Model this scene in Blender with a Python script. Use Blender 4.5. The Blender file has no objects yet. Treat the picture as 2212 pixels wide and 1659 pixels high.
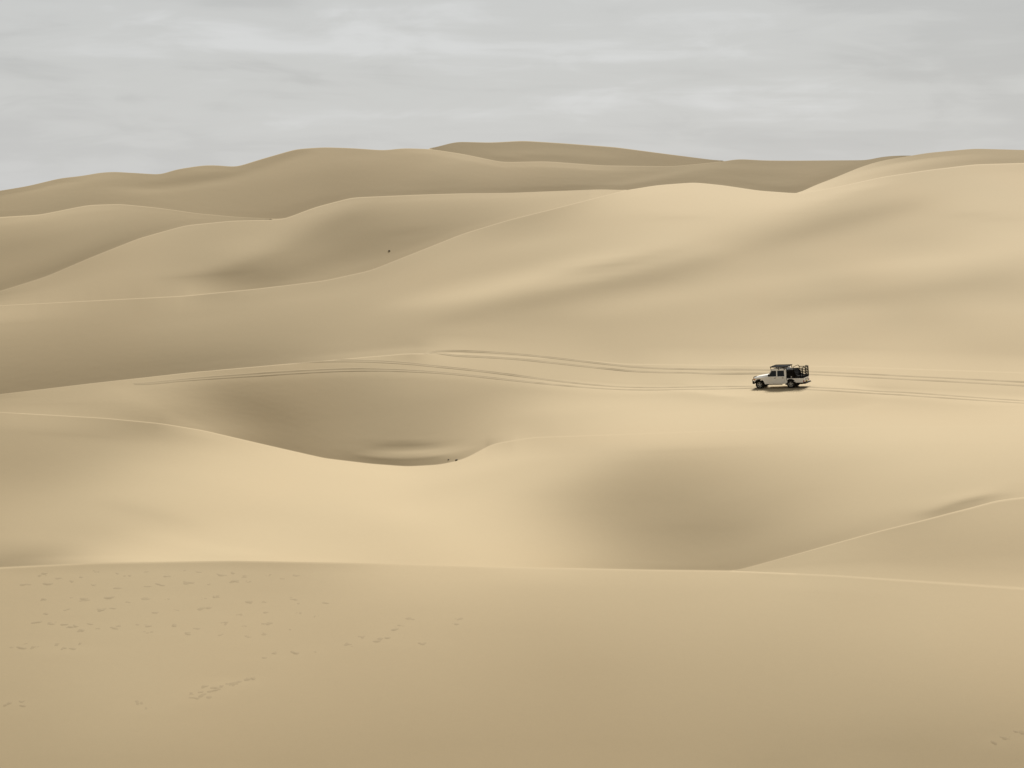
import bpy, bmesh, math, random
import numpy as np
from mathutils import Vector, Matrix

random.seed(7)
rng = np.random.default_rng(11)
scene = bpy.context.scene
COL = scene.collection
R = math.radians

# ---------------------------------------------------------------- camera
CAM_H = 18.2
cam_d = bpy.data.cameras.new('camera'); cam = bpy.data.objects.new('camera', cam_d); COL.objects.link(cam)
cam.location = (0, 0, CAM_H); cam.rotation_euler = (R(90), 0, 0)
cam_d.sensor_width = 36.0; cam_d.lens = 36.0 * 4730 / 2212
cam_d.shift_y = -(829.5 - 412.0) / 2212
cam_d.clip_start = 0.5; cam_d.clip_end = 20000
scene.camera = cam

# ---------------------------------------------------------------- light
SUN_EL, SUN_AZ = R(40), R(15)          # high sun behind the dunes, a little to the right
world = bpy.data.worlds.new('World'); scene.world = world; world.use_nodes = True
nt = world.node_tree; nt.nodes.clear()
def N(tree, kind, **kw):
    n = tree.nodes.new(kind)
    for k, v in kw.items(): setattr(n, k, v)
    return n
def math_node(tree, op, a, b=None, c=None, clamp=False):
    n = N(tree, 'ShaderNodeMath', operation=op, use_clamp=clamp)
    for i, x in enumerate((a, b, c)):
        if x is None: continue
        if isinstance(x, (int, float)): n.inputs[i].default_value = x
        else: tree.links.new(x, n.inputs[i])
    return n.outputs[0]
def ramp(tree, fac, stops, interp='B_SPLINE'):
    n = N(tree, 'ShaderNodeValToRGB'); n.color_ramp.interpolation = interp
    el = n.color_ramp.elements
    while len(el) < len(stops): el.new(.5)
    for e, (p, c) in zip(el, stops): e.position = p; e.color = tuple(c) + (1,)
    tree.links.new(fac, n.inputs[0]); return n.outputs[0]
def mix(tree, fac, a, b, blend='MIX'):
    n = N(tree, 'ShaderNodeMix', data_type='RGBA', blend_type=blend)
    for sock, x in ((n.inputs[0], fac), (n.inputs[6], a), (n.inputs[7], b)):
        if isinstance(x, (int, float)): sock.default_value = x
        elif isinstance(x, tuple): sock.default_value = x + (1,)
        else: tree.links.new(x, sock)
    return n.outputs[2]
sky = N(nt, 'ShaderNodeTexSky', sky_type='NISHITA'); sky.sun_disc = False
sky.sun_elevation = SUN_EL; sky.sun_rotation = SUN_AZ
tc = N(nt, 'ShaderNodeTexCoord'); sep = N(nt, 'ShaderNodeSeparateXYZ'); nt.links.new(tc.outputs['Generated'], sep.inputs[0])
zc = math_node(nt, 'MAXIMUM', sep.outputs[2], -0.02)
den = math_node(nt, 'ADD', zc, 0.2)
com = N(nt, 'ShaderNodeCombineXYZ')
nt.links.new(math_node(nt, 'DIVIDE', sep.outputs[0], den), com.inputs[0])
nt.links.new(math_node(nt, 'DIVIDE', sep.outputs[1], den), com.inputs[1])
com.inputs[2].default_value = 3.7
def noise(tree, vec, scale, detail=4, rough=.55, dist=0.):
    n = N(tree, 'ShaderNodeTexNoise'); n.inputs['Scale'].default_value = scale; n.inputs['Detail'].default_value = detail
    n.inputs['Roughness'].default_value = rough; n.inputs['Distortion'].default_value = dist
    tree.links.new(vec, n.inputs['Vector']); return n.outputs['Fac']
n1 = noise(nt, com.outputs[0], 1.25, 3, .45, .5); n2 = noise(nt, com.outputs[0], 4.2, 6, .55, .6)
az = N(nt, 'ShaderNodeCombineXYZ'); nt.links.new(math_node(nt, 'MULTIPLY', sep.outputs[0], 3.2), az.inputs[0]); nt.links.new(math_node(nt, 'MULTIPLY', zc, 42.0), az.inputs[2])
nt.links.new(math_node(nt, 'MULTIPLY', sep.outputs[1], 3.2), az.inputs[1])
n3 = noise(nt, az.outputs[0], 1.0, 5, .55, .35)
cl = math_node(nt, 'ADD', math_node(nt, 'MULTIPLY', n1, .36), math_node(nt, 'ADD', math_node(nt, 'MULTIPLY', n2, .26), math_node(nt, 'MULTIPLY', n3, .38)))
cloud = ramp(nt, cl, [(.36, (4.70, 4.75, 4.74)), (.45, (5.2, 5.24, 5.18)), (.54, (5.8, 5.85, 5.77)), (.63, (6.6, 6.67, 6.66))], 'EASE')
# paler just above the horizon
hz = math_node(nt, 'SUBTRACT', 1.0, math_node(nt, 'DIVIDE', math_node(nt, 'ABSOLUTE', zc), .05), clamp=True)
cloud = mix(nt, math_node(nt, 'MULTIPLY', hz, .5), cloud, (6.2, 6.3, 6.36))
# sky behind the camera dimmed, added to deepen shade on slopes facing it
back = math_node(nt, 'MULTIPLY_ADD', math_node(nt, 'ADD', math_node(nt, 'MULTIPLY', sep.outputs[1], .9), .45, clamp=True), .5, .5)
bk = N(nt, 'ShaderNodeCombineXYZ')
for i in range(3): nt.links.new(back, bk.inputs[i])
skyc = mix(nt, 1.0, mix(nt, .96, sky.outputs[0], cloud), bk.outputs[0], 'MULTIPLY')
bg = N(nt, 'ShaderNodeBackground'); bg.inputs['Strength'].default_value = 0.05
wo = N(nt, 'ShaderNodeOutputWorld'); nt.links.new(skyc, bg.inputs[0]); nt.links.new(bg.outputs[0], wo.inputs[0])

sun_d = bpy.data.lights.new('sun', 'SUN'); sun = bpy.data.objects.new('sun', sun_d); COL.objects.link(sun)
sun_d.energy = 3.6; sun_d.angle = R(14); sun_d.color = (1.0, .972, .915)
Lv = Vector((math.cos(SUN_EL) * math.sin(SUN_AZ), math.cos(SUN_EL) * math.cos(SUN_AZ), math.sin(SUN_EL)))
sun.rotation_euler = Lv.to_track_quat('Z', 'Y').to_euler(); sun.location = (0, 0, 80)
scene.view_settings.view_transform = 'Standard'; scene.view_settings.look = 'None'
scene.view_settings.gamma = 1.0; scene.view_settings.exposure = 1.0

# ---------------------------------------------------------------- helpers
def tag(o, label=None, cat=None, group=None, kind=None):
    for k, v in (('label', label), ('category', cat), ('group', group), ('kind', kind)):
        if v: o[k] = v
    return o

def material(name, color, rough=.6, spec=.5, metal=0., coat=0.):
    m = bpy.data.materials.new(name); m.use_nodes = True
    b = m.node_tree.nodes['Principled BSDF']
    b.inputs['Base Color'].default_value = tuple(color) + (1,)
    b.inputs['Roughness'].default_value = rough; b.inputs['Metallic'].default_value = metal
    b.inputs['Specular IOR Level'].default_value = spec; b.inputs['Coat Weight'].default_value = coat
    return m

def dusty(name, color, dust, rough=.5, amount=.5, scale=3., coat=0.):
    """paint or plastic with patchy desert dust on it"""
    m = material(name, color, rough, coat=coat); t = m.node_tree; b = t.nodes['Principled BSDF']
    c = N(t, 'ShaderNodeTexCoord')
    f = noise(t, c.outputs['Object'], scale, 6, .6)
    f = math_node(t, 'MULTIPLY', math_node(t, 'SUBTRACT', f, .38, clamp=True), amount * 3, clamp=True)
    t.links.new(mix(t, f, tuple(color), tuple(dust)), b.inputs['Base Color'])
    t.links.new(math_node(t, 'ADD', math_node(t, 'MULTIPLY', f, .4), rough, clamp=True), b.inputs['Roughness'])
    return m

SAND = (.374, .292, .174)
def sand_material(name, tint=1.0, grain=1.0):
    m = material(name, SAND, .95, .15); t = m.node_tree; b = t.nodes['Principled BSDF']
    geo = N(t, 'ShaderNodeNewGeometry'); P = geo.outputs['Position']
    mp = N(t, 'ShaderNodeMapping'); mp.inputs['Scale'].default_value = (1, .45, 1); t.links.new(P, mp.inputs[0])
    big = noise(t, mp.outputs[0], .035, 4, .5, .6)
    s = [tuple(x * k * tint for x, k in zip(SAND, kk)) for kk in ((.993, .998, 1.0), (1, 1, 1), (1.008, 1.0, .994))]
    col = ramp(t, big, [(.36, s[0]), (.5, s[1]), (.64, s[2])], 'EASE')
    fine = noise(t, P, 2.2, 8, .75); gr = noise(t, P, 20., 4, .75)
    k = math_node(t, 'ADD', math_node(t, 'MULTIPLY', math_node(t, 'SUBTRACT', fine, .5), .05 * grain), 1.0)
    k = math_node(t, 'ADD', math_node(t, 'MULTIPLY', math_node(t, 'SUBTRACT', gr, .5), .20 * grain), k)
    cc = N(t, 'ShaderNodeCombineXYZ')
    for i in range(3): t.links.new(k, cc.inputs[i])
    t.links.new(mix(t, 1.0, col, cc.outputs[0], 'MULTIPLY'), b.inputs['Base Color'])
    # wind ripples and grain
    rp = N(t, 'ShaderNodeMapping'); rp.inputs['Scale'].default_value = (.35, 1.6, 1); rp.inputs['Rotation'].default_value = (0, 0, .25); t.links.new(P, rp.inputs[0])
    h = math_node(t, 'ADD', math_node(t, 'MULTIPLY', noise(t, rp.outputs[0], 1.1, 5, .55, .8), .0015), math_node(t, 'MULTIPLY', gr, .002))
    bp = N(t, 'ShaderNodeBump'); bp.inputs['Strength'].default_value = .10; bp.inputs['Distance'].default_value = 1.0
    t.links.new(h, bp.inputs['Height'])
    return m

def mesh_obj(name, verts, faces, mat, parent=None, smooth=False, bevel=0., seg=2):
    me = bpy.data.meshes.new(name); me.from_pydata([tuple(v) for v in verts], [], faces); me.update()
    bm = bmesh.new(); bm.from_mesh(me); bmesh.ops.recalc_face_normals(bm, faces=bm.faces)
    if bevel:
        es = [e for e in bm.edges if len(e.link_faces) == 2 and e.calc_face_angle(0) > .5]
        bmesh.ops.bevel(bm, geom=es, offset=bevel, segments=seg, affect='EDGES', profile=.5, clamp_overlap=True)
    bm.to_mesh(me); bm.free()
    me.materials.append(mat)
    if smooth: me.polygons.foreach_set('use_smooth', [True] * len(me.polygons))
    o = bpy.data.objects.new(name, me); COL.objects.link(o)
    if parent: o.parent = parent
    return o

# ---------------------------------------------------------------- dunes
# Crest lines of the dunes as (bearing, sight-line height) pairs, and the
# distance of every dune face, slopes fitted until their shading gave the wanted brightness.
F_PX, V_HOR, U_MID = 4730.0, 412.0, 1106.0
CRESTS = [
    [(-450, 1255), (0, 1226), (200, 1216), (500, 1211), (800, 1216), (1100, 1226), (1250, 1228), (1400, 1231), (1586, 1233), (1590, 1233), (1800, 1243), (2000, 1257), (2212, 1272), (2650, 1300)],
    [(-450, 1255), (0, 1226), (200, 1216), (500, 1211), (800, 1216), (1100, 1226), (1250, 1228), (1400, 1231), (1590, 1233), (1700, 1203), (1806, 1173), (1900, 1147), (1985, 1126), (2060, 1106), (2100, 1096), (2138, 1085), (2160, 1080), (2212, 1074), (2650, 1055)],
    [(-450, 880), (0, 890), (225, 903), (350, 915), (440, 930), (560, 958), (700, 990), (800, 1002), (880, 1008), (950, 1004), (1000, 993), (1035, 975), (1060, 960), (1150, 945), (1300, 940), (1700, 925), (2140, 920), (2650, 915)],
    [(-450, 900), (0, 852), (100, 840), (200, 828), (300, 817), (400, 806), (500, 797), (600, 788), (700, 780), (780, 772), (880, 764), (1000, 764), (1100, 770), (1250, 778), (1350, 787), (1600, 790), (1800, 792), (2212, 806), (2650, 825)],
    [(-450, 690), (0, 660), (200, 650), (400, 640), (550, 625), (700, 607), (800, 585), (900, 545), (1000, 505), (1100, 475), (1200, 450), (1350, 411), (1352, 411), (1420, 400), (1500, 394), (1560, 400), (1640, 412), (1723, 418), (1726, 418), (1806, 404), (1906, 382), (2006, 367), (2106, 355), (2212, 352), (2650, 345)],
    [(-450, 720), (0, 630), (100, 598), (200, 555), (300, 515), (400, 487), (500, 477), (608, 474), (612, 474), (680, 448), (760, 427), (900, 421), (1000, 418), (1100, 417), (1300, 409), (1350, 411), (1420, 400), (1500, 394), (1560, 400), (1640, 412), (1725, 418), (1756, 402), (1806, 383), (1856, 362), (1886, 352), (1906, 347), (1981, 334), (2006, 330), (2106, 321), (2212, 324), (2650, 340)],
    [(-450, 490), (0, 469), (85, 464), (130, 455), (190, 443), (260, 441), (340, 449), (430, 462), (520, 470), (610, 474), (680, 448)],
    [(-450, 470), (0, 412), (60, 402), (130, 385), (178, 380), (215, 373), (245, 371), (330, 376), (345, 378), (380, 366), (440, 357), (470, 357), (510, 361), (560, 345), (640, 322), (700, 318), (760, 320), (830, 325), (870, 320), (930, 322), (1000, 333), (1085, 351), (1180, 349), (1300, 358), (1450, 360), (1530, 352), (1560, 349.5), (1578, 345.5), (1600, 343.5), (1645, 346.5), (1700, 347), (1876, 346), (1892, 341), (1915, 337.5), (1945, 336), (1985, 336)],
    [(930, 321), (985, 306), (1060, 308), (1130, 304), (1210, 309), (1330, 318), (1420, 330), (1540, 345.5), (1580, 348)]]
ROWS = [26, 10, 36, 34, 40, 22, 16, 26, 8]
RELIEF_FIT = [
[3562,-4,-4,-4,-5,-4,-5,-5,-5,-5,-5,-6,-6,-6,-7,-7,-7,-8,-8,-9,-8,-10,-9,-10,-10,-11,-10,-11,-11,-11,-10,-11,-10,-9,-9,-8,-7,-6,-5,-3,-3,-1,0,0,1,2,3,3,4,4,5,5,5,6,6,7,6,7,7,7,7,7,7,7,6,6,5,5,5,4,5,4,4,4,4,5,5,5,5,6,6,7,7,7,7,7,8,7,8,7,8,8,7,8,8,7,8,8,7,7,7,7,7,6,7,5,6,5,4,5,3,3,2,2,2,1,2,1,2,3,3,4,5,7,7,8,9,10,11,12,13,13,14,15,15,15,15,16,15,15,15,15,15,14,15,15,15,16,16,17,17,18,18,18,18,17,18,17,16,16,15,15,14,14,14,14,14,13,15,14,15,15,16,15,16,17,16,17,17,16,17,17,17,17,17,18,17,17,17,17,18,17,17,17,17,17,17,17,17,17,17],
[216,1,0,0,2,0,1,1,0,1,0,1,1,0,2,0,1,1,1,1,0,1,0,1,1,1,0,0,1,0,0,1,0,-1,1,0,0,0,0,-1,0,0,-1,0,0,0,-1,0,0,0,-1,0,0,0,0,-1,0,0,0,-1,0,0,-1,-1,0,0,0,-1,0,0,-1,0,-1,0,0,0,-1,0,0,0,0,-1,-1,0,0,0,-1,0,-1,1,-1,0,0,0,-1,0,0,-1,0,0,0,0,0,0,-1,1,-1,0,0,-1,0,0,1,-1,0,1,-1,1,0,-1,1,0,-1,-1,-1,0,-1,0,-1,-1,-1,0,-1,-2,-1,0,-1,-1,0,-1,0,0,-1,1,0,0,0,0,0,-1,0,-2,-1,-1,-1,0,-2,-1,0,-1,0,-1,0,0,-1,-1,0,0,-1,0,0,-1,0,0,0,-1,0,0,-1,0,0,0,0,-1,0,-1,0,0,0,-1,-1,0,0,0,-1,0,0,-1,0,0,-1],
[218,0,1,1,0,1,0,1,1,0,1,1,1,1,0,1,1,0,1,1,1,1,1,1,0,1,0,1,0,1,0,0,0,1,-1,0,0,0,0,0,0,-1,0,0,-1,0,-1,0,-1,0,0,0,0,-1,0,0,0,-1,0,0,0,-1,0,0,-1,-1,0,0,-1,0,0,0,0,0,0,-1,0,-1,0,-1,0,0,0,-1,-1,0,0,0,0,-1,0,-1,0,0,0,0,-1,0,0,0,0,-1,0,0,0,0,0,-1,1,-1,1,-1,-1,1,0,-1,1,0,0,0,-1,0,0,-1,0,-1,0,-1,-1,-1,-1,-1,-1,0,-1,-1,-1,-1,-1,1,-1,-1,1,0,0,0,0,0,-1,0,-1,0,-1,-1,-1,-1,-1,-1,-1,-1,-1,0,-1,0,0,-1,-1,1,-1,0,-1,0,-1,0,0,0,0,-1,0,0,0,-1,0,0,0,0,-1,0,-1,1,-1,0,-1,0,0,-1,0,0,0,-1,0],
[219,1,0,1,1,0,2,0,1,1,1,0,0,1,1,1,0,2,0,1,1,1,1,0,1,1,1,1,1,0,1,0,1,0,1,0,1,0,0,0,0,-1,0,-1,1,-1,0,-1,0,-1,0,-1,0,0,-1,0,0,0,-1,0,-1,0,0,-1,0,-1,0,0,-1,0,-1,0,0,-1,-1,0,0,0,-1,-1,-1,-1,0,-1,0,-1,-1,0,-1,0,0,0,0,-1,0,0,0,0,0,-1,0,0,0,0,0,-1,0,0,0,0,-1,1,0,0,-1,1,-1,0,0,0,0,-1,0,0,0,-1,0,-1,0,0,-1,-1,0,-1,-1,-1,0,-1,-1,-1,0,0,-1,0,-1,0,0,-1,1,-1,-1,-1,-1,-1,-1,-1,-1,-1,-1,0,0,-1,0,-1,0,0,0,-1,0,-1,0,0,0,0,-1,0,-1,0,0,0,-1,1,-1,0,0,-1,0,-1,1,-1,0,-1,0,-1,0,1,-1,0,-1,0,0],
[221,1,1,1,0,1,1,1,0,1,1,1,1,0,1,1,1,0,1,1,1,1,0,2,0,1,1,1,0,2,0,1,1,1,0,1,0,1,0,0,0,1,-1,1,-1,-1,0,0,-1,0,-1,0,0,-1,0,0,-1,0,-1,0,-1,0,-1,-1,0,0,-1,-1,1,-1,0,-1,-1,0,0,-1,-1,-1,0,-1,-1,-1,-1,-1,-1,0,-1,-1,0,0,-1,0,-1,0,0,0,-1,0,0,0,0,0,-1,0,-1,0,0,1,-1,0,0,-1,0,0,1,-1,0,0,0,0,0,0,0,0,-1,1,-1,0,0,-1,0,0,-1,-1,0,-1,-1,0,-1,-1,0,-1,0,-1,0,-1,-1,0,-2,-1,0,-1,-1,-1,-1,-1,-1,0,-1,0,-1,0,0,0,0,1,0,0,1,0,0,0,-1,-1,0,-1,0,-1,0,0,0,-1,0,0,-1,0,0,-1,-1,0,0,0,0,-1,0,-1,-1,0,-1,0,0],
[224,0,2,0,1,1,0,1,1,1,0,1,1,1,0,1,1,1,1,1,0,1,1,1,1,1,1,0,2,0,2,1,1,0,2,1,0,1,1,1,0,0,1,-1,0,0,0,0,-1,0,-1,0,-2,0,0,-2,0,-1,0,-1,0,-1,-1,0,-1,0,-1,1,-1,-1,0,-1,1,-1,-1,-1,0,-1,-1,-1,-1,0,-2,0,-1,-1,0,-1,0,-1,-1,0,0,-1,-1,0,0,-1,0,0,-1,0,0,-1,1,0,-1,-1,0,0,0,0,0,0,-1,1,0,0,0,0,0,0,0,0,0,-1,0,0,-1,0,0,-1,-1,0,-1,0,-1,-1,1,-1,-1,0,-1,0,-1,0,-1,-1,0,-1,-1,-1,-1,-1,-1,-1,0,-1,0,-2,0,0,0,0,0,0,1,0,0,1,0,0,0,0,-1,0,-1,0,0,-1,-1,0,-1,0,-1,0,0,0,0,-1,-1,0,-1,0,0,-1,0,-1,0,0,-1],
[226,1,0,1,1,1,1,0,2,0,1,1,0,1,2,0,1,1,1,0,2,0,2,0,1,1,1,1,1,1,1,2,0,3,0,2,2,0,1,1,1,1,0,0,0,0,0,-1,0,-1,0,-1,0,-1,-1,0,-1,-1,-1,-1,0,-1,-1,0,-1,-1,0,-1,-1,0,-1,0,-1,0,0,-1,-1,-1,-1,0,-1,-2,0,-1,-1,-1,-1,0,-1,-1,0,-1,0,-1,0,-1,0,0,-1,0,-1,0,0,0,-1,-1,1,0,-1,0,0,0,0,0,0,-1,1,-1,0,1,-1,1,0,-1,1,0,-1,0,0,-1,-1,0,0,-1,0,-1,0,0,-2,0,0,-1,0,-1,0,-1,1,-1,-2,0,-1,0,-1,-1,-1,0,-1,-1,-1,0,-1,0,-1,0,0,0,-1,1,-1,0,0,0,0,1,0,-1,1,0,-2,0,0,-1,0,-1,0,0,-1,0,-1,0,0,-1,0,0,-2,0,0,0,-1,-1,0],
[229,1,1,1,0,1,0,2,0,1,1,0,2,1,0,2,0,1,1,1,0,2,1,1,1,0,1,2,1,1,1,1,2,0,2,1,1,2,1,1,1,0,1,1,0,0,0,-1,1,-1,0,-1,-1,-1,-1,-1,0,-1,0,-1,-1,-1,1,-1,-1,0,-1,-1,0,-1,0,-1,-1,-1,-1,0,-1,0,-1,-1,-1,-1,-1,-1,0,-1,-1,-1,-1,-1,0,-1,-1,0,0,-1,0,-1,-1,0,0,-1,-1,0,-1,1,-1,-1,0,0,0,0,0,0,0,1,-1,1,0,-1,1,-1,1,0,0,-1,1,-1,0,0,0,-1,-1,0,-1,0,0,-1,0,0,-1,1,-1,0,0,-1,-1,-1,1,-1,-1,-2,0,-1,0,-2,-1,0,-1,0,0,-1,0,0,-1,0,0,-1,0,0,-1,0,0,-1,0,0,-1,0,0,-1,0,0,-1,0,-1,-1,0,-1,0,-1,0,-1,-1,0,0,-1,0,-1,0,-1,0],
[231,1,1,0,2,0,2,0,1,1,1,1,1,1,1,0,2,1,1,1,1,1,1,1,2,1,2,1,0,2,1,1,1,1,1,0,1,1,1,1,2,1,2,1,2,1,1,1,-1,0,-1,-2,-1,-2,-1,-2,-1,-1,-1,0,-1,0,-1,-1,1,-2,0,0,-1,0,-1,-1,0,-1,-1,-1,-1,-1,-1,-1,-1,0,-1,-1,-1,-1,-1,-1,-1,0,-1,-1,0,-1,-1,0,-2,0,0,-1,-1,0,-1,-1,0,-1,0,0,0,0,-1,0,0,0,1,-1,1,0,0,1,0,0,0,0,-1,1,0,0,-1,0,-1,0,0,0,-1,0,-1,0,1,-1,0,0,0,-1,0,0,-1,0,-1,-1,0,-1,-1,0,-2,0,-1,-1,0,-1,0,-1,0,-1,1,-1,0,0,0,-1,0,-1,0,0,-1,0,0,-1,0,0,-1,-1,0,-1,0,-1,-1,0,-1,0,-1,0,0,-1,-1,0,-1,0,-1,0,-1],
[238,1,0,2,1,1,0,1,1,1,1,1,0,1,1,2,0,1,1,1,2,1,0,2,1,2,0,1,2,1,1,0,1,1,1,1,1,1,1,1,1,2,0,1,1,1,0,1,1,1,0,1,0,1,-2,0,-3,-1,-2,-2,-2,-1,-1,-1,-1,0,0,-2,0,-1,0,-1,-1,0,-1,-1,-1,-1,-1,-1,0,-2,-1,0,-1,-1,0,-1,-1,-1,-1,0,-2,0,-1,-1,0,-2,-1,-1,0,-1,0,-1,0,-1,-1,0,0,-1,0,0,0,0,0,1,0,0,0,0,1,1,-1,1,0,0,-1,0,0,0,0,-1,0,-1,1,-1,1,-1,0,0,0,-1,0,0,0,0,-1,0,-1,0,-1,0,-1,-1,0,-1,-1,0,-1,0,-2,1,-1,0,-1,0,-1,0,0,0,0,0,-1,-1,1,-1,-1,0,-1,0,-1,0,-1,0,-1,-1,0,-1,0,-1,-1,0,-1,-1,0,0,-1,-1,0,-1,-1],
[238,1,1,1,0,1,1,1,1,0,1,1,1,1,1,1,1,1,1,1,1,1,1,1,1,1,1,1,2,1,1,2,1,2,1,2,2,1,2,1,1,1,1,1,0,1,1,1,0,1,1,1,1,1,1,0,0,-1,-2,-2,-2,-2,-3,0,-2,-1,-2,0,-1,0,-2,0,-1,-2,0,-1,-1,-1,-1,0,-2,0,-1,-2,-1,0,-1,-1,-1,-1,0,-2,0,-1,-1,-1,-1,0,-1,-1,-1,-1,-1,0,-1,-1,0,-1,-1,0,0,0,0,0,0,0,0,1,1,0,0,0,1,0,1,0,0,-1,0,0,-1,1,-1,0,0,-1,0,0,-1,1,-1,0,0,0,-1,0,1,-1,0,-1,-1,0,-1,0,-1,-1,1,-2,0,-1,1,-2,1,-1,0,0,0,0,-1,0,-1,0,0,0,-1,0,0,-2,0,-1,0,-1,0,-2,0,0,-1,-1,-1,0,0,-2,0,-1,0,-1,-1,0,-1,0,-1],
[242,0,1,0,1,1,1,1,1,1,1,1,1,1,0,1,1,1,1,2,0,1,2,0,1,1,2,1,1,1,2,1,2,2,2,1,2,1,2,2,1,1,1,1,1,1,0,1,1,-1,1,0,1,0,1,1,2,1,1,1,0,-1,-1,-4,-2,-3,-3,-2,-2,-2,-1,-2,-1,0,-2,-1,0,-1,-1,-1,-1,-1,0,-1,-1,-1,-1,0,-1,-1,-1,-1,-1,-1,-2,-1,-1,-1,-1,0,-1,-1,-1,-1,-1,-1,-1,0,0,-1,0,-1,0,0,0,1,1,0,0,1,1,1,0,0,0,0,0,1,0,-1,0,-1,0,0,-1,1,-1,1,0,-1,0,0,0,0,-1,0,-1,0,0,0,0,-1,0,-1,0,0,-1,0,-1,0,-1,0,-1,1,-1,0,0,-1,1,-1,0,0,-1,0,-1,0,-1,0,-1,-1,0,-1,-1,0,-1,-1,-1,0,-1,-1,-1,0,-1,0,-1,-2,0,-1,0,-1,0],
[245,1,1,1,1,1,0,1,1,1,0,1,1,1,2,0,2,1,1,0,2,1,1,1,2,1,0,2,1,1,1,2,1,1,2,2,1,2,1,1,2,1,2,1,1,0,1,0,1,1,-1,1,-1,0,0,-1,0,-1,1,-1,0,0,0,0,-1,0,-1,-1,-2,-1,-2,0,-2,-1,-1,-1,-1,-1,0,-2,0,-1,-1,0,-1,-1,-1,-1,0,-1,-2,-1,-1,-2,0,-1,-2,-1,-1,-2,-1,-1,-1,-1,-1,0,-1,-1,-1,0,-1,1,-1,1,0,0,0,1,1,1,0,0,1,1,0,0,0,0,0,0,0,0,0,-1,0,0,0,-1,0,0,0,0,0,0,0,0,0,0,-1,0,-1,0,0,0,-1,0,-1,0,0,0,0,0,0,-1,1,-1,0,0,-1,0,0,-1,0,-1,0,-1,-1,0,-1,0,-2,-1,0,-1,-1,-1,0,-1,-1,-1,-1,0,-1,-1,-1,1,-1,-1,-1,0,-1],
[249,0,1,1,1,0,2,0,1,1,1,1,1,1,1,1,0,2,0,2,1,1,1,2,0,1,2,1,1,2,1,1,2,1,1,2,1,2,1,2,1,1,1,1,1,2,1,1,0,0,1,0,0,0,0,0,-1,0,-1,0,0,-1,0,0,0,-1,0,-1,0,-2,0,-2,0,-2,-1,-1,-1,-1,-1,-1,0,-1,-1,-1,0,-1,-1,-1,-1,-1,-1,-1,-2,-1,-1,-2,0,-2,-1,-2,-1,-1,-1,-2,-1,-1,-1,-1,-1,0,0,-1,1,-1,1,0,1,0,1,1,1,1,0,0,1,0,1,-1,0,0,0,0,0,0,0,-1,0,0,0,0,0,0,0,0,0,0,0,-1,1,-1,1,0,-1,0,0,-1,1,-1,0,0,0,0,-1,0,0,0,0,-1,0,0,-1,0,-1,-1,0,-1,0,-2,0,-1,0,-1,-1,-1,-1,0,-2,0,-1,0,-1,-2,0,-1,0,-2,0,0,-1,-1,-1],
[251,2,0,1,0,2,0,2,0,1,1,1,1,1,1,1,2,0,2,1,0,2,1,1,1,2,1,1,1,1,2,1,1,1,1,1,2,1,2,1,2,2,1,1,1,1,1,0,1,1,1,1,0,1,-1,1,-1,1,-1,1,0,0,0,0,0,0,0,-1,-1,-1,-2,-1,-3,-1,-1,-1,-2,-1,-1,0,-2,0,-1,0,-1,0,-1,-1,-1,-1,-1,-1,-1,-1,-2,-1,-2,-1,-2,-1,-1,-2,-1,-1,-1,-1,-1,-1,-1,-1,0,-1,0,0,0,1,1,1,1,0,1,0,1,1,0,1,0,1,-1,0,0,0,-1,0,0,0,0,0,0,0,0,0,-1,0,1,-1,0,1,-1,1,-1,0,1,-1,0,1,-1,1,0,-1,0,0,0,0,-1,0,0,0,-1,-1,0,-1,0,0,-2,-1,-1,1,-1,-2,-1,0,-1,-1,0,-1,-1,-1,0,-2,0,0,-2,0,-1,-1,-1,-1,0,-2,0],
[254,1,1,1,1,0,2,0,1,1,1,1,1,1,1,1,1,1,1,1,2,0,2,1,2,1,2,1,2,2,1,3,2,3,2,2,2,1,1,1,-1,1,0,1,0,0,1,1,1,1,0,0,2,-1,2,-1,1,-1,1,-1,0,0,-1,0,0,0,0,0,-1,0,0,-1,0,-2,-1,-1,-2,-1,-2,-1,0,-1,-1,-1,0,-1,0,-1,-1,-1,-1,-1,-1,-2,-1,-1,-2,-1,-1,-1,-2,-1,-2,-1,-1,-2,-1,0,-1,0,-1,0,0,0,1,0,0,1,0,1,0,2,0,1,0,0,0,0,1,0,0,-1,1,0,-1,0,-1,0,-1,0,0,0,0,0,0,0,0,0,0,0,1,0,0,0,1,-1,0,0,0,0,0,0,0,0,0,0,-1,0,0,-1,0,-1,-1,-1,0,-1,0,-2,-1,0,-1,-1,-1,-1,-1,-1,0,-1,-1,-1,-1,-1,0,-1,-1,0,-1,-1,-2,0,-1],
[258,0,1,1,1,1,0,2,1,1,1,1,1,0,1,2,0,2,1,1,1,2,1,1,2,1,1,3,1,2,2,1,2,1,1,1,0,1,1,0,2,1,1,1,2,1,0,2,0,1,1,1,1,1,0,2,0,1,1,0,0,0,1,-1,-1,-1,-2,-1,0,-1,-2,-1,0,0,-1,0,0,0,0,0,-1,0,0,0,-1,-1,-1,-1,-1,-1,-2,-1,-2,-1,-3,-1,-1,-2,-2,-1,-1,-2,-1,0,-2,0,-1,-2,0,-1,-1,1,-1,1,-1,1,0,0,1,1,1,0,1,0,1,0,1,0,0,0,0,0,-1,0,0,-1,0,-1,0,0,0,-1,1,-1,0,1,0,0,1,0,0,0,0,1,0,0,1,-1,0,1,-1,0,1,-1,0,0,-1,0,-1,0,-1,0,-1,0,-2,0,-1,-1,-1,0,-1,-1,-1,-1,-1,-1,-1,-1,-1,0,-1,-1,-1,-1,-1,-1,-1,-1,0,0,-1],
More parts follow.
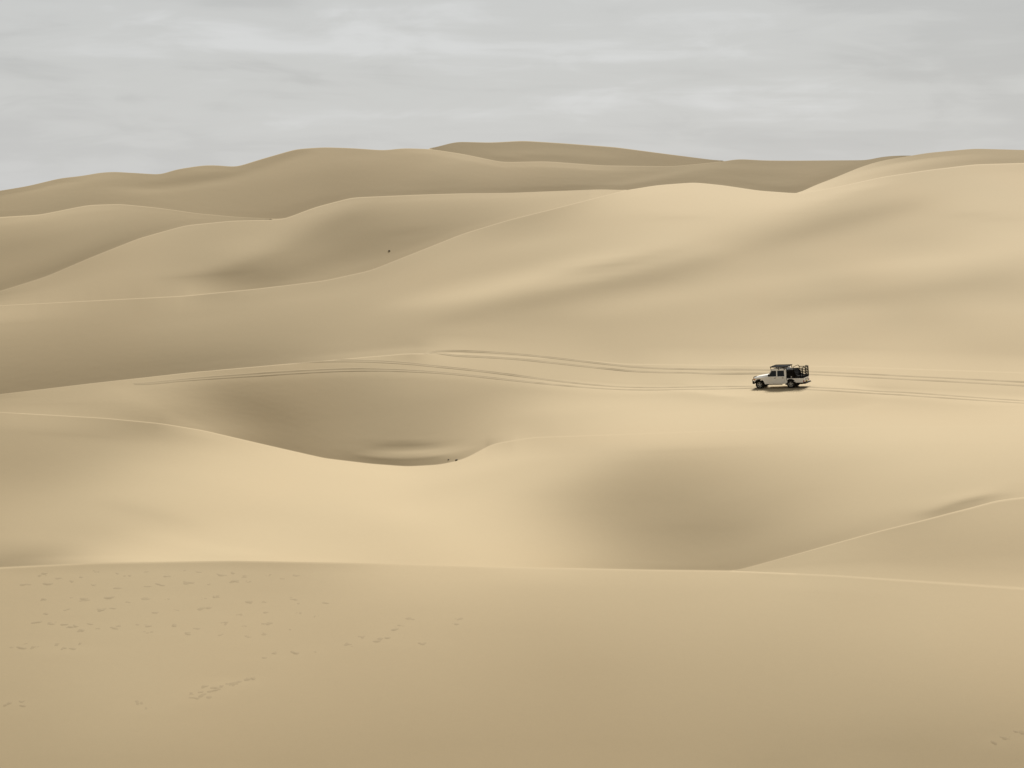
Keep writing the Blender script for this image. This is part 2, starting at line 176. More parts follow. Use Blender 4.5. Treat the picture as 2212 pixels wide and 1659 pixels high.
[259,2,1,0,1,1,1,0,1,1,1,1,1,1,1,0,2,0,1,2,1,1,0,2,1,1,2,1,2,1,1,2,1,1,3,1,2,3,1,3,1,2,1,1,1,1,2,0,1,1,2,0,0,2,0,0,1,0,-1,1,-1,0,0,0,0,-1,1,-1,-1,-1,-1,0,-2,0,-1,-1,1,0,0,0,0,0,0,0,-1,-1,0,-1,-2,-1,-1,-2,-2,-1,0,-2,-1,-1,-1,-2,-2,0,-2,-2,-1,-1,-1,0,-1,0,0,-1,0,-1,1,0,1,0,1,0,0,1,1,0,1,1,-1,1,0,0,0,0,0,0,0,0,-1,0,0,-1,-1,0,0,0,0,0,1,0,0,0,1,0,1,0,0,0,0,1,0,0,0,0,0,0,-1,0,0,-1,0,0,-1,-1,0,-1,0,-1,-1,-1,0,-2,-1,-1,-1,0,-1,-1,-1,-1,-1,-1,-1,-1,-1,-1,-1,-1,0,-1,-1,-2,0],
[262,0,1,1,1,1,1,1,1,1,1,0,1,2,0,2,0,1,2,0,1,1,2,1,1,2,1,1,2,1,3,1,2,3,1,3,2,1,2,0,2,0,1,1,1,1,0,1,2,1,0,1,1,0,1,0,1,1,1,1,2,0,0,1,-1,1,-1,-1,-1,-1,0,-2,0,-2,0,-1,-1,-1,1,0,1,0,1,0,0,1,-1,-1,0,-1,-1,-2,0,-2,-2,-2,-2,-2,-1,-2,-1,-2,0,-1,-1,-1,-1,-1,0,-1,0,-1,1,0,0,-1,0,1,0,1,1,0,0,1,0,1,1,0,1,0,0,0,1,-1,-1,0,0,0,-1,0,0,0,-1,0,0,0,-1,1,0,1,-1,2,0,0,1,1,0,0,1,-1,1,0,-1,0,0,-1,-1,0,-1,-1,0,-1,-1,-1,-1,-1,-1,0,-1,0,-1,-1,-1,0,-1,-1,-1,-1,-1,-1,-1,-1,-1,-1,0,-1,-2,-1,0,-1,-2],
[264,1,2,1,1,1,1,1,1,1,1,2,0,1,1,1,1,1,1,1,1,1,1,1,1,1,2,1,1,2,0,2,1,0,1,1,0,2,1,2,1,2,2,2,1,2,2,2,1,1,2,1,1,2,1,1,1,0,1,0,0,1,0,0,1,0,0,1,0,0,-1,0,-1,0,-1,-1,-1,0,-1,0,-1,1,0,0,1,0,1,1,0,0,-1,1,-2,-1,-1,-1,-2,-2,-2,-1,-2,-1,-2,-2,-1,-1,-1,-1,-1,-1,0,0,-1,0,-1,1,0,0,0,-1,1,0,1,1,1,0,1,0,0,1,0,0,0,0,0,0,0,-1,0,-1,0,-1,0,0,-1,0,0,0,0,1,1,-1,1,1,0,1,1,1,0,1,-1,0,0,-1,-1,-1,0,-2,0,-1,-2,0,-1,-2,0,-1,0,-1,-1,-1,-1,0,-1,-2,0,-1,-1,-1,-1,-1,-1,-1,-1,0,-2,-1,0,-1,-2,0,-1],
[268,2,0,1,1,1,1,1,1,1,0,1,2,0,2,0,1,1,0,2,1,0,1,1,1,2,0,2,1,1,2,1,2,2,1,1,2,0,2,1,2,1,2,1,2,1,1,1,1,1,1,1,1,0,1,1,0,2,0,0,1,0,1,1,0,1,0,1,0,1,1,1,0,0,1,1,0,0,0,-1,1,-1,0,1,0,1,0,0,1,0,1,0,0,-1,-1,-1,-1,-1,-2,-2,-1,-2,-2,-1,-2,-1,-1,-1,-1,-1,-2,0,-2,0,0,-1,0,0,0,1,-1,1,0,0,0,1,0,1,1,0,1,1,0,0,1,-1,0,0,-1,-1,-1,0,-1,-1,-1,-1,0,-1,0,0,0,1,0,1,2,0,1,1,0,0,1,0,-1,0,0,-1,-1,0,-2,-1,0,-1,-1,0,-1,0,-2,-1,-1,-1,0,-2,0,-1,-2,-1,-1,-1,-1,-1,-1,-1,-1,-2,0,-1,-2,-1,0,-2,-1],
[271,0,1,1,2,1,1,1,1,1,2,0,1,1,1,1,1,1,1,0,0,2,1,0,1,0,1,1,1,1,1,1,1,2,2,1,2,2,1,2,1,1,1,2,2,2,2,2,2,2,1,2,1,0,1,0,0,-1,1,0,-1,1,-1,0,1,0,1,1,2,1,1,1,2,2,1,1,2,2,1,2,1,1,1,1,1,1,1,1,1,0,1,-1,0,0,-1,-1,-2,-1,-2,-2,-3,-2,-2,-2,-2,-2,-2,-2,-1,-1,-1,-2,0,-1,-1,0,-1,-1,0,-1,0,0,0,1,0,1,1,1,0,1,1,1,0,1,-1,1,0,-1,0,-1,-1,-2,-2,-1,-1,-1,-2,-1,0,-1,0,1,0,1,0,2,1,0,1,1,0,0,0,0,-1,0,-1,-1,0,0,-1,-1,0,-1,-1,-1,-1,-1,-1,-1,-1,-1,-1,-1,-1,-1,-1,-1,-1,-1,-1,-1,-1,-1,-2,-1,-1,-1,-2,-1,0],
[272,1,2,1,1,1,1,2,1,1,1,2,0,2,0,1,1,1,1,0,2,0,1,2,0,1,1,0,1,1,1,1,0,1,0,1,1,1,0,1,1,2,2,2,1,2,2,2,1,2,1,2,1,1,1,1,1,0,0,0,0,-1,0,0,-1,0,1,0,1,1,3,2,3,3,3,3,4,3,3,4,2,4,3,2,2,2,2,2,1,1,0,1,0,-1,-1,-2,-1,-3,-2,-3,-3,-3,-3,-3,-2,-3,-2,-1,-2,-2,-1,-1,-1,-1,-2,-1,-1,-1,-1,-1,0,-1,0,0,1,0,1,0,2,1,1,1,1,1,1,0,0,1,-1,-1,-1,-2,-2,-3,-2,-3,-2,-1,-2,0,0,-1,1,1,1,1,0,1,1,0,1,0,0,0,0,0,0,0,-1,-1,-1,0,-2,0,-1,-1,-1,-1,-1,-1,-1,-1,-1,-1,-1,-1,-1,-2,-1,-1,-1,-1,-2,-1,-1,-1,-1,-1,-1,-1,-2],
[275,2,1,1,1,2,2,0,2,1,1,1,2,0,1,1,1,1,1,1,0,2,0,0,2,0,1,1,1,0,1,0,2,-1,2,1,0,1,2,1,1,2,1,1,2,2,2,1,3,1,3,1,1,2,1,1,0,0,0,0,-1,0,0,-1,1,-1,0,0,1,1,2,3,2,4,4,6,4,4,6,4,6,4,4,4,5,3,2,3,2,2,1,0,0,0,0,-2,-1,-2,-3,-2,-3,-3,-3,-3,-3,-3,-3,-3,-3,-2,-2,-2,-3,-2,-2,-2,-2,-2,-2,0,-1,-1,0,0,0,1,0,2,1,1,0,0,1,0,1,0,-1,-1,-2,-1,-3,-2,-3,-3,-3,-3,-2,-3,-1,-1,-1,1,1,0,1,1,2,1,1,1,0,1,0,0,0,-1,0,-1,0,-1,0,-1,0,-2,0,-1,-1,0,-1,-1,-1,-1,-2,0,-1,-2,-1,0,-1,-2,-1,-1,-1,-1,-1,-1,-1,-1,-1,-1,-1],
[276,2,1,3,1,2,1,2,0,2,1,1,1,2,1,2,1,0,1,1,1,0,1,1,0,1,0,1,0,2,0,1,0,2,0,0,1,0,1,1,2,1,2,2,2,1,3,2,1,3,1,2,2,1,0,1,1,1,-1,0,0,-2,-1,-2,-1,0,-1,1,0,3,2,4,4,5,5,5,7,7,6,7,6,7,6,7,5,5,5,4,3,2,2,2,1,2,0,2,0,1,0,0,0,-1,-2,-3,-3,-4,-4,-5,-5,-6,-6,-5,-5,-5,-3,-5,-3,-2,-2,-2,-2,0,0,0,2,0,2,1,1,0,1,-1,-2,-2,-4,-4,-4,-5,-4,-5,-4,-5,-4,-4,-4,-3,-2,-2,-1,-2,0,0,0,1,0,1,1,2,1,1,1,1,1,0,1,0,0,0,-1,0,-1,-1,0,0,-1,0,0,-1,1,-1,0,0,0,-2,-1,1,-1,-2,-1,0,-1,-1,-1,-1,-1,-1,-1,-1,0,-1,-1],
[278,1,2,2,2,0,2,2,2,1,3,2,2,1,3,1,1,2,1,1,1,0,1,0,0,-1,-2,-4,-4,-3,-2,0,0,-1,0,1,0,0,-1,0,0,0,2,1,2,3,2,3,3,1,3,1,1,0,1,0,1,0,-1,-1,-1,0,-2,0,-1,0,0,1,3,3,3,3,5,4,5,5,6,9,11,12,12,12,12,9,9,8,6,5,4,3,2,1,1,1,2,2,4,4,6,5,5,3,2,0,-3,-4,-7,-8,-9,-9,-10,-9,-7,-7,-6,-5,-4,-4,-3,-2,-2,-1,-1,0,-1,2,1,2,2,3,1,1,-2,-4,-5,-7,-10,-11,-13,-11,-11,-8,-6,-4,-4,-3,-2,-2,-2,-1,-1,-1,0,0,0,0,1,1,2,2,2,2,2,1,0,2,0,0,0,-1,0,-1,-1,1,1,0,2,1,0,2,0,1,0,0,0,-1,-1,0,-1,-1,-1,0,0,-1,-1,0,-1,0,-2,0,0],
[7209,-7,-7,-9,-9,-10,-12,-12,-13,-14,-17,-17,-20,-21,-25,-27,-29,-32,-37,-39,-43,-48,-54,-59,-65,-72,-79,-89,-100,-116,-130,-147,-164,-183,-202,-224,-243,-260,-275,-286,-296,-306,-308,-293,-272,-244,-215,-182,-151,-121,-97,-75,-58,-42,-33,-23,-18,-9,-1,3,4,1,2,8,12,18,21,23,23,24,25,26,26,25,27,25,24,22,19,17,15,10,8,11,14,18,24,30,39,51,61,75,90,103,119,134,147,161,174,184,195,209,216,218,216,211,204,195,182,168,153,137,120,104,89,77,62,51,39,30,23,13,6,-1,-9,-18,-24,-33,-39,-46,-50,-56,-74,-5748,8,12,15,15,17,15,13,12,10,10,9,9,7,7,5,4,2,0,-2,-3,-3,-5,-6,-8,-8,-8,-8,-9,-7,-6,-5,-4,-3,0,2,4,5,7,8,9,9,10,10,11,9,10,9,9,9,8,8,7,7,6,5,5,5,4,5,5,5,4,6,5,5,5,5],
[0,0,0,0,0,0,0,0,0,0,0,0,0,0,0,0,0,0,0,0,0,0,0,0,0,0,0,0,0,0,0,0,0,0,0,0,0,0,0,0,0,0,0,0,0,0,0,0,0,0,0,0,0,0,0,0,0,0,0,0,0,0,0,0,0,0,0,0,0,0,0,0,0,0,0,0,0,0,0,0,0,0,0,0,0,0,0,0,0,0,0,0,0,0,0,0,0,0,0,0,0,0,0,0,0,0,0,0,0,0,0,0,0,0,0,0,0,0,0,0,0,0,0,0,0,0,0,0,0,0,0,0,0,30,8,6,8,8,9,8,9,9,8,7,8,7,8,8,8,8,9,10,10,10,10,11,11,12,11,12,13,13,12,14,13,12,13,11,10,9,8,7,6,3,4,3,3,2,4,2,5,4,5,6,6,6,7,7,8,7,7,6,5,5,5,5,4,3,5,3,4],
[0,0,0,0,0,0,0,0,0,0,0,0,0,0,0,0,0,0,0,0,0,0,0,0,0,0,0,0,0,0,0,0,0,0,0,0,0,0,0,0,0,0,0,0,0,0,0,0,0,0,0,0,0,0,0,0,0,0,0,0,0,0,0,0,0,0,0,0,0,0,0,0,0,0,0,0,0,0,0,0,0,0,0,0,0,0,0,0,0,0,0,0,0,0,0,0,0,0,0,0,0,0,0,0,0,0,0,0,0,0,0,0,0,0,0,0,0,0,0,0,0,0,0,0,0,0,0,0,0,0,0,0,0,30,7,8,7,9,7,9,9,8,8,8,8,8,7,8,8,9,9,9,10,11,11,11,12,12,13,13,13,13,13,12,12,12,11,11,10,10,9,9,8,9,7,7,5,6,5,5,3,4,4,4,3,4,4,3,3,4,3,3,3,3,3,2,2,3,1,3,2],
[0,0,0,0,0,0,0,0,0,0,0,0,0,0,0,0,0,0,0,0,0,0,0,0,0,0,0,0,0,0,0,0,0,0,0,0,0,0,0,0,0,0,0,0,0,0,0,0,0,0,0,0,0,0,0,0,0,0,0,0,0,0,0,0,0,0,0,0,0,0,0,0,0,0,0,0,0,0,0,0,0,0,0,0,0,0,0,0,0,0,0,0,0,0,0,0,0,0,0,0,0,0,0,0,0,0,0,0,0,0,0,0,0,0,0,0,0,0,0,0,0,0,0,0,0,0,0,0,0,0,0,0,0,30,7,8,7,8,9,9,9,8,10,8,8,9,8,8,9,8,8,10,9,10,11,11,11,12,12,12,11,12,12,11,11,11,11,10,11,9,10,9,8,8,7,8,7,5,6,5,5,4,3,4,4,3,2,3,3,2,3,2,3,3,2,3,2,3,3,2,2],
[0,0,0,0,0,0,0,0,0,0,0,0,0,0,0,0,0,0,0,0,0,0,0,0,0,0,0,0,0,0,0,0,0,0,0,0,0,0,0,0,0,0,0,0,0,0,0,0,0,0,0,0,0,0,0,0,0,0,0,0,0,0,0,0,0,0,0,0,0,0,0,0,0,0,0,0,0,0,0,0,0,0,0,0,0,0,0,0,0,0,0,0,0,0,0,0,0,0,0,0,0,0,0,0,0,0,0,0,0,0,0,0,0,0,0,0,0,0,0,0,0,0,0,0,0,0,0,0,0,0,0,0,0,30,8,7,8,7,8,9,9,10,9,10,10,9,9,9,8,9,10,8,10,9,9,10,10,10,10,10,10,10,10,10,11,10,9,10,9,9,9,8,8,7,8,6,6,6,6,5,6,5,4,4,3,3,3,4,2,3,1,4,2,2,3,3,3,2,3,3,3],
[0,0,0,0,0,0,0,0,0,0,0,0,0,0,0,0,0,0,0,0,0,0,0,0,0,0,0,0,0,0,0,0,0,0,0,0,0,0,0,0,0,0,0,0,0,0,0,0,0,0,0,0,0,0,0,0,0,0,0,0,0,0,0,0,0,0,0,0,0,0,0,0,0,0,0,0,0,0,0,0,0,0,0,0,0,0,0,0,0,0,0,0,0,0,0,0,0,0,0,0,0,0,0,0,0,0,0,0,0,0,0,0,0,0,0,0,0,0,0,0,0,0,0,0,0,0,0,0,0,0,0,0,0,30,7,7,7,8,9,8,10,9,11,10,10,10,11,9,10,9,8,9,8,9,9,8,9,9,10,10,11,10,11,11,11,11,11,11,9,11,8,9,8,8,7,6,7,6,5,6,4,4,4,3,3,3,2,2,2,2,3,1,3,2,2,1,3,2,2,3,2],
[0,0,0,0,0,0,0,0,0,0,0,0,0,0,0,0,0,0,0,0,0,0,0,0,0,0,0,0,0,0,0,0,0,0,0,0,0,0,0,0,0,0,0,0,0,0,0,0,0,0,0,0,0,0,0,0,0,0,0,0,0,0,0,0,0,0,0,0,0,0,0,0,0,0,0,0,0,0,0,0,0,0,0,0,0,0,0,0,0,0,0,0,0,0,0,0,0,0,0,0,0,0,0,0,0,0,0,0,0,0,0,0,0,0,0,0,0,0,0,0,0,0,0,0,0,0,0,0,0,0,0,0,0,30,7,8,7,8,7,9,9,11,9,12,11,10,10,10,9,9,9,8,9,7,8,10,8,9,10,10,11,12,12,13,12,13,13,11,13,11,11,10,10,9,8,8,7,6,5,5,4,4,4,2,3,3,3,2,2,2,2,2,2,2,2,2,1,3,2,1,2],
[0,0,0,0,0,0,0,0,0,0,0,0,0,0,0,0,0,0,0,0,0,0,0,0,0,0,0,0,0,0,0,0,0,0,0,0,0,0,0,0,0,0,0,0,0,0,0,0,0,0,0,0,0,0,0,0,0,0,0,0,0,0,0,0,0,0,0,0,0,0,0,0,0,0,0,0,0,0,0,0,0,0,0,0,0,0,0,0,0,0,0,0,0,0,0,0,0,0,0,0,0,0,0,0,0,0,0,0,0,0,0,0,0,0,0,0,0,0,0,0,0,0,0,0,0,0,0,0,0,0,0,0,0,30,8,6,8,7,8,9,9,10,11,10,11,11,11,10,10,9,9,8,7,9,8,8,9,10,10,12,12,13,14,14,15,13,15,14,14,13,13,12,12,9,10,8,6,7,6,4,4,3,2,4,2,2,2,2,3,2,1,3,1,2,2,3,2,1,3,2,2],
[0,0,0,0,0,0,0,0,0,0,0,0,0,0,0,0,0,0,0,0,0,0,0,0,0,0,0,0,0,0,0,0,0,0,0,0,0,0,0,0,0,0,0,0,0,0,0,0,0,0,0,0,0,0,0,0,0,0,0,0,0,0,0,0,0,0,0,0,0,0,0,0,0,0,0,0,0,0,0,0,0,0,0,0,0,0,0,0,0,0,0,0,0,0,0,0,0,0,0,0,0,0,0,0,0,0,0,0,0,0,0,0,0,0,0,0,0,0,0,0,0,0,0,0,0,0,0,0,0,0,0,0,0,30,7,8,7,7,9,7,10,10,11,11,11,11,10,11,10,9,7,9,8,7,9,8,9,11,10,12,13,15,16,17,16,18,16,17,16,15,15,13,11,11,8,8,7,5,4,4,3,2,3,2,2,2,2,2,2,2,4,2,4,3,3,3,3,3,2,4,3],
[0,0,0,0,0,0,0,0,0,0,0,0,0,0,0,0,0,0,0,0,0,0,0,0,0,0,0,0,0,0,0,0,0,0,0,0,0,0,0,0,0,0,0,0,0,0,0,0,0,0,0,0,0,0,0,0,0,0,0,0,0,0,0,0,0,0,0,0,0,0,0,0,0,0,0,0,0,0,0,0,0,0,0,0,0,0,0,0,0,0,0,0,0,0,0,0,0,0,0,0,0,0,0,0,0,0,0,0,0,0,0,0,0,0,0,0,0,0,0,0,0,0,0,0,0,0,0,0,0,0,0,0,0,30,7,7,8,8,7,9,9,10,11,11,11,11,11,10,9,9,9,7,7,8,6,8,10,9,13,14,16,14,13,15,19,22,22,20,18,15,12,12,10,8,7,6,6,5,6,5,4,3,2,0,0,0,1,2,4,5,6,7,8,8,8,7,6,5,4,1,2],
[-43,-2,-2,-2,0,1,2,1,2,2,3,1,2,1,1,1,0,-1,0,0,-2,0,-1,-2,-2,-2,-3,-2,-2,0,-2,-3,-6,-6,-9,-11,-15,-18,-22,-25,-23,-12,-3,-1,1,1,4,3,5,4,4,4,4,2,2,-1,0,-3,-6,-6,-2,4,10,7,7,5,5,4,4,3,3,1,1,2,0,2,0,-1,-1,-2,0,3,6,4,3,2,1,1,1,0,1,0,1,1,3,3,4,6,6,7,7,0,-1,-1,1,1,3,1,2,2,1,0,0,0,-2,-4,-4,-6,-6,-8,-10,-9,-10,-11,-9,-6,-4,0,4,8,12,18,37,5441,-110,-111,-114,-115,-118,-121,-123,-126,-127,-127,-127,-126,-125,-123,-121,-119,-116,-116,-115,-115,-113,-114,-113,-111,-110,-106,-106,-104,-108,-113,-117,-122,-120,-118,-117,-112,-110,-107,-98,-89,-77,-68,-58,-49,-43,-36,-30,-24,-20,-15,-13,-11,-10,-10,-11,-11,-13,-12,-14,-13,-12,-12,-10,-9,-9,-6,-6],
[148,1,0,1,1,0,0,1,0,0,-1,0,0,0,1,0,2,1,2,1,2,0,2,2,2,4,4,6,7,8,11,14,18,21,26,31,36,39,42,45,43,41,35,27,18,9,-1,-9,-17,-21,-26,-28,-28,-28,-26,-24,-21,-18,-15,-12,-10,-7,-7,-5,-6,-7,-8,-9,-9,-9,-10,-9,-9,-9,-9,-10,-8,-8,-8,-6,-6,-5,-4,-3,-1,-1,2,2,3,4,4,6,4,6,3,4,3,1,0,-1,-4,-3,-6,-6,-8,-7,-9,-9,-8,-8,-6,-6,-5,-6,-4,-4,-3,-2,-2,-2,-1,-2,-1,-1,0,0,0,1,-1,1,1,0,0,2,2,1,2,1,1,2,0,0,0,-1,-1,-1,0,0,0,0,-1,1,0,0,-2,-1,-2,-3,-4,-8,-8,-9,-5,-3,-2,0,1,1,3,2,4,6,5,6,3,3,1,1,-1,-1,-1,0,-2,-1,-1,-1,-1,-1,-1,-1,-1,-1,0,-1,-1,-1,0,-1,0,-1,0],
[148,0,2,0,0,1,0,0,0,0,0,0,0,0,1,1,1,2,1,1,1,2,1,3,3,2,5,5,7,8,10,13,17,21,25,29,34,37,41,41,43,40,35,29,20,11,1,-7,-14,-21,-24,-27,-28,-27,-26,-23,-21,-19,-15,-13,-9,-7,-6,-6,-6,-7,-8,-9,-10,-10,-9,-9,-9,-10,-9,-8,-10,-7,-7,-7,-6,-4,-4,-3,-2,0,1,2,3,4,5,4,6,4,5,3,2,2,-1,-1,-2,-4,-5,-7,-7,-9,-9,-7,-8,-8,-7,-6,-6,-4,-5,-3,-3,-3,-2,-2,-2,-1,-1,-1,0,0,0,0,1,1,0,0,2,0,1,2,1,2,2,0,1,0,-1,0,0,-1,0,-1,0,0,0,-1,0,0,0,-2,-2,-3,-4,-7,-10,-9,-6,-2,-1,1,0,1,2,3,5,5,6,5,3,3,1,0,0,-1,0,-2,-1,-1,-1,-1,-1,-1,-1,-1,0,-2,-1,0,-1,0,-1,-1,0,0,-1],
[143,0,0,2,1,1,1,1,1,1,1,2,2,2,1,3,1,2,3,2,3,3,2,3,2,2,2,1,3,4,6,9,11,14,16,22,24,28,32,34,34,34,32,29,24,17,12,5,-1,-6,-11,-13,-16,-18,-17,-17,-16,-12,-10,-8,-8,-10,-11,-15,-16,-18,-16,-16,-13,-13,-11,-11,-10,-8,-8,-8,-6,-8,-6,-5,-5,-5,-3,-3,-1,0,0,2,2,3,5,5,4,4,4,3,4,1,1,-1,-2,-5,-4,-6,-8,-7,-8,-9,-8,-7,-7,-7,-5,-6,-3,-4,-3,-2,-3,-1,-1,-1,-1,0,-1,-1,1,0,1,0,0,1,0,1,1,0,2,0,1,1,0,1,0,0,0,1,-1,0,0,-1,0,0,0,-1,0,0,-1,-4,-7,-10,-9,-8,-6,-3,0,-1,0,1,2,3,6,6,6,4,4,2,1,0,0,0,-2,-1,0,-2,-1,-2,-1,-1,-1,0,-1,0,-1,-1,-1,0,-1,0,-1,-1,-1],
[145,2,2,1,1,1,2,1,1,1,2,1,1,3,1,2,3,2,2,3,3,3,4,3,3,3,2,3,2,4,5,6,8,10,13,15,18,23,24,27,28,28,26,24,21,18,13,9,4,0,-3,-6,-8,-6,-7,-5,-4,-6,-9,-12,-17,-19,-21,-20,-19,-16,-15,-13,-12,-11,-12,-9,-9,-10,-8,-7,-8,-6,-6,-6,-4,-4,-4,-1,-2,-1,1,2,4,3,4,5,4,6,4,3,2,1,0,-1,-3,-4,-6,-6,-7,-8,-8,-8,-8,-7,-8,-6,-7,-4,-5,-4,-4,-3,-1,-2,-2,-1,0,-1,0,1,0,0,0,1,1,2,0,2,0,1,0,2,0,1,1,1,1,1,0,1,0,0,-1,0,-1,0,-1,0,-1,-1,-2,-3,-5,-4,-4,-5,-7,-9,-8,-5,-2,-1,2,7,5,8,5,6,3,2,1,1,-1,-1,-1,-1,-2,-1,-1,0,-1,-1,-1,-2,0,-1,0,0,-1,-1,0,-1,0,0,0],
[149,2,1,1,1,1,1,0,2,1,1,2,2,1,3,2,2,3,3,4,3,3,4,3,4,4,4,5,5,4,5,5,6,8,9,11,14,14,18,18,20,19,20,19,17,16,14,11,9,7,5,5,5,3,1,-4,-9,-14,-18,-21,-20,-18,-17,-14,-13,-11,-11,-10,-11,-10,-9,-10,-10,-8,-9,-8,-6,-7,-6,-5,-5,-4,-3,-2,-1,1,1,2,3,4,4,5,5,4,4,3,2,1,-1,-2,-4,-4,-7,-7,-6,-8,-8,-8,-8,-8,-6,-7,-6,-6,-5,-4,-3,-3,-3,-2,-1,-1,-1,0,1,-1,0,2,1,0,2,0,2,1,1,1,1,1,1,1,2,1,1,1,2,0,0,1,0,0,-1,-1,-1,-1,-1,0,-2,-1,0,2,0,-1,-5,-8,-10,-9,-7,-2,1,3,7,5,5,1,2,0,0,-1,-1,-1,-1,-1,-1,-2,0,-2,-1,0,-1,0,-1,0,-1,-1,1,-1,-1,1,-1,-1,-1],
[151,1,0,1,1,1,1,2,0,2,1,1,2,2,2,2,2,3,3,3,4,5,4,4,5,5,6,6,6,7,6,6,7,6,8,7,8,11,9,12,11,13,13,14,15,14,14,14,14,14,14,11,6,0,-6,-10,-15,-15,-15,-13,-13,-12,-11,-10,-10,-11,-10,-9,-10,-9,-10,-9,-9,-9,-7,-9,-7,-6,-6,-5,-5,-3,-2,-2,-1,0,2,3,3,5,4,4,6,4,3,3,1,-1,-1,-4,-4,-6,-5,-8,-8,-8,-7,-8,-7,-8,-7,-7,-5,-6,-5,-4,-4,-3,-2,-3,-1,-1,-1,1,-1,1,1,0,1,2,1,1,2,0,2,2,1,1,2,1,1,2,2,1,1,1,2,-1,1,-1,0,-1,0,0,-1,-1,0,1,2,2,3,2,0,-1,-3,-4,-5,-4,-4,-3,-4,-2,-2,-1,-1,-1,0,-2,0,-1,0,-1,-1,0,-2,0,0,-2,0,-1,0,-1,0,0,-2,0,0,-1,0,-1,0],
[150,1,1,1,1,1,0,1,1,1,2,1,2,1,3,2,3,3,4,3,4,4,5,6,6,6,7,7,7,7,8,7,6,6,4,6,5,3,6,5,7,8,10,11,13,14,16,16,16,14,10,4,0,-3,-5,-7,-7,-7,-7,-7,-8,-8,-8,-10,-9,-9,-10,-10,-10,-10,-9,-9,-9,-8,-9,-7,-7,-7,-5,-5,-3,-4,-2,-1,0,1,1,3,4,4,6,5,4,4,3,3,0,-1,-3,-4,-6,-6,-8,-7,-8,-8,-9,-7,-8,-7,-8,-5,-7,-5,-4,-5,-3,-3,-3,-1,-2,-1,0,-1,0,1,1,1,0,1,1,2,1,2,2,1,2,2,2,2,2,2,1,2,2,1,0,2,0,0,1,0,0,-1,0,-1,1,1,2,2,2,2,3,3,3,0,-1,-5,-6,-9,-8,-8,-5,-3,-3,0,-2,1,-1,0,-2,0,-1,-1,0,-1,-2,0,0,-1,-1,0,-1,-1,0,0,-1,-1,0,0,-1],
[151,0,0,1,0,1,1,1,2,1,1,2,1,3,1,3,3,3,3,4,4,4,5,6,5,7,7,7,7,7,7,6,6,5,4,3,3,3,3,3,4,6,8,9,12,13,13,13,9,7,5,4,3,1,0,0,-1,-1,-2,-3,-3,-5,-7,-8,-9,-10,-10,-10,-10,-10,-10,-10,-8,-9,-7,-8,-7,-5,-6,-4,-4,-2,-3,-1,1,1,4,2,4,6,5,5,5,4,3,1,-1,-1,-4,-5,-6,-8,-7,-9,-8,-9,-8,-8,-8,-8,-6,-7,-6,-5,-5,-3,-4,-3,-2,-2,-1,-1,-1,0,1,0,0,0,2,1,1,1,2,2,1,3,3,1,3,3,2,1,3,2,1,2,1,1,1,1,0,1,0,0,1,1,-1,1,1,0,1,1,2,2,1,1,-2,-2,-6,-6,-8,-6,-6,-4,-2,-2,0,-2,0,-1,0,-2,0,-1,-1,-1,0,-1,-2,0,-1,0,-1,0,-1,-1,0,0,-1,0,-1],
[150,1,1,0,1,1,1,0,1,1,2,1,2,1,3,2,2,3,2,4,3,5,4,5,5,6,6,6,7,8,6,7,6,6,5,4,4,4,2,3,5,3,5,7,6,8,6,7,7,5,5,5,3,3,3,2,4,3,3,1,-1,-2,-4,-6,-7,-8,-9,-11,-9,-11,-9,-10,-10,-8,-9,-7,-7,-6,-5,-5,-3,-2,-1,0,1,2,2,5,5,4,6,6,4,5,2,0,0,-4,-5,-6,-7,-7,-9,-7,-10,-8,-9,-9,-8,-7,-7,-7,-5,-5,-5,-4,-3,-3,-2,-2,-1,-1,0,0,-1,0,0,2,0,1,1,2,1,2,3,2,2,4,2,3,2,3,2,2,2,2,2,1,1,2,1,0,1,0,0,0,1,-1,0,0,-1,0,0,-1,1,-1,0,-3,-2,-4,-3,-5,-4,-4,-3,-3,-2,-1,-1,-2,-1,0,-2,0,-1,-1,-1,-1,0,-1,0,-2,0,-1,1,-1,-1,0,-1,-1,1],
[151,0,1,1,1,0,1,1,1,1,0,2,1,2,1,2,2,2,4,2,4,3,4,4,6,5,5,7,7,6,8,7,7,6,6,6,4,4,4,4,2,5,3,4,4,3,4,3,3,3,1,1,3,3,4,7,8,6,6,4,2,-1,-3,-3,-5,-6,-8,-8,-10,-9,-10,-10,-9,-9,-8,-8,-7,-7,-5,-5,-3,-3,-1,0,0,3,4,4,5,7,5,6,6,3,2,0,-3,-4,-5,-7,-7,-8,-9,-9,-9,-9,-9,-8,-8,-8,-7,-6,-6,-5,-4,-4,-4,-2,-2,-2,-1,-1,-1,0,0,1,0,0,1,1,2,1,2,2,2,2,3,3,3,3,3,3,3,3,2,2,2,2,1,1,0,1,0,1,-1,0,0,0,-1,-1,-1,-1,-1,0,-2,0,-2,0,-2,-1,-3,-3,-4,-3,-3,-3,-2,-2,-2,-1,-1,-2,0,-1,-1,-1,-1,0,-1,0,-2,0,0,-1,-1,0,-1,-1,0,0,-1],
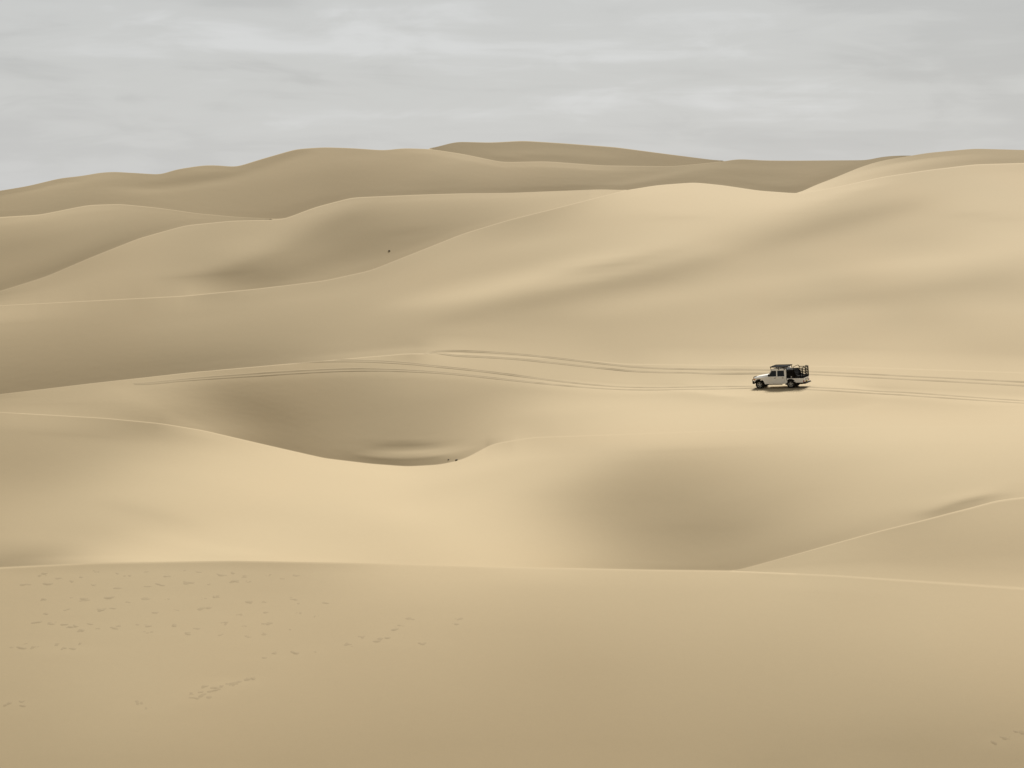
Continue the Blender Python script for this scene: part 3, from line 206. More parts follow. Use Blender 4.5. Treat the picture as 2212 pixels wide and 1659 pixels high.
[152,1,0,1,0,1,0,1,0,1,2,1,1,1,2,1,3,2,1,3,3,4,3,4,4,6,6,5,7,7,6,8,6,7,8,5,6,5,5,3,4,3,3,2,1,1,1,-1,-1,0,0,2,3,7,9,9,7,7,5,3,2,1,0,-2,-3,-5,-5,-6,-8,-7,-9,-8,-9,-9,-9,-8,-8,-6,-7,-4,-5,-3,-1,-1,2,2,4,5,6,5,7,6,4,3,1,-2,-3,-4,-7,-6,-9,-8,-9,-9,-9,-10,-8,-9,-8,-7,-7,-6,-6,-5,-4,-4,-2,-3,-3,-1,-2,0,-1,0,0,0,1,0,1,1,0,2,2,2,3,3,3,3,3,3,4,3,3,3,3,2,2,1,2,1,1,1,0,-1,1,0,-1,-1,-1,-1,0,-2,-1,-1,-1,-1,-1,-1,-1,-2,-2,-2,-2,-4,-3,-3,-3,-2,-2,-1,-2,0,-1,-2,0,-1,0,-1,-1,-1,0,0,-1,0,-1,-1,0,0,-1,0,-1],
[154,0,1,0,1,0,1,0,2,0,1,0,2,1,1,2,1,2,2,3,2,2,4,4,4,4,4,7,5,7,7,6,8,8,6,8,7,6,5,5,4,2,2,1,-1,-2,-4,-2,-3,-1,3,4,8,8,9,8,6,5,3,3,2,1,0,0,-2,-3,-3,-5,-4,-7,-7,-7,-8,-8,-8,-7,-7,-8,-5,-6,-5,-3,-2,0,1,3,3,6,6,8,6,4,4,0,-1,-2,-3,-6,-6,-8,-8,-10,-8,-10,-9,-9,-9,-9,-8,-7,-7,-6,-5,-5,-4,-3,-4,-2,-1,-2,-1,-1,0,-1,0,0,0,1,1,1,2,2,1,3,2,3,3,3,3,4,3,4,3,2,2,3,2,2,1,2,1,0,0,1,-1,0,-1,0,-1,-1,-1,-1,-1,-1,-1,-1,0,-1,-1,-2,-2,-3,-3,-2,-3,-3,-3,-2,-2,-2,-1,-1,-1,-1,-1,0,-1,-1,0,-1,0,-1,-1,0,-1,0,0,-1,0,-1,0],
[156,0,1,0,0,1,1,1,-1,2,0,1,0,1,1,1,2,1,2,1,3,2,3,2,4,3,6,4,5,6,7,7,7,7,9,7,8,7,6,6,4,3,1,-2,-2,-3,-2,-2,2,3,5,7,6,7,5,3,4,3,2,1,1,1,1,-1,0,0,-2,-3,-3,-5,-4,-6,-6,-7,-6,-8,-7,-6,-6,-6,-3,-3,-2,0,1,3,5,6,6,5,6,3,1,0,-2,-3,-6,-5,-7,-8,-8,-9,-10,-10,-10,-9,-9,-9,-8,-8,-6,-6,-5,-4,-4,-3,-2,-2,-2,-1,0,-1,-1,0,0,1,0,1,1,1,1,1,3,2,2,3,3,2,4,3,3,3,3,3,3,2,2,2,2,1,1,0,1,0,1,-1,0,-1,-1,-1,-1,0,-1,-1,-1,-1,-1,-1,-2,-1,-2,-2,-3,-3,-3,-2,-3,-2,-2,-1,-2,-2,-1,0,-1,-1,-1,0,-1,0,-1,0,-1,-1,1,-1,-1,0,-1,0,-1],
[158,1,-1,1,0,1,-1,1,1,0,0,1,1,1,0,1,1,1,1,2,1,2,2,3,3,4,2,5,5,5,5,6,8,7,8,8,8,8,7,6,4,3,1,0,-1,1,1,4,4,5,5,5,4,2,2,3,1,0,1,1,1,1,0,1,-1,0,-1,-1,-3,-3,-4,-4,-5,-5,-6,-5,-6,-6,-6,-3,-4,-2,-1,0,3,4,5,5,6,5,3,2,-1,-2,-3,-5,-6,-7,-7,-8,-9,-9,-10,-10,-10,-10,-10,-8,-9,-7,-7,-5,-5,-4,-3,-3,-2,-2,-1,-1,-1,0,0,0,1,-1,2,0,1,1,2,2,1,2,3,2,3,3,3,2,4,2,3,3,3,2,3,2,1,1,2,1,0,1,-1,0,-1,0,-1,0,-1,-1,-1,0,-1,-1,-1,-2,-1,-2,-2,-3,-2,-2,-3,-3,-1,-3,-2,-2,-1,-1,-1,-1,-1,-1,0,-1,0,-1,-1,-1,1,-1,-1,0,0,-1,0,-1,0],
[159,0,1,0,0,0,1,0,0,0,1,0,0,1,1,1,-1,2,1,1,1,2,1,2,2,3,4,3,4,4,5,7,5,8,7,9,8,8,8,6,6,4,4,4,5,3,6,4,5,4,2,2,2,2,0,0,1,1,1,0,0,0,0,-1,0,-2,-1,-1,-2,-1,-3,-4,-3,-4,-5,-5,-4,-5,-4,-4,-2,-2,0,3,3,4,6,5,6,3,1,-1,-2,-3,-5,-6,-5,-8,-8,-8,-10,-10,-10,-11,-10,-11,-9,-10,-8,-7,-7,-6,-4,-5,-3,-2,-2,-1,-1,0,-1,0,0,1,0,1,0,1,1,2,1,1,3,2,2,2,2,3,3,3,2,3,3,3,2,3,3,2,2,2,0,2,1,0,0,0,1,-1,0,0,-1,-1,-1,-1,-1,-1,-1,-2,-2,-2,-2,-2,-3,-3,-2,-2,-3,-1,-2,-2,-1,-2,-1,-1,-1,0,-1,-1,-1,0,0,0,-2,1,-1,-1,0,-1,0,0,-1],
[159,0,0,0,1,-1,1,0,0,1,0,0,0,0,1,0,1,0,1,1,1,1,2,2,1,2,3,3,3,4,5,5,7,6,8,7,8,9,9,9,8,9,7,7,7,7,4,4,3,1,3,0,1,0,2,0,1,0,0,1,0,0,0,0,0,-1,-1,-2,-1,-2,-2,-2,-3,-4,-4,-4,-5,-3,-4,-3,-2,0,1,3,4,5,5,6,3,2,0,-2,-4,-5,-6,-6,-7,-8,-8,-10,-9,-10,-11,-10,-11,-10,-10,-9,-8,-9,-6,-6,-6,-3,-4,-2,-2,-1,-1,-1,0,0,1,-1,1,1,1,2,1,1,1,3,1,2,2,3,2,2,2,3,3,3,3,2,3,3,2,2,3,1,2,1,1,1,1,1,-1,1,0,-1,-1,-1,0,-2,-1,-1,-2,-1,-2,-2,-3,-2,-2,-3,-2,-3,-2,-2,-2,-1,-2,-1,-1,-1,-1,-1,-1,0,-1,-1,0,-1,0,-1,0,0,-1,0,-1,-1,0],
[160,0,0,-1,0,0,0,0,0,0,0,1,0,0,0,0,1,0,1,0,1,1,1,0,3,1,2,2,4,3,4,5,5,6,6,8,9,9,9,10,11,10,10,10,9,7,6,4,2,3,1,1,1,1,-1,2,-1,1,1,0,1,0,1,1,-1,1,0,-1,-1,-2,-2,-2,-4,-3,-3,-4,-4,-4,-2,-2,-1,0,2,3,5,6,5,4,2,0,-4,-3,-4,-6,-5,-7,-9,-7,-9,-9,-10,-10,-11,-11,-11,-11,-10,-10,-9,-7,-8,-6,-4,-5,-3,-3,-2,-2,-1,0,0,0,0,1,1,1,1,1,1,2,3,0,3,1,3,2,2,3,2,2,3,3,2,3,3,2,2,3,1,3,2,2,2,1,1,0,2,-1,0,0,0,-1,-1,-1,-1,-2,-2,-2,-2,-3,-2,-3,-2,-2,-3,-1,-2,-3,-2,-2,-1,-2,-1,-1,-1,-1,-1,-1,0,0,-1,-1,0,-1,-1,0,-1,0,0,-1,0],
[159,0,-1,1,-1,1,-1,0,0,0,0,0,0,0,0,0,0,1,0,0,0,1,0,2,0,2,1,3,2,3,3,3,5,5,7,7,7,8,10,10,10,10,12,12,9,10,8,7,6,3,3,2,1,0,1,-1,1,0,0,1,0,2,1,1,2,0,0,1,-1,0,-2,-3,-2,-3,-4,-3,-3,-3,-2,-1,0,2,3,3,5,4,4,1,-2,-2,-2,-5,-4,-5,-7,-7,-7,-9,-9,-10,-10,-12,-11,-12,-11,-10,-12,-9,-9,-8,-6,-7,-6,-4,-3,-4,-2,-2,-1,0,-1,1,0,1,1,1,2,2,2,2,2,3,1,3,1,2,3,2,2,2,2,2,3,2,3,2,3,2,4,1,3,2,2,1,2,2,0,1,0,0,0,-1,-1,-1,-2,-2,-2,-2,-2,-2,-3,-2,-3,-2,-3,-3,-2,-2,-1,-3,-1,-1,-2,-2,-1,0,-1,0,-1,-1,-1,0,-1,0,-1,-1,0,-1,-1,0,-1],
[159,-1,1,-1,0,-1,0,0,1,-1,0,0,0,0,0,0,0,-1,0,0,1,0,1,0,1,1,1,1,2,2,3,4,3,5,4,6,7,7,8,10,10,11,11,10,12,10,10,8,7,7,4,4,1,2,1,1,0,1,1,1,2,1,2,2,1,2,1,1,1,-1,-1,-2,-2,-2,-3,-3,-2,-2,-2,0,0,2,3,4,3,1,0,-3,-1,-4,-3,-2,-5,-5,-5,-6,-8,-8,-9,-11,-11,-11,-12,-12,-12,-12,-10,-10,-9,-8,-7,-6,-5,-5,-4,-3,-2,-2,-1,-2,1,-1,1,2,0,2,2,2,3,2,2,2,3,2,3,2,1,2,3,2,2,3,1,3,2,3,2,4,1,4,2,2,2,3,1,1,1,2,1,-1,0,0,-1,-2,-1,-2,-2,-2,-3,-3,-2,-3,-3,-3,-2,-2,-3,-2,-3,-1,-2,-2,-1,-1,-1,-2,0,-2,-1,-1,0,-1,0,-1,0,-1,-1,0,-1,0,-1],
[158,1,-1,0,0,0,0,-1,-1,0,0,0,0,0,-1,0,0,0,0,0,0,-1,1,0,1,0,1,1,1,2,2,2,3,4,5,5,5,8,7,7,10,9,11,10,11,10,10,10,8,7,6,5,5,4,2,3,3,2,2,2,3,2,2,3,2,2,2,0,0,0,-1,0,-2,-2,-2,-2,-2,-1,-1,0,1,0,1,0,-2,-1,-3,-2,-4,-1,-3,-3,-2,-3,-4,-5,-6,-8,-9,-9,-11,-13,-12,-12,-12,-11,-11,-10,-9,-9,-8,-6,-6,-4,-5,-3,-3,-2,-1,-1,-1,1,1,0,2,1,2,2,2,3,3,3,2,3,2,2,3,2,2,3,2,2,3,2,2,3,2,2,3,1,3,2,3,2,3,2,2,0,1,1,0,0,-1,-1,-2,-1,-3,-3,-3,-3,-3,-3,-3,-3,-2,-3,-2,-3,-1,-3,-2,-2,-2,-1,-1,-1,-2,-1,0,-1,-1,-1,-1,-1,0,-1,0,-1,0,-2,0],
[159,-1,0,0,-1,0,-1,1,0,-1,0,-1,0,-1,0,0,-1,0,0,0,-1,1,-1,0,0,1,0,1,1,1,2,2,2,3,4,4,6,5,7,8,7,9,9,11,9,11,10,9,10,8,8,7,6,4,6,4,4,3,4,4,3,4,3,2,4,2,2,2,0,0,0,-2,-1,-2,-1,-2,-2,-1,-1,-1,-1,-1,-3,-3,-3,-4,-4,-4,-2,-3,-2,-1,-2,-1,-2,-4,-3,-5,-7,-8,-10,-10,-11,-12,-12,-12,-12,-11,-11,-9,-9,-7,-7,-6,-4,-4,-3,-2,-2,-1,0,0,0,1,1,2,2,2,3,2,2,3,3,2,3,3,3,3,2,2,3,2,2,2,3,1,3,1,3,3,2,3,2,3,2,2,2,2,1,1,0,0,0,-2,-1,-3,-3,-3,-3,-2,-4,-3,-2,-3,-3,-3,-3,-2,-4,-1,-2,-2,-1,-2,-2,-1,-1,-1,-1,-1,-1,0,-1,-1,-1,0,-1,-1,-1,0,0],
[158,0,0,-1,0,0,0,-2,0,0,-1,0,0,0,-1,0,0,-1,-1,0,0,-1,0,0,0,0,1,-1,1,2,1,1,3,2,3,4,4,5,6,6,7,9,8,9,10,10,10,10,9,10,9,8,7,8,6,5,5,6,4,5,4,3,5,3,2,3,2,2,2,0,1,0,-1,-1,-2,-1,-1,-2,-2,-2,-3,-4,-3,-5,-5,-5,-6,-5,-4,-3,-2,-1,-1,0,-1,0,-2,-2,-3,-5,-6,-7,-10,-11,-13,-13,-13,-13,-12,-12,-10,-9,-8,-6,-6,-4,-3,-3,-2,0,-1,-1,1,1,1,2,2,2,2,2,3,3,3,3,3,3,2,3,3,3,2,2,3,2,2,2,2,2,2,2,3,2,3,2,3,2,2,2,2,1,1,-1,-1,0,-3,-2,-2,-3,-3,-3,-3,-3,-4,-3,-3,-3,-3,-2,-2,-2,-3,-1,-3,-1,-1,-2,-1,-1,-1,-1,-1,-1,-1,0,-1,-1,-1,0,-1,0,-2],
[158,-1,-1,0,0,-1,0,0,0,0,-1,0,-1,-1,1,-1,-1,0,0,-1,0,0,0,0,-1,0,0,1,0,0,1,2,2,2,3,3,3,4,4,6,6,7,7,9,9,9,11,10,11,10,9,9,10,7,8,7,7,6,6,4,5,5,3,3,4,2,2,2,2,2,1,1,1,0,0,0,-2,-2,-2,-4,-3,-4,-6,-6,-7,-7,-7,-5,-5,-5,-2,-3,0,-1,1,1,0,1,-1,-2,-2,-5,-6,-9,-11,-13,-14,-15,-14,-13,-13,-11,-9,-8,-6,-5,-4,-2,-3,-2,0,0,0,1,2,1,1,2,3,3,2,3,3,3,3,4,3,3,3,3,2,3,2,2,1,2,2,2,2,2,2,3,2,3,3,3,2,2,2,1,0,1,-1,-2,-1,-2,-2,-3,-3,-3,-3,-3,-3,-3,-4,-2,-3,-3,-3,-3,-2,-2,-1,-2,-2,-1,-2,-1,-1,-1,-1,-1,-1,-1,-1,-1,0,-1,-1,-1,0],
[158,-1,0,-1,0,-1,0,0,-1,-1,1,-1,-1,1,-1,-1,0,0,-1,0,-1,0,-1,0,0,0,-1,1,0,1,1,1,1,2,1,3,3,4,4,4,5,6,7,7,8,10,8,11,10,10,11,10,9,10,8,9,7,7,7,7,5,4,5,4,2,4,3,2,2,2,2,2,2,2,1,0,1,-1,-2,-3,-4,-6,-6,-7,-8,-8,-8,-7,-7,-5,-5,-2,-2,0,0,1,2,1,2,1,-1,-1,-4,-5,-7,-12,-13,-15,-16,-15,-14,-13,-11,-10,-7,-7,-5,-4,-2,-2,-1,-1,0,1,1,1,2,2,2,2,4,2,3,4,3,3,4,4,3,3,3,2,1,3,1,2,1,3,1,3,2,2,3,3,2,3,3,2,1,1,1,0,0,-1,-1,-2,-2,-2,-2,-4,-2,-4,-3,-4,-3,-4,-3,-3,-2,-3,-2,-2,-2,-2,-2,-1,-1,-1,-2,-1,-1,-1,-1,-1,0,-1,-1,-1,0,-2,-1],
[158,0,-1,1,-1,0,-1,-1,0,0,-1,-1,1,-1,-1,0,0,-1,0,-1,0,0,-1,0,-1,0,0,-1,1,0,0,0,1,2,2,1,3,2,4,4,4,4,6,6,7,7,8,9,8,10,9,11,10,10,10,9,9,9,7,7,7,7,4,6,4,4,3,4,3,3,3,3,3,2,3,2,1,1,-1,-1,-4,-3,-7,-7,-7,-10,-8,-9,-8,-7,-5,-5,-3,-2,0,0,2,2,2,3,2,1,1,-2,-6,-7,-12,-14,-16,-17,-16,-16,-13,-12,-10,-7,-7,-4,-4,-2,-2,0,0,-1,1,2,1,3,2,3,2,3,4,3,4,3,4,2,4,2,3,3,3,1,3,2,2,1,2,2,2,3,3,2,3,2,2,2,2,2,0,0,0,0,-2,-1,-2,-2,-2,-3,-3,-4,-4,-3,-3,-4,-2,-4,-2,-2,-3,-2,-2,-2,-1,-3,-1,-1,-1,-1,-1,-2,0,-1,-2,0,-2,-1,-1,0,-1],
[160,0,0,-1,-1,0,-1,1,-1,-1,0,0,-1,-1,0,0,0,-1,0,0,-1,-1,0,-1,0,-1,0,0,-1,0,0,1,1,0,1,2,2,2,1,3,4,3,4,5,5,6,7,6,9,8,9,9,9,10,10,10,11,9,9,9,8,7,7,6,7,4,6,4,4,4,4,4,3,3,3,3,2,2,2,0,0,-3,-3,-5,-7,-7,-8,-9,-8,-8,-8,-7,-5,-4,-2,-1,0,1,3,2,3,2,1,0,-2,-6,-9,-12,-15,-16,-17,-16,-16,-13,-12,-10,-8,-6,-4,-4,-2,-1,-1,1,1,1,3,1,3,3,3,4,3,3,4,3,3,4,3,3,3,2,3,3,2,3,2,2,3,2,3,2,2,2,2,2,3,1,1,0,1,1,-1,0,-1,-1,-1,-2,-3,-2,-4,-2,-4,-3,-4,-2,-4,-2,-4,-3,-2,-2,-3,-2,-2,-1,-2,-2,-2,-1,-1,-1,-2,-1,-1,-1,-1,-1,-1,-1,-2],
[161,0,0,-1,0,0,0,-2,0,0,-1,0,0,0,-1,0,-1,0,-1,-1,0,0,-1,0,-1,0,0,-1,0,0,0,0,0,1,1,0,1,1,2,2,2,3,3,4,4,4,6,6,5,7,8,8,10,10,10,11,9,10,11,9,9,9,8,8,6,8,5,6,5,5,5,3,4,5,3,3,3,3,2,2,1,1,0,-1,-2,-2,-5,-5,-7,-7,-8,-7,-8,-7,-7,-4,-3,-1,-1,1,2,2,1,0,-2,-4,-6,-10,-12,-16,-16,-18,-16,-16,-14,-11,-9,-9,-6,-3,-4,-2,0,0,1,2,2,3,2,4,3,4,3,4,3,4,3,3,3,4,3,4,3,3,3,2,3,4,2,2,2,3,2,3,1,2,0,2,0,1,0,-1,0,-1,0,-2,-2,-1,-2,-3,-2,-3,-2,-3,-3,-4,-3,-4,-2,-3,-3,-3,-2,-2,-3,-2,-1,-2,-2,-2,-2,-1,-1,-2,-1,-2,0,-2,-1,-2,0],
[163,0,-1,0,0,-1,-1,1,-1,0,-1,-1,0,-1,1,-1,-1,0,0,0,-1,-1,0,-1,0,-1,0,0,-1,0,0,0,0,0,0,1,0,2,1,0,2,2,3,1,4,4,3,5,5,6,7,8,8,9,9,10,11,12,10,11,10,10,10,7,9,7,7,6,7,6,4,6,4,3,4,3,4,2,3,3,3,4,4,4,3,4,3,1,-1,-2,-4,-7,-7,-8,-8,-9,-8,-7,-5,-4,-3,-2,-2,-1,-2,-3,-5,-8,-11,-13,-16,-16,-18,-17,-15,-15,-12,-9,-7,-6,-3,-3,-1,0,0,2,2,2,4,2,5,2,4,4,3,4,4,4,3,4,3,4,3,4,4,3,4,2,3,3,3,2,2,1,2,1,1,0,1,0,0,-1,-1,-1,-1,-1,-2,-3,-2,-2,-2,-3,-2,-4,-2,-3,-3,-3,-4,-2,-3,-4,-3,-2,-2,-2,-3,-3,-1,-2,-1,-2,-2,-1,-2,-2,-2,-1,-2,-1,-2],
[165,-1,-1,0,0,-1,0,-1,0,-1,0,0,-1,0,-1,0,0,0,-1,0,0,0,0,-1,-1,0,-2,0,0,-1,0,0,0,0,0,0,0,0,0,1,1,1,1,2,1,2,3,3,5,5,6,6,8,8,11,10,11,10,12,11,12,10,10,10,9,9,8,7,7,7,6,6,5,5,5,4,3,5,4,4,5,5,6,7,9,6,8,6,6,3,1,0,-3,-5,-7,-8,-10,-10,-11,-9,-9,-8,-5,-6,-5,-5,-6,-8,-9,-13,-14,-17,-17,-17,-17,-15,-13,-11,-9,-8,-5,-3,-2,-1,0,1,1,3,2,4,2,4,4,3,4,4,4,4,4,4,5,3,5,3,4,4,3,3,4,3,2,2,2,3,1,1,1,0,0,-1,-2,0,-2,-2,-2,-3,-2,-2,-2,-2,-3,-2,-3,-2,-3,-3,-4,-3,-3,-5,-3,-2,-3,-4,-3,-2,-3,-1,-3,-2,-2,-2,-2,-2,-1,-2,-2,-2,-1,-2,-2],
[163,0,0,0,-1,0,-1,0,-1,0,0,0,-1,0,0,0,0,-1,1,-1,1,-1,0,0,0,-1,0,-2,0,-1,-1,0,-1,-1,0,-1,0,-2,1,-1,-1,0,0,0,2,1,2,2,4,4,5,6,7,8,8,9,10,11,11,12,12,12,12,11,11,9,10,10,9,9,8,7,8,6,6,5,6,4,5,6,6,8,8,9,9,10,9,10,8,7,5,4,0,-3,-5,-7,-8,-10,-10,-11,-10,-9,-10,-8,-8,-8,-9,-9,-12,-12,-14,-16,-17,-17,-18,-15,-15,-13,-12,-8,-7,-5,-4,-2,0,0,1,2,2,2,4,4,3,4,5,4,4,5,4,5,4,4,5,5,4,4,4,5,3,4,3,3,2,0,2,0,0,-1,-1,-2,-1,-2,-2,-3,-3,-2,-3,-3,-3,-3,-2,-3,-3,-3,-4,-3,-3,-4,-4,-2,-4,-4,-3,-3,-2,-4,-2,-2,-2,-2,-3,-2,-2,-2,-3,-1,-2,-2,-3,-2,-1],
[158,-1,0,-1,0,-1,1,-1,0,0,-1,0,0,0,0,0,0,1,0,1,-1,1,0,0,0,0,0,0,-1,-1,-1,-3,-1,-2,-3,-1,-3,-1,-2,-1,-1,-1,-1,1,0,1,1,3,3,4,4,6,6,8,8,9,9,11,11,12,11,13,12,14,12,12,12,11,11,9,12,10,9,10,7,9,6,7,8,7,8,7,9,9,8,8,8,9,8,8,7,4,3,0,-4,-8,-8,-9,-8,-8,-8,-9,-9,-10,-11,-12,-11,-12,-13,-13,-15,-15,-16,-17,-16,-17,-16,-14,-12,-10,-9,-6,-4,-3,-1,-1,1,1,2,3,3,3,4,5,5,5,6,5,6,5,6,7,4,6,6,5,6,4,4,4,4,2,2,2,0,0,-2,-1,-2,-2,-3,-4,-3,-3,-3,-4,-3,-3,-3,-3,-4,-3,-4,-4,-4,-4,-4,-3,-4,-4,-3,-3,-3,-2,-3,-2,-3,-3,-2,-3,-2,-2,-2,-3,-2,-3,-2,-3,-2,-2,-3],
[151,-1,-1,-1,0,0,-1,0,-1,0,1,0,0,1,0,0,1,0,0,0,1,0,1,0,1,0,-1,0,-1,-1,-2,-2,-3,-3,-3,-3,-2,-3,-3,-1,-2,-1,0,-1,0,1,3,2,3,3,5,5,6,6,7,9,10,9,11,11,13,12,14,14,14,15,13,13,11,13,11,12,12,12,11,10,8,8,8,9,10,11,10,6,4,3,0,-3,-3,-4,-3,-4,-5,-3,2,7,5,2,0,0,-3,-6,-10,-12,-12,-12,-12,-11,-11,-12,-15,-15,-17,-17,-17,-16,-15,-14,-12,-10,-8,-7,-5,-3,-3,0,0,2,3,3,3,5,5,5,5,6,6,7,8,7,7,7,8,7,7,7,6,7,5,4,3,3,1,0,-1,-2,-1,-3,-4,-3,-3,-4,-4,-4,-5,-3,-4,-4,-4,-3,-4,-4,-4,-4,-4,-4,-3,-4,-2,-3,-3,-2,-3,-3,-2,-3,-3,-3,-3,-2,-3,-3,-4,-2,-3,-3,-3,-2,-4,-3,-3],
[144,-1,0,-1,-2,0,0,-1,1,0,0,0,1,0,1,1,0,1,1,0,1,0,0,1,0,0,1,-1,-1,-2,-2,-2,-3,-3,-3,-3,-4,-2,-2,-3,-1,-1,-1,0,0,1,1,2,2,5,4,4,6,6,7,7,8,10,10,11,11,12,13,13,16,16,16,17,15,12,9,7,7,7,9,11,15,14,13,12,8,4,2,3,4,3,4,3,1,-2,-5,-5,-5,-5,-7,-9,-11,1,3,0,-4,-9,-9,-9,-7,-5,-4,-3,-2,-6,-7,-11,-15,-17,-17,-17,-14,-14,-11,-11,-9,-7,-6,-4,-2,-1,2,1,2,4,5,4,6,6,7,7,7,7,8,8,8,8,8,8,7,8,6,4,6,4,2,2,1,0,-1,-1,-3,-3,-3,-4,-5,-4,-5,-4,-4,-5,-4,-5,-4,-5,-3,-4,-2,-2,-2,-1,-1,-1,-1,-2,-1,-2,-2,-3,-4,-3,-3,-5,-4,-5,-4,-5,-3,-5,-5,-4,-4,-5,-3,-4,-4],
[140,-2,-2,0,-1,-1,-1,1,0,0,1,1,1,1,1,0,1,1,0,1,0,1,0,1,0,0,0,0,0,-1,-1,-2,-3,-3,-3,-4,-3,-3,-3,-2,-1,-2,-1,0,0,0,0,2,2,3,4,6,7,8,10,9,8,7,6,6,7,10,11,13,14,15,16,15,16,14,14,13,10,8,8,6,8,9,11,9,11,11,9,8,5,4,1,0,-2,-4,-3,-5,-4,-6,-8,-11,-10,-14,-16,-19,-18,-13,-8,-3,0,4,6,7,6,8,5,3,1,-4,-9,-13,-16,-16,-17,-15,-11,-9,-6,-4,-1,-1,1,2,3,4,4,5,6,6,6,6,7,7,6,6,7,6,6,5,4,5,4,4,2,3,2,1,1,0,0,-2,-2,-2,-4,-4,-5,-5,-5,-5,-6,-5,-5,-4,-5,-4,-4,-3,-3,-2,-1,-1,-1,-1,-1,0,-2,-2,-3,-3,-3,-4,-4,-3,-5,-4,-6,-4,-5,-4,-4,-4,-5,-3,-5,-4,-5],
[139,-1,-1,-2,0,-1,0,-1,0,1,0,1,1,1,1,1,1,1,0,1,1,0,1,-1,1,1,0,0,-1,0,-2,-3,-2,-3,-4,-4,-2,-3,-3,-2,-2,-1,-1,-1,1,0,1,1,2,3,4,6,7,9,9,9,9,6,6,6,8,9,11,13,14,14,16,15,14,14,13,11,11,9,9,8,8,9,8,11,9,10,9,7,5,3,1,-1,-1,-2,-3,-4,-5,-6,-8,-8,-8,-16,-19,-20,-17,-13,-8,-2,0,3,6,7,8,8,8,5,1,-2,-8,-13,-17,-19,-17,-14,-12,-8,-6,-4,-2,0,0,3,3,3,5,5,5,6,6,7,7,6,7,6,6,6,5,5,6,3,4,4,3,2,2,1,1,1,-1,-1,-2,-3,-4,-4,-4,-5,-5,-7,-4,-6,-5,-5,-5,-4,-4,-2,-2,-1,-1,-1,-1,0,-2,-1,-2,-2,-2,-3,-4,-3,-5,-4,-4,-5,-4,-4,-5,-5,-4,-5,-4,-5,-4,-4,-4],
[251,-4,-5,-4,-4,-4,-4,-4,-4,-179,2,0,0,-1,-2,-1,-3,-2,-1,-2,-1,0,0,2,2,4,6,9,13,16,21,26,30,32,35,36,35,34,33,31,28,26,23,22,18,18,15,13,10,6,4,0,-4,-6,-7,-5,-2,4,6,7,5,4,3,2,3,5,6,10,17,23,29,36,41,46,47,46,40,32,20,7,-8,-24,-39,-55,-67,-81,-92,-101,-109,-112,-117,-116,-116,-106,-95,-83,-72,-57,-44,-26,-14,-3,5,11,23,31,39,48,56,60,63,64,64,58,53,45,36,25,12,2,-8,-14,-18,-19,-21,-19,-18,-18,-15,-15,-13,-11,-11,-10,-9,-7,-6,-4,-3,1,1,4,5,6,6,6,6,5,3,1,1,-3,-4,-8,-7,-9,-10,-11,-9,-10,-8,-7,-4,-2,0,3,4,8,10,11,12,13,11,11,9,8,5,4,2,1,1,-1,1,1,1,1,2,1,2,2,1,1,0,1,-1,0,-1,-1,-1,-2,-2],
[0,0,0,0,0,0,0,0,0,4,0,1,0,1,1,1,2,0,1,1,1,1,2,1,1,1,1,1,0,1,1,1,-1,1,1,0,0,1,1,0,0,1,2,0,2,1,1,2,2,2,3,2,3,2,3,1,1,-1,0,-1,0,0,0,0,0,1,1,3,1,2,3,2,2,2,1,2,1,1,1,-1,1,0,2,3,2,3,4,4,5,3,6,6,11,11,8,7,5,4,4,0,2,2,3,5,3,3,3,3,1,3,3,3,4,5,4,5,3,3,3,0,0,-2,-3,-3,-4,-4,-4,-3,-3,-2,-2,-2,-1,0,0,0,-1,0,0,-1,0,-2,-1,0,-1,1,-1,0,2,1,1,2,2,2,1,2,1,2,0,1,0,0,-1,1,-1,-1,1,-1,0,0,1,-1,0,0,0,-1,-1,-1,0,-2,-2,-1,-2,-3,-2,-3,-2,-3,-3,-4,-2,-4,-2,-4,-3,-3,-3,-4,-3,-3,-2],
[0,0,0,0,0,0,0,0,0,4,1,0,1,1,1,0,1,1,1,2,0,2,0,1,2,1,1,1,1,1,0,0,1,1,-1,1,0,0,1,1,1,1,0,2,0,2,2,1,2,2,2,3,3,3,1,3,0,0,-2,0,-1,0,0,1,0,1,2,1,2,3,2,2,3,2,1,1,1,0,1,1,0,1,1,2,3,4,4,4,3,5,4,6,10,10,11,7,6,5,1,2,1,4,3,3,4,4,2,2,2,1,3,3,3,4,5,4,4,3,1,2,-1,-1,-2,-4,-3,-4,-3,-4,-3,-1,-2,-1,-1,-1,0,0,0,0,-1,0,-1,-1,-1,-1,-1,0,0,1,0,2,1,2,1,3,2,1,2,0,2,0,1,0,0,-1,0,1,-2,1,-1,0,-1,0,0,-1,0,-1,0,-1,-2,-1,-1,-2,-2,-2,-2,-3,-3,-2,-4,-2,-4,-3,-3,-3,-3,-3,-4,-2,-3,-4,-3],
[0,0,0,0,0,0,0,0,0,4,0,1,1,1,0,1,1,1,1,1,1,1,1,2,1,0,2,0,2,0,1,1,0,0,1,0,1,0,0,1,1,0,2,0,2,1,1,2,2,2,3,2,3,3,2,1,1,-1,0,-1,0,-1,1,0,1,0,2,1,3,1,2,4,2,2,2,2,0,1,-1,0,1,1,2,3,3,3,4,3,5,5,10,14,11,6,1,5,7,3,1,1,4,3,5,4,3,1,2,2,2,1,2,4,3,4,5,4,3,4,2,0,1,-2,-2,-3,-3,-4,-4,-2,-3,-3,-1,-1,-1,0,0,-1,0,-1,0,-1,-1,-1,0,-2,0,-1,0,0,1,1,2,2,2,1,2,2,1,2,1,1,0,0,1,-1,0,-1,1,-2,1,-1,0,-1,0,-1,-1,-1,-1,-1,0,-1,-2,-1,-3,-1,-3,-2,-3,-4,-2,-3,-3,-3,-3,-4,-2,-4,-2,-4,-3,-2,-4],
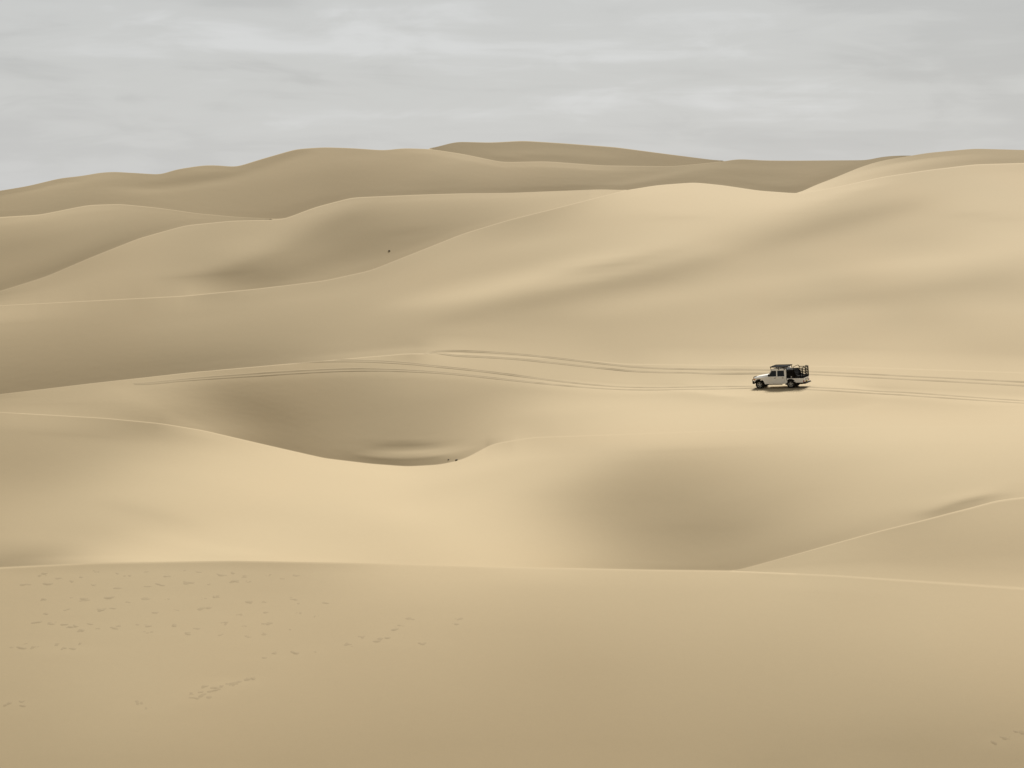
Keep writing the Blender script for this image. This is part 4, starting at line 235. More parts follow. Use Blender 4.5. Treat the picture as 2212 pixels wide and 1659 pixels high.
[0,0,0,0,0,0,0,0,0,4,1,1,0,0,2,1,0,1,1,1,2,0,2,1,0,2,0,2,0,1,1,0,1,0,0,1,0,1,1,0,0,2,0,2,1,1,1,2,2,3,1,4,2,2,3,2,0,0,-1,-1,0,1,-1,0,1,2,0,2,2,2,3,2,3,2,3,0,2,1,5,6,6,7,4,4,5,4,5,9,11,12,10,4,0,-1,0,-3,-6,-3,3,4,3,6,4,4,1,1,0,-1,1,3,3,4,7,6,6,7,8,5,6,5,3,2,2,0,0,-1,-1,-3,-2,-2,-3,-3,-3,-3,-3,-3,-3,-3,-4,-5,-4,-4,-5,-3,-4,-3,-1,-2,-1,0,1,1,2,3,2,2,2,3,1,1,2,1,0,1,0,0,-1,1,-1,0,-1,0,-1,-1,0,-1,0,-1,-2,-1,-1,-2,-1,-3,-2,-3,-3,-2,-3,-4,-3,-3,-3,-2,-4,-3,-3,-3,-3,-3,-3],
[0,0,0,0,0,0,0,0,0,4,0,1,1,1,0,1,1,2,0,1,1,2,0,1,2,1,1,1,1,1,0,1,0,0,1,0,1,0,0,1,1,0,2,0,1,2,2,1,2,2,3,2,3,3,1,0,0,1,0,1,0,-1,1,1,0,0,2,2,1,3,2,2,3,3,2,3,2,2,1,4,7,8,9,9,9,10,8,7,5,3,0,-1,-1,-1,1,0,1,0,1,5,6,4,2,-1,0,-1,1,1,2,4,4,6,6,9,8,10,10,10,9,9,8,7,4,5,2,1,-1,-1,-3,-4,-5,-5,-5,-7,-7,-7,-8,-8,-8,-6,-8,-6,-6,-6,-4,-4,-4,-2,-1,0,-1,2,1,2,2,3,3,1,2,2,1,1,1,1,0,0,0,-1,-1,0,-1,-1,-1,-1,-2,0,-2,-1,-1,-2,-1,-2,-2,-2,-2,-2,-2,-3,-3,-2,-2,-3,-3,-3,-2,-3,-3,-2,-3,-3,-2],
[0,0,0,0,0,0,0,0,0,3,2,0,1,1,1,0,2,0,2,0,1,1,2,1,1,1,1,1,1,1,0,1,0,1,0,0,0,1,1,0,2,1,0,2,1,1,2,2,2,2,2,2,2,2,1,0,1,0,1,0,1,0,0,0,1,1,1,1,2,2,3,3,2,3,2,3,3,2,3,0,0,2,5,5,4,4,5,3,3,4,4,7,7,8,6,7,6,6,5,2,0,-2,-1,-1,0,2,0,3,3,3,6,6,8,8,10,10,12,12,13,12,11,10,9,6,5,3,0,-2,-3,-6,-7,-8,-10,-9,-11,-11,-11,-10,-10,-10,-8,-8,-7,-7,-5,-5,-3,-2,-1,-1,1,1,2,1,3,2,2,2,2,2,0,2,0,0,0,0,0,0,0,-2,0,-2,-1,-1,-1,-2,-2,-1,-1,-2,-2,-1,-2,-2,-2,-2,-2,-2,-2,-3,-2,-3,-2,-3,-3,-1,-3,-3,-2,-3,-2],
[0,0,0,0,0,0,0,0,0,4,0,1,1,0,1,2,0,1,1,2,0,1,1,1,1,2,1,1,1,0,2,-1,1,1,0,1,1,0,1,1,0,1,2,1,1,1,2,1,2,2,2,2,2,0,1,0,1,1,1,1,0,1,0,0,1,1,1,2,2,2,2,2,3,2,4,2,2,3,1,2,0,-2,-1,0,2,2,2,4,5,7,9,8,9,8,10,7,8,7,4,3,1,0,-1,1,0,1,2,3,3,4,5,6,7,9,10,11,11,13,12,12,12,12,9,8,4,3,1,-2,-5,-7,-8,-10,-11,-12,-11,-12,-11,-11,-10,-10,-9,-9,-8,-5,-6,-4,-3,-3,-1,0,0,1,2,2,2,2,2,3,1,1,2,0,1,0,0,0,0,-2,-1,0,-2,0,-2,-1,-2,-1,-1,-2,-2,-1,-2,-2,-2,-1,-2,-2,-2,-2,-2,-2,-3,-1,-3,-1,-3,-3,-2,-1,-3,-2,-3],
[0,0,0,0,0,0,0,0,0,4,1,0,1,1,1,0,1,1,1,1,2,1,1,1,1,1,1,1,1,1,0,2,1,0,1,0,1,1,0,1,1,1,0,1,2,1,1,3,1,2,2,2,1,0,0,1,1,1,0,1,0,0,1,1,0,1,2,1,2,2,3,3,2,4,2,3,3,2,2,1,1,1,0,-1,1,2,4,5,7,6,7,7,6,6,6,7,7,5,6,4,3,3,2,1,2,1,2,2,4,5,4,6,7,7,8,10,10,10,12,11,10,9,8,6,5,1,0,-3,-4,-6,-8,-9,-10,-10,-11,-11,-10,-11,-10,-9,-9,-7,-7,-6,-5,-4,-3,-1,-1,-1,1,1,1,2,2,2,2,1,2,1,1,1,0,1,0,-1,-1,0,-1,-1,-1,-2,-1,-2,-1,-2,-1,-2,-1,-2,-1,-2,-1,-2,-2,-2,-2,-2,-2,-2,-2,-2,-2,-3,-1,-2,-2,-3,-2,-2,-2],
[0,0,0,0,0,0,0,0,0,4,0,2,0,1,0,1,1,1,1,1,1,1,1,2,1,1,1,1,1,1,2,0,1,1,1,0,0,1,1,1,1,1,1,1,1,2,1,1,2,2,2,1,0,0,0,1,1,1,1,0,0,1,0,1,1,1,1,2,2,3,2,2,4,2,3,3,3,3,3,2,2,2,2,3,1,3,3,5,3,4,4,4,5,6,5,7,5,7,5,6,5,3,4,2,3,3,3,3,4,3,6,5,4,7,7,7,9,8,8,8,8,7,6,3,3,1,-1,-2,-5,-5,-7,-7,-8,-9,-9,-9,-9,-8,-8,-8,-7,-6,-5,-5,-4,-3,-3,-2,-2,0,0,0,0,2,0,2,1,1,1,1,1,0,1,0,0,0,0,-1,-1,-2,-1,-1,-1,-2,-1,-2,-1,-2,-1,-2,-2,-1,-2,-2,-2,-1,-2,-2,-2,-2,-2,-2,-2,-2,-2,-2,-2,-2,-2,-2,-2],
[0,0,0,0,0,0,0,0,0,4,1,0,1,0,2,1,1,0,1,1,1,1,2,0,2,0,2,2,1,1,1,1,1,0,1,1,1,1,0,1,1,1,1,1,2,1,2,1,1,2,1,1,0,0,1,0,1,0,1,0,1,0,1,0,1,2,1,2,2,2,2,4,2,3,3,3,3,3,2,3,3,2,2,2,3,2,3,2,3,4,4,4,5,5,5,6,7,5,7,5,5,6,4,5,4,4,4,4,3,5,3,5,5,5,6,6,5,7,6,5,5,3,3,3,0,0,-2,-2,-3,-4,-4,-7,-5,-7,-7,-6,-7,-7,-6,-5,-5,-5,-3,-4,-3,-3,-3,-3,-1,-2,-2,0,0,-1,0,-1,1,0,0,1,0,1,0,0,0,0,0,0,-1,-1,-2,-1,-2,-1,-2,0,-2,-1,-2,-1,-1,-3,-1,-2,-1,-3,-1,-2,-2,-2,-2,-2,-2,-2,-2,-2,-2,-2,-2,-2,-2],
[0,0,0,0,0,0,0,0,0,4,0,1,0,2,0,1,1,2,0,1,2,1,0,2,1,2,1,1,1,2,0,2,0,1,1,1,1,0,2,0,1,1,2,1,1,1,1,2,2,1,1,0,0,1,0,1,-1,1,0,0,1,0,0,2,1,0,2,2,2,2,3,3,3,3,3,3,3,2,4,2,2,3,2,2,2,3,3,2,3,4,2,4,4,5,6,5,5,7,6,6,6,5,7,5,6,5,5,5,4,4,4,4,5,4,4,5,4,4,3,4,2,2,1,0,0,0,-1,-1,-3,-3,-5,-4,-5,-5,-6,-6,-5,-4,-4,-4,-2,-3,-3,-2,-2,-2,-2,-2,-4,-2,-2,-4,-2,-3,-1,-1,-2,0,0,-1,0,1,0,0,0,1,-1,0,0,0,-1,-2,-1,-1,-1,-2,-1,-1,-1,-1,-2,0,-3,-1,-2,-2,-3,-2,-2,-2,-1,-3,-2,-2,-2,-2,-2,-2,-1,-1,-2],
[0,0,0,0,0,0,0,0,0,4,1,0,1,0,1,1,1,1,2,1,0,1,2,1,1,1,2,1,1,1,2,0,2,1,0,2,0,2,0,2,1,1,1,1,1,2,2,1,2,1,1,-1,0,-1,1,0,0,0,0,1,0,1,1,0,1,1,2,1,3,3,2,3,3,3,3,3,2,4,2,3,3,2,2,3,2,3,2,2,3,2,4,3,3,4,5,5,6,6,5,7,7,7,5,8,6,7,6,5,6,4,5,4,4,4,5,3,3,2,2,1,1,0,-1,0,0,-1,-1,-2,-1,-3,-4,-4,-6,-6,-6,-5,-4,-4,-2,-1,-1,0,1,1,-1,0,-2,-3,-3,-5,-5,-4,-5,-4,-4,-3,-3,-2,-1,0,0,-1,1,1,1,0,1,0,1,2,2,3,1,1,0,-2,-2,-1,-2,-2,-1,-3,-2,-3,-3,-3,-2,-3,-3,-2,-4,-2,-2,-2,-3,-2,-2,-1,-3,-1,-1],
[0,0,0,0,0,0,0,0,0,3,1,1,1,1,1,1,0,1,1,1,1,2,0,2,1,2,1,1,2,1,1,1,1,1,2,0,1,1,2,0,1,2,1,2,2,1,1,2,1,1,0,0,-1,1,-1,0,1,-1,1,0,0,0,0,1,1,2,1,3,1,2,4,2,3,4,3,3,3,2,3,3,2,3,3,2,3,1,2,4,1,3,2,4,3,4,3,5,5,5,7,5,7,7,8,7,7,7,6,6,5,6,5,5,5,4,4,3,3,2,1,0,-1,-1,-1,-1,-2,-1,-1,-1,-2,-2,-3,-6,-7,-8,-7,-7,-6,-2,-1,1,2,4,3,3,3,0,0,-2,-5,-5,-7,-7,-6,-6,-6,-5,-3,-3,-2,-1,0,1,1,2,3,4,4,6,7,5,6,3,4,3,1,1,0,-3,-3,-3,-5,-4,-4,-4,-4,-4,-5,-3,-4,-4,-3,-3,-4,-3,-3,-3,-2,-3,-2,-4,-2],
[0,0,0,0,0,0,0,0,0,4,1,1,0,1,0,1,2,0,1,1,1,1,2,0,2,1,1,2,1,2,1,2,0,2,0,2,2,0,1,2,2,0,2,1,1,2,2,1,2,1,-1,-1,1,-1,0,0,0,0,-1,0,0,1,1,1,1,1,1,2,2,3,3,3,3,2,3,3,3,3,3,3,3,2,3,2,2,3,2,2,3,1,3,2,3,3,4,4,5,5,5,6,6,7,6,7,6,6,7,7,6,6,6,6,5,5,4,3,3,1,1,0,-1,-1,-2,-2,-3,-2,-3,-3,-3,-3,-2,-3,-6,-7,-11,-10,-5,-2,1,3,4,4,5,3,3,1,-1,-4,-4,-6,-6,-6,-8,-6,-6,-5,-4,-2,-1,1,2,3,4,6,6,8,9,8,7,9,8,8,7,5,3,3,1,0,-2,-4,-3,-5,-5,-5,-6,-6,-5,-7,-6,-6,-6,-6,-5,-5,-4,-4,-5,-4,-4,-4,-5],
[0,0,0,0,0,0,0,0,0,4,0,1,1,0,2,0,1,1,1,1,2,1,1,1,1,2,1,1,2,1,1,1,2,1,2,1,0,2,2,1,1,2,1,2,2,1,1,2,1,0,0,0,-1,0,0,0,-1,0,0,0,0,0,0,1,1,2,2,1,3,3,1,3,3,3,3,3,3,3,3,2,3,3,2,3,2,2,3,1,2,3,2,2,3,3,3,3,4,4,5,5,6,5,6,5,6,6,7,6,7,6,7,5,5,5,4,3,2,3,1,0,0,-2,-1,-4,-3,-5,-5,-7,-5,-5,-4,-2,1,2,6,8,6,3,3,0,-2,-3,-7,-5,-7,-7,-6,-5,-5,-4,-4,-6,-5,-5,-5,-4,-2,-2,1,2,4,6,8,8,9,9,9,9,9,8,7,7,5,5,5,3,1,0,0,0,-3,-2,-4,-4,-5,-4,-6,-5,-6,-6,-6,-5,-6,-6,-6,-6,-5,-6,-6,-5,-6],
[0,0,0,0,0,0,0,0,0,4,1,0,1,1,0,1,1,2,0,2,0,1,1,2,1,1,2,1,1,2,1,2,1,2,1,1,2,1,1,2,1,2,1,2,1,2,2,1,1,-1,0,0,0,0,-1,-1,0,-1,0,0,0,1,1,0,2,1,1,3,2,2,4,2,3,3,3,2,3,3,2,3,3,3,2,3,3,2,1,3,2,2,2,2,2,2,3,3,3,4,4,5,3,5,5,5,6,6,5,6,6,6,5,6,5,4,3,4,3,1,2,1,0,0,-3,-3,-5,-7,-7,-8,-9,-8,-6,-4,2,6,10,12,13,11,5,2,-2,-7,-9,-11,-11,-9,-7,-4,-2,-2,-2,-2,-2,-4,-2,-2,-2,1,2,4,5,7,8,9,9,8,8,7,6,4,4,2,3,1,1,0,1,1,-1,0,0,-1,-1,-2,-2,-2,-3,-3,-2,-3,-4,-5,-5,-5,-5,-6,-6,-5,-6,-6,-5],
[0,0,0,0,0,0,0,0,0,4,0,1,1,1,1,1,0,1,2,0,1,1,2,1,1,1,2,2,1,0,3,1,2,0,2,1,2,2,1,1,2,1,2,2,1,2,2,1,0,0,-1,0,0,0,-1,0,-1,0,0,-1,1,0,0,2,0,2,3,1,3,2,2,4,2,3,2,3,3,3,2,3,3,2,3,2,3,2,3,1,2,2,2,2,2,2,3,2,3,3,3,3,5,3,5,4,5,5,5,5,5,6,5,4,5,3,4,2,2,3,0,1,0,-1,-2,-3,-5,-7,-9,-9,-10,-9,-8,-3,-1,7,16,22,17,13,8,1,-3,-7,-10,-14,-14,-11,-5,-1,2,3,2,2,0,-1,-1,-2,-1,0,2,3,5,6,6,6,6,6,4,3,2,1,1,0,-1,0,-2,0,-2,-1,1,-2,0,0,-1,0,0,-2,0,-1,-2,-2,-2,-3,-2,-4,-4,-4,-4,-5,-3,-5,-4],
[0,0,0,0,0,0,0,0,0,4,1,0,1,0,1,1,1,1,1,1,2,1,0,2,2,1,1,1,1,2,1,2,1,2,1,2,1,1,2,2,1,2,2,1,3,1,1,2,0,0,-1,0,-1,0,0,-1,-1,0,-1,0,0,1,1,0,2,2,1,3,2,3,3,2,2,3,3,3,2,3,3,3,2,3,3,2,2,2,2,3,2,1,1,2,2,2,1,3,2,3,3,3,3,4,3,4,3,4,5,4,5,5,4,5,4,4,2,3,2,1,2,0,-1,-1,-3,-5,-6,-6,-8,-8,-7,-9,-7,-3,10,21,24,18,12,6,2,0,-3,-4,-4,-4,-5,-8,-9,-5,0,4,6,5,3,1,-2,-2,-2,-3,-3,-1,0,1,1,2,2,0,1,1,0,-2,-3,-3,-4,-4,-1,-2,0,0,0,1,0,0,1,0,1,1,0,0,-1,-1,-1,-1,-3,-1,-2,-3,-3,-2,-4,-2,-4],
[0,0,0,0,0,0,0,0,0,3,1,1,1,1,0,1,2,0,1,1,1,1,2,0,1,2,1,2,2,1,2,1,1,2,1,2,1,2,1,2,2,1,2,2,1,2,3,0,0,-1,1,0,-1,-1,-1,-1,0,0,-1,1,0,0,1,1,2,1,3,2,2,2,2,3,4,1,3,3,3,2,3,3,2,3,3,3,2,3,2,1,1,2,2,1,2,1,2,2,2,2,2,2,2,3,2,4,3,3,3,6,5,5,7,6,6,7,6,4,4,2,1,0,-1,-4,-4,-6,-9,-9,-8,-7,-3,5,17,26,25,13,2,-5,-5,-4,-3,-2,-2,-1,0,1,4,6,6,2,0,-2,-1,-3,-4,-5,-6,-7,-7,-6,-5,-4,-4,-2,-1,-2,-1,-1,-2,-3,-5,-3,-4,-4,-3,-2,-2,-1,0,0,0,1,1,1,2,0,1,1,0,0,0,0,0,0,0,-1,-1,0,-2,-2,-1,-3,-1],
[0,0,0,0,0,0,0,0,0,4,1,1,-1,1,2,1,0,1,1,1,1,1,1,2,1,1,2,1,1,2,1,1,2,1,2,1,2,2,1,2,1,3,1,2,2,3,1,1,0,0,-1,0,0,-1,-1,0,-1,-1,0,0,0,0,1,2,1,3,1,2,3,2,3,2,2,3,3,2,3,3,3,2,4,3,2,3,2,2,3,2,2,1,2,1,0,2,1,1,1,1,2,2,2,1,3,1,4,4,6,6,8,9,9,10,10,9,9,8,6,6,3,2,1,-2,-6,-8,-11,-12,-11,-3,5,16,19,15,6,1,-3,-5,-4,-5,-4,-3,-2,-2,0,1,1,4,3,4,2,0,-6,-7,-9,-9,-9,-7,-5,-5,-4,-3,-3,-3,-3,-3,-3,-3,-3,-3,-2,-3,-3,-2,-2,-2,-2,0,-1,0,0,0,0,1,0,1,0,0,0,0,1,0,0,0,0,0,-1,0,0,-1,-1,0,-2],
[0,0,0,0,0,0,0,0,0,4,0,1,1,1,0,1,1,1,1,1,1,2,1,1,1,2,0,2,2,1,1,2,2,1,1,2,1,1,3,1,2,2,2,2,2,1,2,1,0,0,0,-1,0,-1,0,-1,0,-1,0,-1,1,1,1,1,2,1,2,2,2,3,2,3,2,3,2,3,2,3,3,4,2,3,3,3,3,3,2,2,2,2,1,1,1,0,1,1,0,1,0,1,1,3,3,5,5,8,9,9,11,10,11,10,10,9,9,8,7,5,6,4,4,4,7,5,8,5,2,-4,-7,-11,-11,-10,-6,-5,-3,-2,-4,-2,-3,-3,-2,-1,-2,-2,-1,-1,-2,-3,-5,-8,-9,-10,-9,-7,-5,-3,-3,-1,-1,-2,-1,-4,-2,-2,-3,-1,-2,-1,-1,-1,-1,-2,-1,-2,-1,-2,0,-1,0,0,0,0,-1,0,-1,0,0,-1,-1,0,0,-1,0,-1,1,-1,0,0,-1,0,0],
[0,0,0,0,0,0,0,0,0,4,1,0,1,1,1,0,1,1,1,2,0,1,1,1,2,1,2,1,1,2,1,1,2,2,1,1,2,2,1,2,2,2,2,2,2,3,0,0,0,1,0,0,-1,0,0,-1,-1,0,0,0,0,0,1,2,1,2,3,2,2,2,2,2,2,3,2,3,3,3,3,2,4,3,4,3,3,3,2,3,2,1,1,2,1,1,0,-1,1,0,1,2,2,4,5,7,9,9,10,10,9,9,8,8,6,5,4,3,1,1,0,0,-1,1,2,6,8,10,10,6,0,-5,-8,-9,-8,-4,-4,-2,-1,-1,-1,-1,-2,-2,-3,-3,-5,-7,-8,-11,-11,-14,-11,-11,-8,-4,-2,0,1,0,1,-1,0,0,-2,-1,0,-1,1,0,1,1,0,1,-1,0,0,-1,-2,-1,-1,-2,-1,-1,-1,-2,-1,-1,-2,0,-1,-1,-2,0,-1,0,-2,0,-1,-1,0,-1,0],
[0,0,0,0,0,0,0,0,0,4,0,1,1,0,1,1,1,1,1,1,2,0,1,1,1,2,1,1,2,1,2,2,0,2,2,2,1,2,1,2,2,2,2,2,3,1,2,0,0,0,0,0,0,-1,-1,0,0,-1,0,0,0,2,1,1,2,2,1,2,2,3,2,2,3,1,3,3,3,2,3,4,3,4,2,4,3,3,3,3,2,2,2,0,1,0,0,1,0,1,2,3,5,6,7,8,7,8,7,7,5,4,2,1,1,0,0,0,0,-1,-2,-2,-2,-2,0,2,5,7,11,12,10,7,0,-1,-2,-2,0,-1,0,0,0,-1,-1,-2,-4,-6,-7,-11,-12,-15,-17,-16,-15,-10,-5,-3,1,1,2,3,1,3,1,1,2,1,1,2,1,3,3,2,4,3,2,1,-2,-2,-3,-3,-4,-2,-3,-3,-2,-2,-2,-3,-1,-3,-1,-2,-1,-3,-1,-2,0,-2,-1,-1,0,-1,-1],
[0,0,0,0,0,0,0,0,0,3,2,0,1,1,1,1,0,2,0,1,1,1,1,2,1,0,2,2,1,1,2,1,2,1,2,1,2,1,3,1,2,2,3,2,2,2,0,0,1,0,1,0,-1,0,0,-1,-1,0,0,0,1,0,2,1,2,1,3,2,2,2,2,2,2,3,3,1,3,4,3,3,3,3,5,2,4,4,3,1,3,2,1,1,1,1,1,1,3,3,4,4,6,5,5,5,4,2,1,0,-1,-1,-1,-2,-1,-2,-2,-2,-1,-1,-1,-1,-2,0,-1,0,1,4,7,12,13,13,12,8,6,6,3,2,2,0,0,0,-2,-3,-4,-6,-9,-12,-16,-18,-20,-19,-14,-9,-5,0,1,4,5,5,6,4,4,4,2,4,3,3,4,4,3,4,2,2,2,1,1,-1,-1,-3,-3,-4,-5,-5,-4,-4,-5,-3,-4,-4,-4,-3,-3,-2,-3,-1,-3,-1,-2,-1,-3,-1,-1],
[0,0,0,0,0,0,0,0,0,4,0,1,1,1,0,1,1,1,1,1,1,1,2,0,1,1,1,1,2,2,1,2,2,1,2,1,2,2,1,2,2,2,2,3,3,1,1,1,1,0,0,0,1,-1,-1,-1,0,-1,0,0,1,1,0,2,1,3,1,2,3,1,3,2,3,2,2,4,2,2,4,3,4,4,3,4,3,3,3,3,2,2,2,2,2,2,4,3,4,3,4,3,2,1,0,-2,-2,-2,-3,-3,-1,-1,-1,-1,-2,-1,-2,-2,-3,-2,-2,-2,0,-1,-1,0,2,3,5,8,13,16,18,18,14,10,6,4,1,0,-2,-2,-1,-2,-3,-4,-8,-10,-17,-21,-24,-19,-13,-8,-2,1,6,7,8,9,7,7,6,6,5,4,4,3,4,3,4,3,4,4,3,2,1,0,-2,-3,-3,-5,-5,-5,-7,-7,-5,-6,-6,-4,-6,-4,-5,-4,-4,-5,-3,-4,-3,-3,-1,-3,-2],
[0,0,0,0,0,0,0,0,0,4,1,1,0,0,1,1,2,0,1,1,1,2,0,1,1,1,2,1,0,2,2,2,2,2,1,2,1,1,2,2,2,2,3,2,2,2,1,1,1,2,0,0,0,0,-1,0,-1,0,-1,1,-1,1,2,0,2,2,2,2,2,2,2,3,2,2,3,2,3,4,2,4,3,4,3,4,4,3,4,5,4,5,4,5,3,4,1,3,0,2,-2,-1,-4,-4,-4,-4,-3,-3,-2,-1,-2,-1,-1,0,-1,-1,-1,-1,-1,-2,-1,-1,-1,0,0,0,0,4,4,8,13,18,20,20,17,9,7,2,0,-1,-1,-2,-2,-2,-2,-2,-3,-6,-8,-15,-21,-24,-19,-10,-2,4,10,12,14,12,11,9,7,4,5,3,4,3,2,1,1,3,3,2,4,3,3,3,2,2,-1,-2,-3,-6,-6,-7,-9,-10,-9,-9,-7,-9,-6,-7,-6,-5,-5,-5,-4,-4,-5,-3,-5],
[0,0,0,0,0,0,0,0,0,4,0,1,0,2,1,0,1,1,2,0,1,1,1,1,1,2,0,1,2,2,2,1,1,2,2,1,2,2,1,2,2,2,2,3,1,1,2,2,2,1,2,1,-1,0,0,0,-1,0,0,-1,1,1,0,3,1,1,2,2,1,3,2,2,2,3,2,3,3,3,4,4,4,4,5,6,5,6,5,5,5,4,4,3,2,1,1,-2,-2,-5,-4,-6,-4,-5,-3,-3,-3,-2,-1,0,0,0,0,0,1,0,0,-1,0,1,-1,1,1,0,1,2,3,3,8,12,16,17,16,13,9,7,3,1,-1,-2,-2,-3,-2,-1,-1,0,1,3,4,5,-1,-16,-32,-28,-7,14,23,25,18,12,5,1,-2,-3,-5,-3,-5,-3,-3,-1,-1,-2,0,1,1,3,3,5,5,5,6,6,6,4,3,1,-3,-5,-8,-11,-13,-13,-13,-11,-10,-9,-8,-7,-7,-6,-6,-6,-6],
[0,0,0,0,0,0,0,0,0,4,1,0,1,0,1,2,0,1,1,1,1,1,1,1,1,1,1,1,2,1,2,2,2,2,1,2,2,1,2,1,2,2,2,2,2,1,2,2,1,2,2,1,1,1,0,-1,0,0,0,1,0,1,1,1,2,1,2,2,2,2,3,2,3,3,3,3,4,4,4,4,5,4,5,4,5,4,6,5,4,4,3,1,-1,-2,-4,-4,-5,-5,-5,-4,-4,-3,-3,-2,-1,0,1,0,2,2,3,1,1,2,1,1,1,0,1,0,1,1,3,4,5,8,11,12,14,14,13,8,4,2,-1,-2,-3,-2,-3,-1,-1,-2,1,0,4,7,12,24,40,59,68,51,16,-18,-40,-48,-45,-38,-28,-21,-16,-11,-8,-8,-5,-5,-5,-5,-4,-3,-3,-1,0,2,3,3,4,5,5,6,7,8,8,8,10,9,9,6,3,-1,-6,-11,-14,-15,-16,-14,-12,-13,-11,-12,-10],
[0,0,0,0,0,0,0,0,0,3,1,1,1,1,0,1,1,1,1,1,1,1,1,2,1,0,1,1,2,2,1,2,2,1,2,2,2,1,2,1,2,2,1,2,1,2,2,2,3,2,1,2,2,0,1,1,0,-1,0,1,1,0,1,1,2,2,1,3,2,3,2,3,3,3,4,4,3,4,4,4,4,4,5,5,5,6,3,2,1,-1,-2,-3,-2,-3,-3,-3,-3,-3,-2,-3,-3,-2,-1,0,2,1,3,4,3,4,3,4,2,2,1,1,0,1,1,2,3,5,6,7,10,12,14,15,13,8,2,-1,-3,-5,-6,-4,-4,-4,-2,-1,0,2,2,4,5,8,11,12,15,14,8,3,-5,-9,-11,-12,-13,-13,-12,-10,-8,-8,-8,-7,-8,-6,-4,-5,-5,-3,-2,-2,0,-1,1,2,4,4,4,6,4,7,7,9,10,11,11,14,14,13,13,11,7,2,-3,-11,-17,-20,-23,-23,-24],
[0,0,0,0,0,0,0,0,0,4,1,0,1,1,1,0,1,1,1,1,1,1,2,0,1,0,2,1,1,2,3,2,1,2,2,2,0,3,0,3,1,1,3,0,2,2,2,2,2,2,2,2,1,2,1,0,1,1,1,-1,1,1,2,1,1,2,2,2,3,2,3,4,3,4,3,3,4,3,3,4,5,6,5,4,4,1,0,0,-1,-2,-3,-3,-2,-3,-2,-1,-1,-1,-1,-1,-1,1,2,2,3,4,3,5,4,4,5,4,4,2,3,3,2,2,4,5,5,9,12,17,18,19,15,9,1,-7,-10,-11,-11,-10,-8,-8,-6,-3,-2,-1,2,3,5,6,7,5,5,2,-1,-7,-10,-13,-12,-9,-7,-6,-4,-3,-4,-4,-5,-4,-3,-5,-5,-7,-9,-4,-1,-2,-2,-1,-1,-1,1,0,1,3,3,3,5,4,7,7,7,10,10,11,13,15,16,18,21,21,23,25,26,27,27,28,27],
[0,0,0,0,0,0,0,0,0,4,0,1,1,0,1,1,1,1,1,1,2,0,1,1,1,1,0,3,1,2,1,2,2,2,1,2,2,1,2,1,2,2,1,2,2,2,1,2,2,2,3,1,2,1,1,1,1,1,0,2,0,2,1,2,2,2,3,1,2,3,3,2,3,3,3,4,4,5,6,5,5,5,4,4,0,0,-2,-3,-4,-2,-3,-1,-1,0,1,2,3,4,6,8,10,4,0,0,-1,-1,-1,-2,0,1,1,3,4,7,5,6,7,7,6,6,8,9,10,10,10,9,6,3,-2,-3,-7,-9,-10,-11,-10,-9,-6,-4,-1,2,2,5,5,6,5,2,-2,-7,-12,-15,-17,-14,-11,-8,-5,-3,-3,-2,-1,-3,-1,-2,-3,-1,-1,0,1,-1,-2,-2,-1,-2,-1,0,-1,2,1,1,4,3,5,5,6,7,8,8,10,11,13,15,16,19,19,23,24,25,27,28,29,29,29],
[0,0,0,0,0,0,0,0,0,4,1,1,0,1,1,0,1,1,1,1,1,1,1,1,1,1,1,1,2,1,2,2,2,2,2,1,2,1,2,2,1,1,2,2,1,2,2,3,1,3,1,2,1,2,1,2,0,1,1,0,2,1,1,2,2,2,3,3,3,3,1,3,3,4,5,5,7,7,7,7,4,2,-1,-3,-2,-3,-2,-4,-1,-2,2,4,6,7,8,6,5,4,1,-1,-3,0,1,0,-1,-2,-2,-2,0,0,1,3,5,5,7,6,7,6,6,7,8,8,9,9,10,8,6,3,1,-5,-6,-8,-10,-10,-10,-9,-6,-3,-1,0,4,4,5,5,5,2,-3,-7,-13,-15,-16,-14,-10,-8,-6,-3,-2,-2,-2,-1,-3,-2,-2,-2,0,-1,1,-1,-2,-1,-2,-1,-1,-1,0,0,2,3,2,4,4,6,5,7,8,8,11,11,12,15,17,17,22,22,24,27,28,28,30,30,31],
[0,0,0,0,0,0,0,0,0,4,0,1,1,0,1,2,0,1,1,1,1,2,0,1,1,1,1,1,2,2,2,1,2,1,2,2,2,2,1,1,2,2,1,2,2,1,2,2,3,1,2,2,2,1,1,1,1,0,1,2,0,1,2,2,2,3,2,4,3,1,3,2,3,3,5,7,6,7,7,6,5,1,0,-2,-3,-3,-3,-2,-4,0,2,4,6,9,8,6,3,3,1,-1,-2,-1,1,0,-1,-1,-2,-1,-2,0,2,3,4,5,6,7,6,6,7,8,8,9,10,10,8,7,5,1,-2,-3,-7,-8,-9,-10,-8,-7,-5,-4,-1,1,3,4,6,5,2,0,-3,-7,-11,-13,-14,-13,-12,-8,-5,-5,-2,-1,-2,-2,-2,-3,-1,-2,-1,0,-1,0,-1,-2,-1,-2,-2,0,1,0,1,2,3,4,5,5,6,6,8,9,9,12,13,15,16,20,20,24,25,28,28,31,31,30,31],
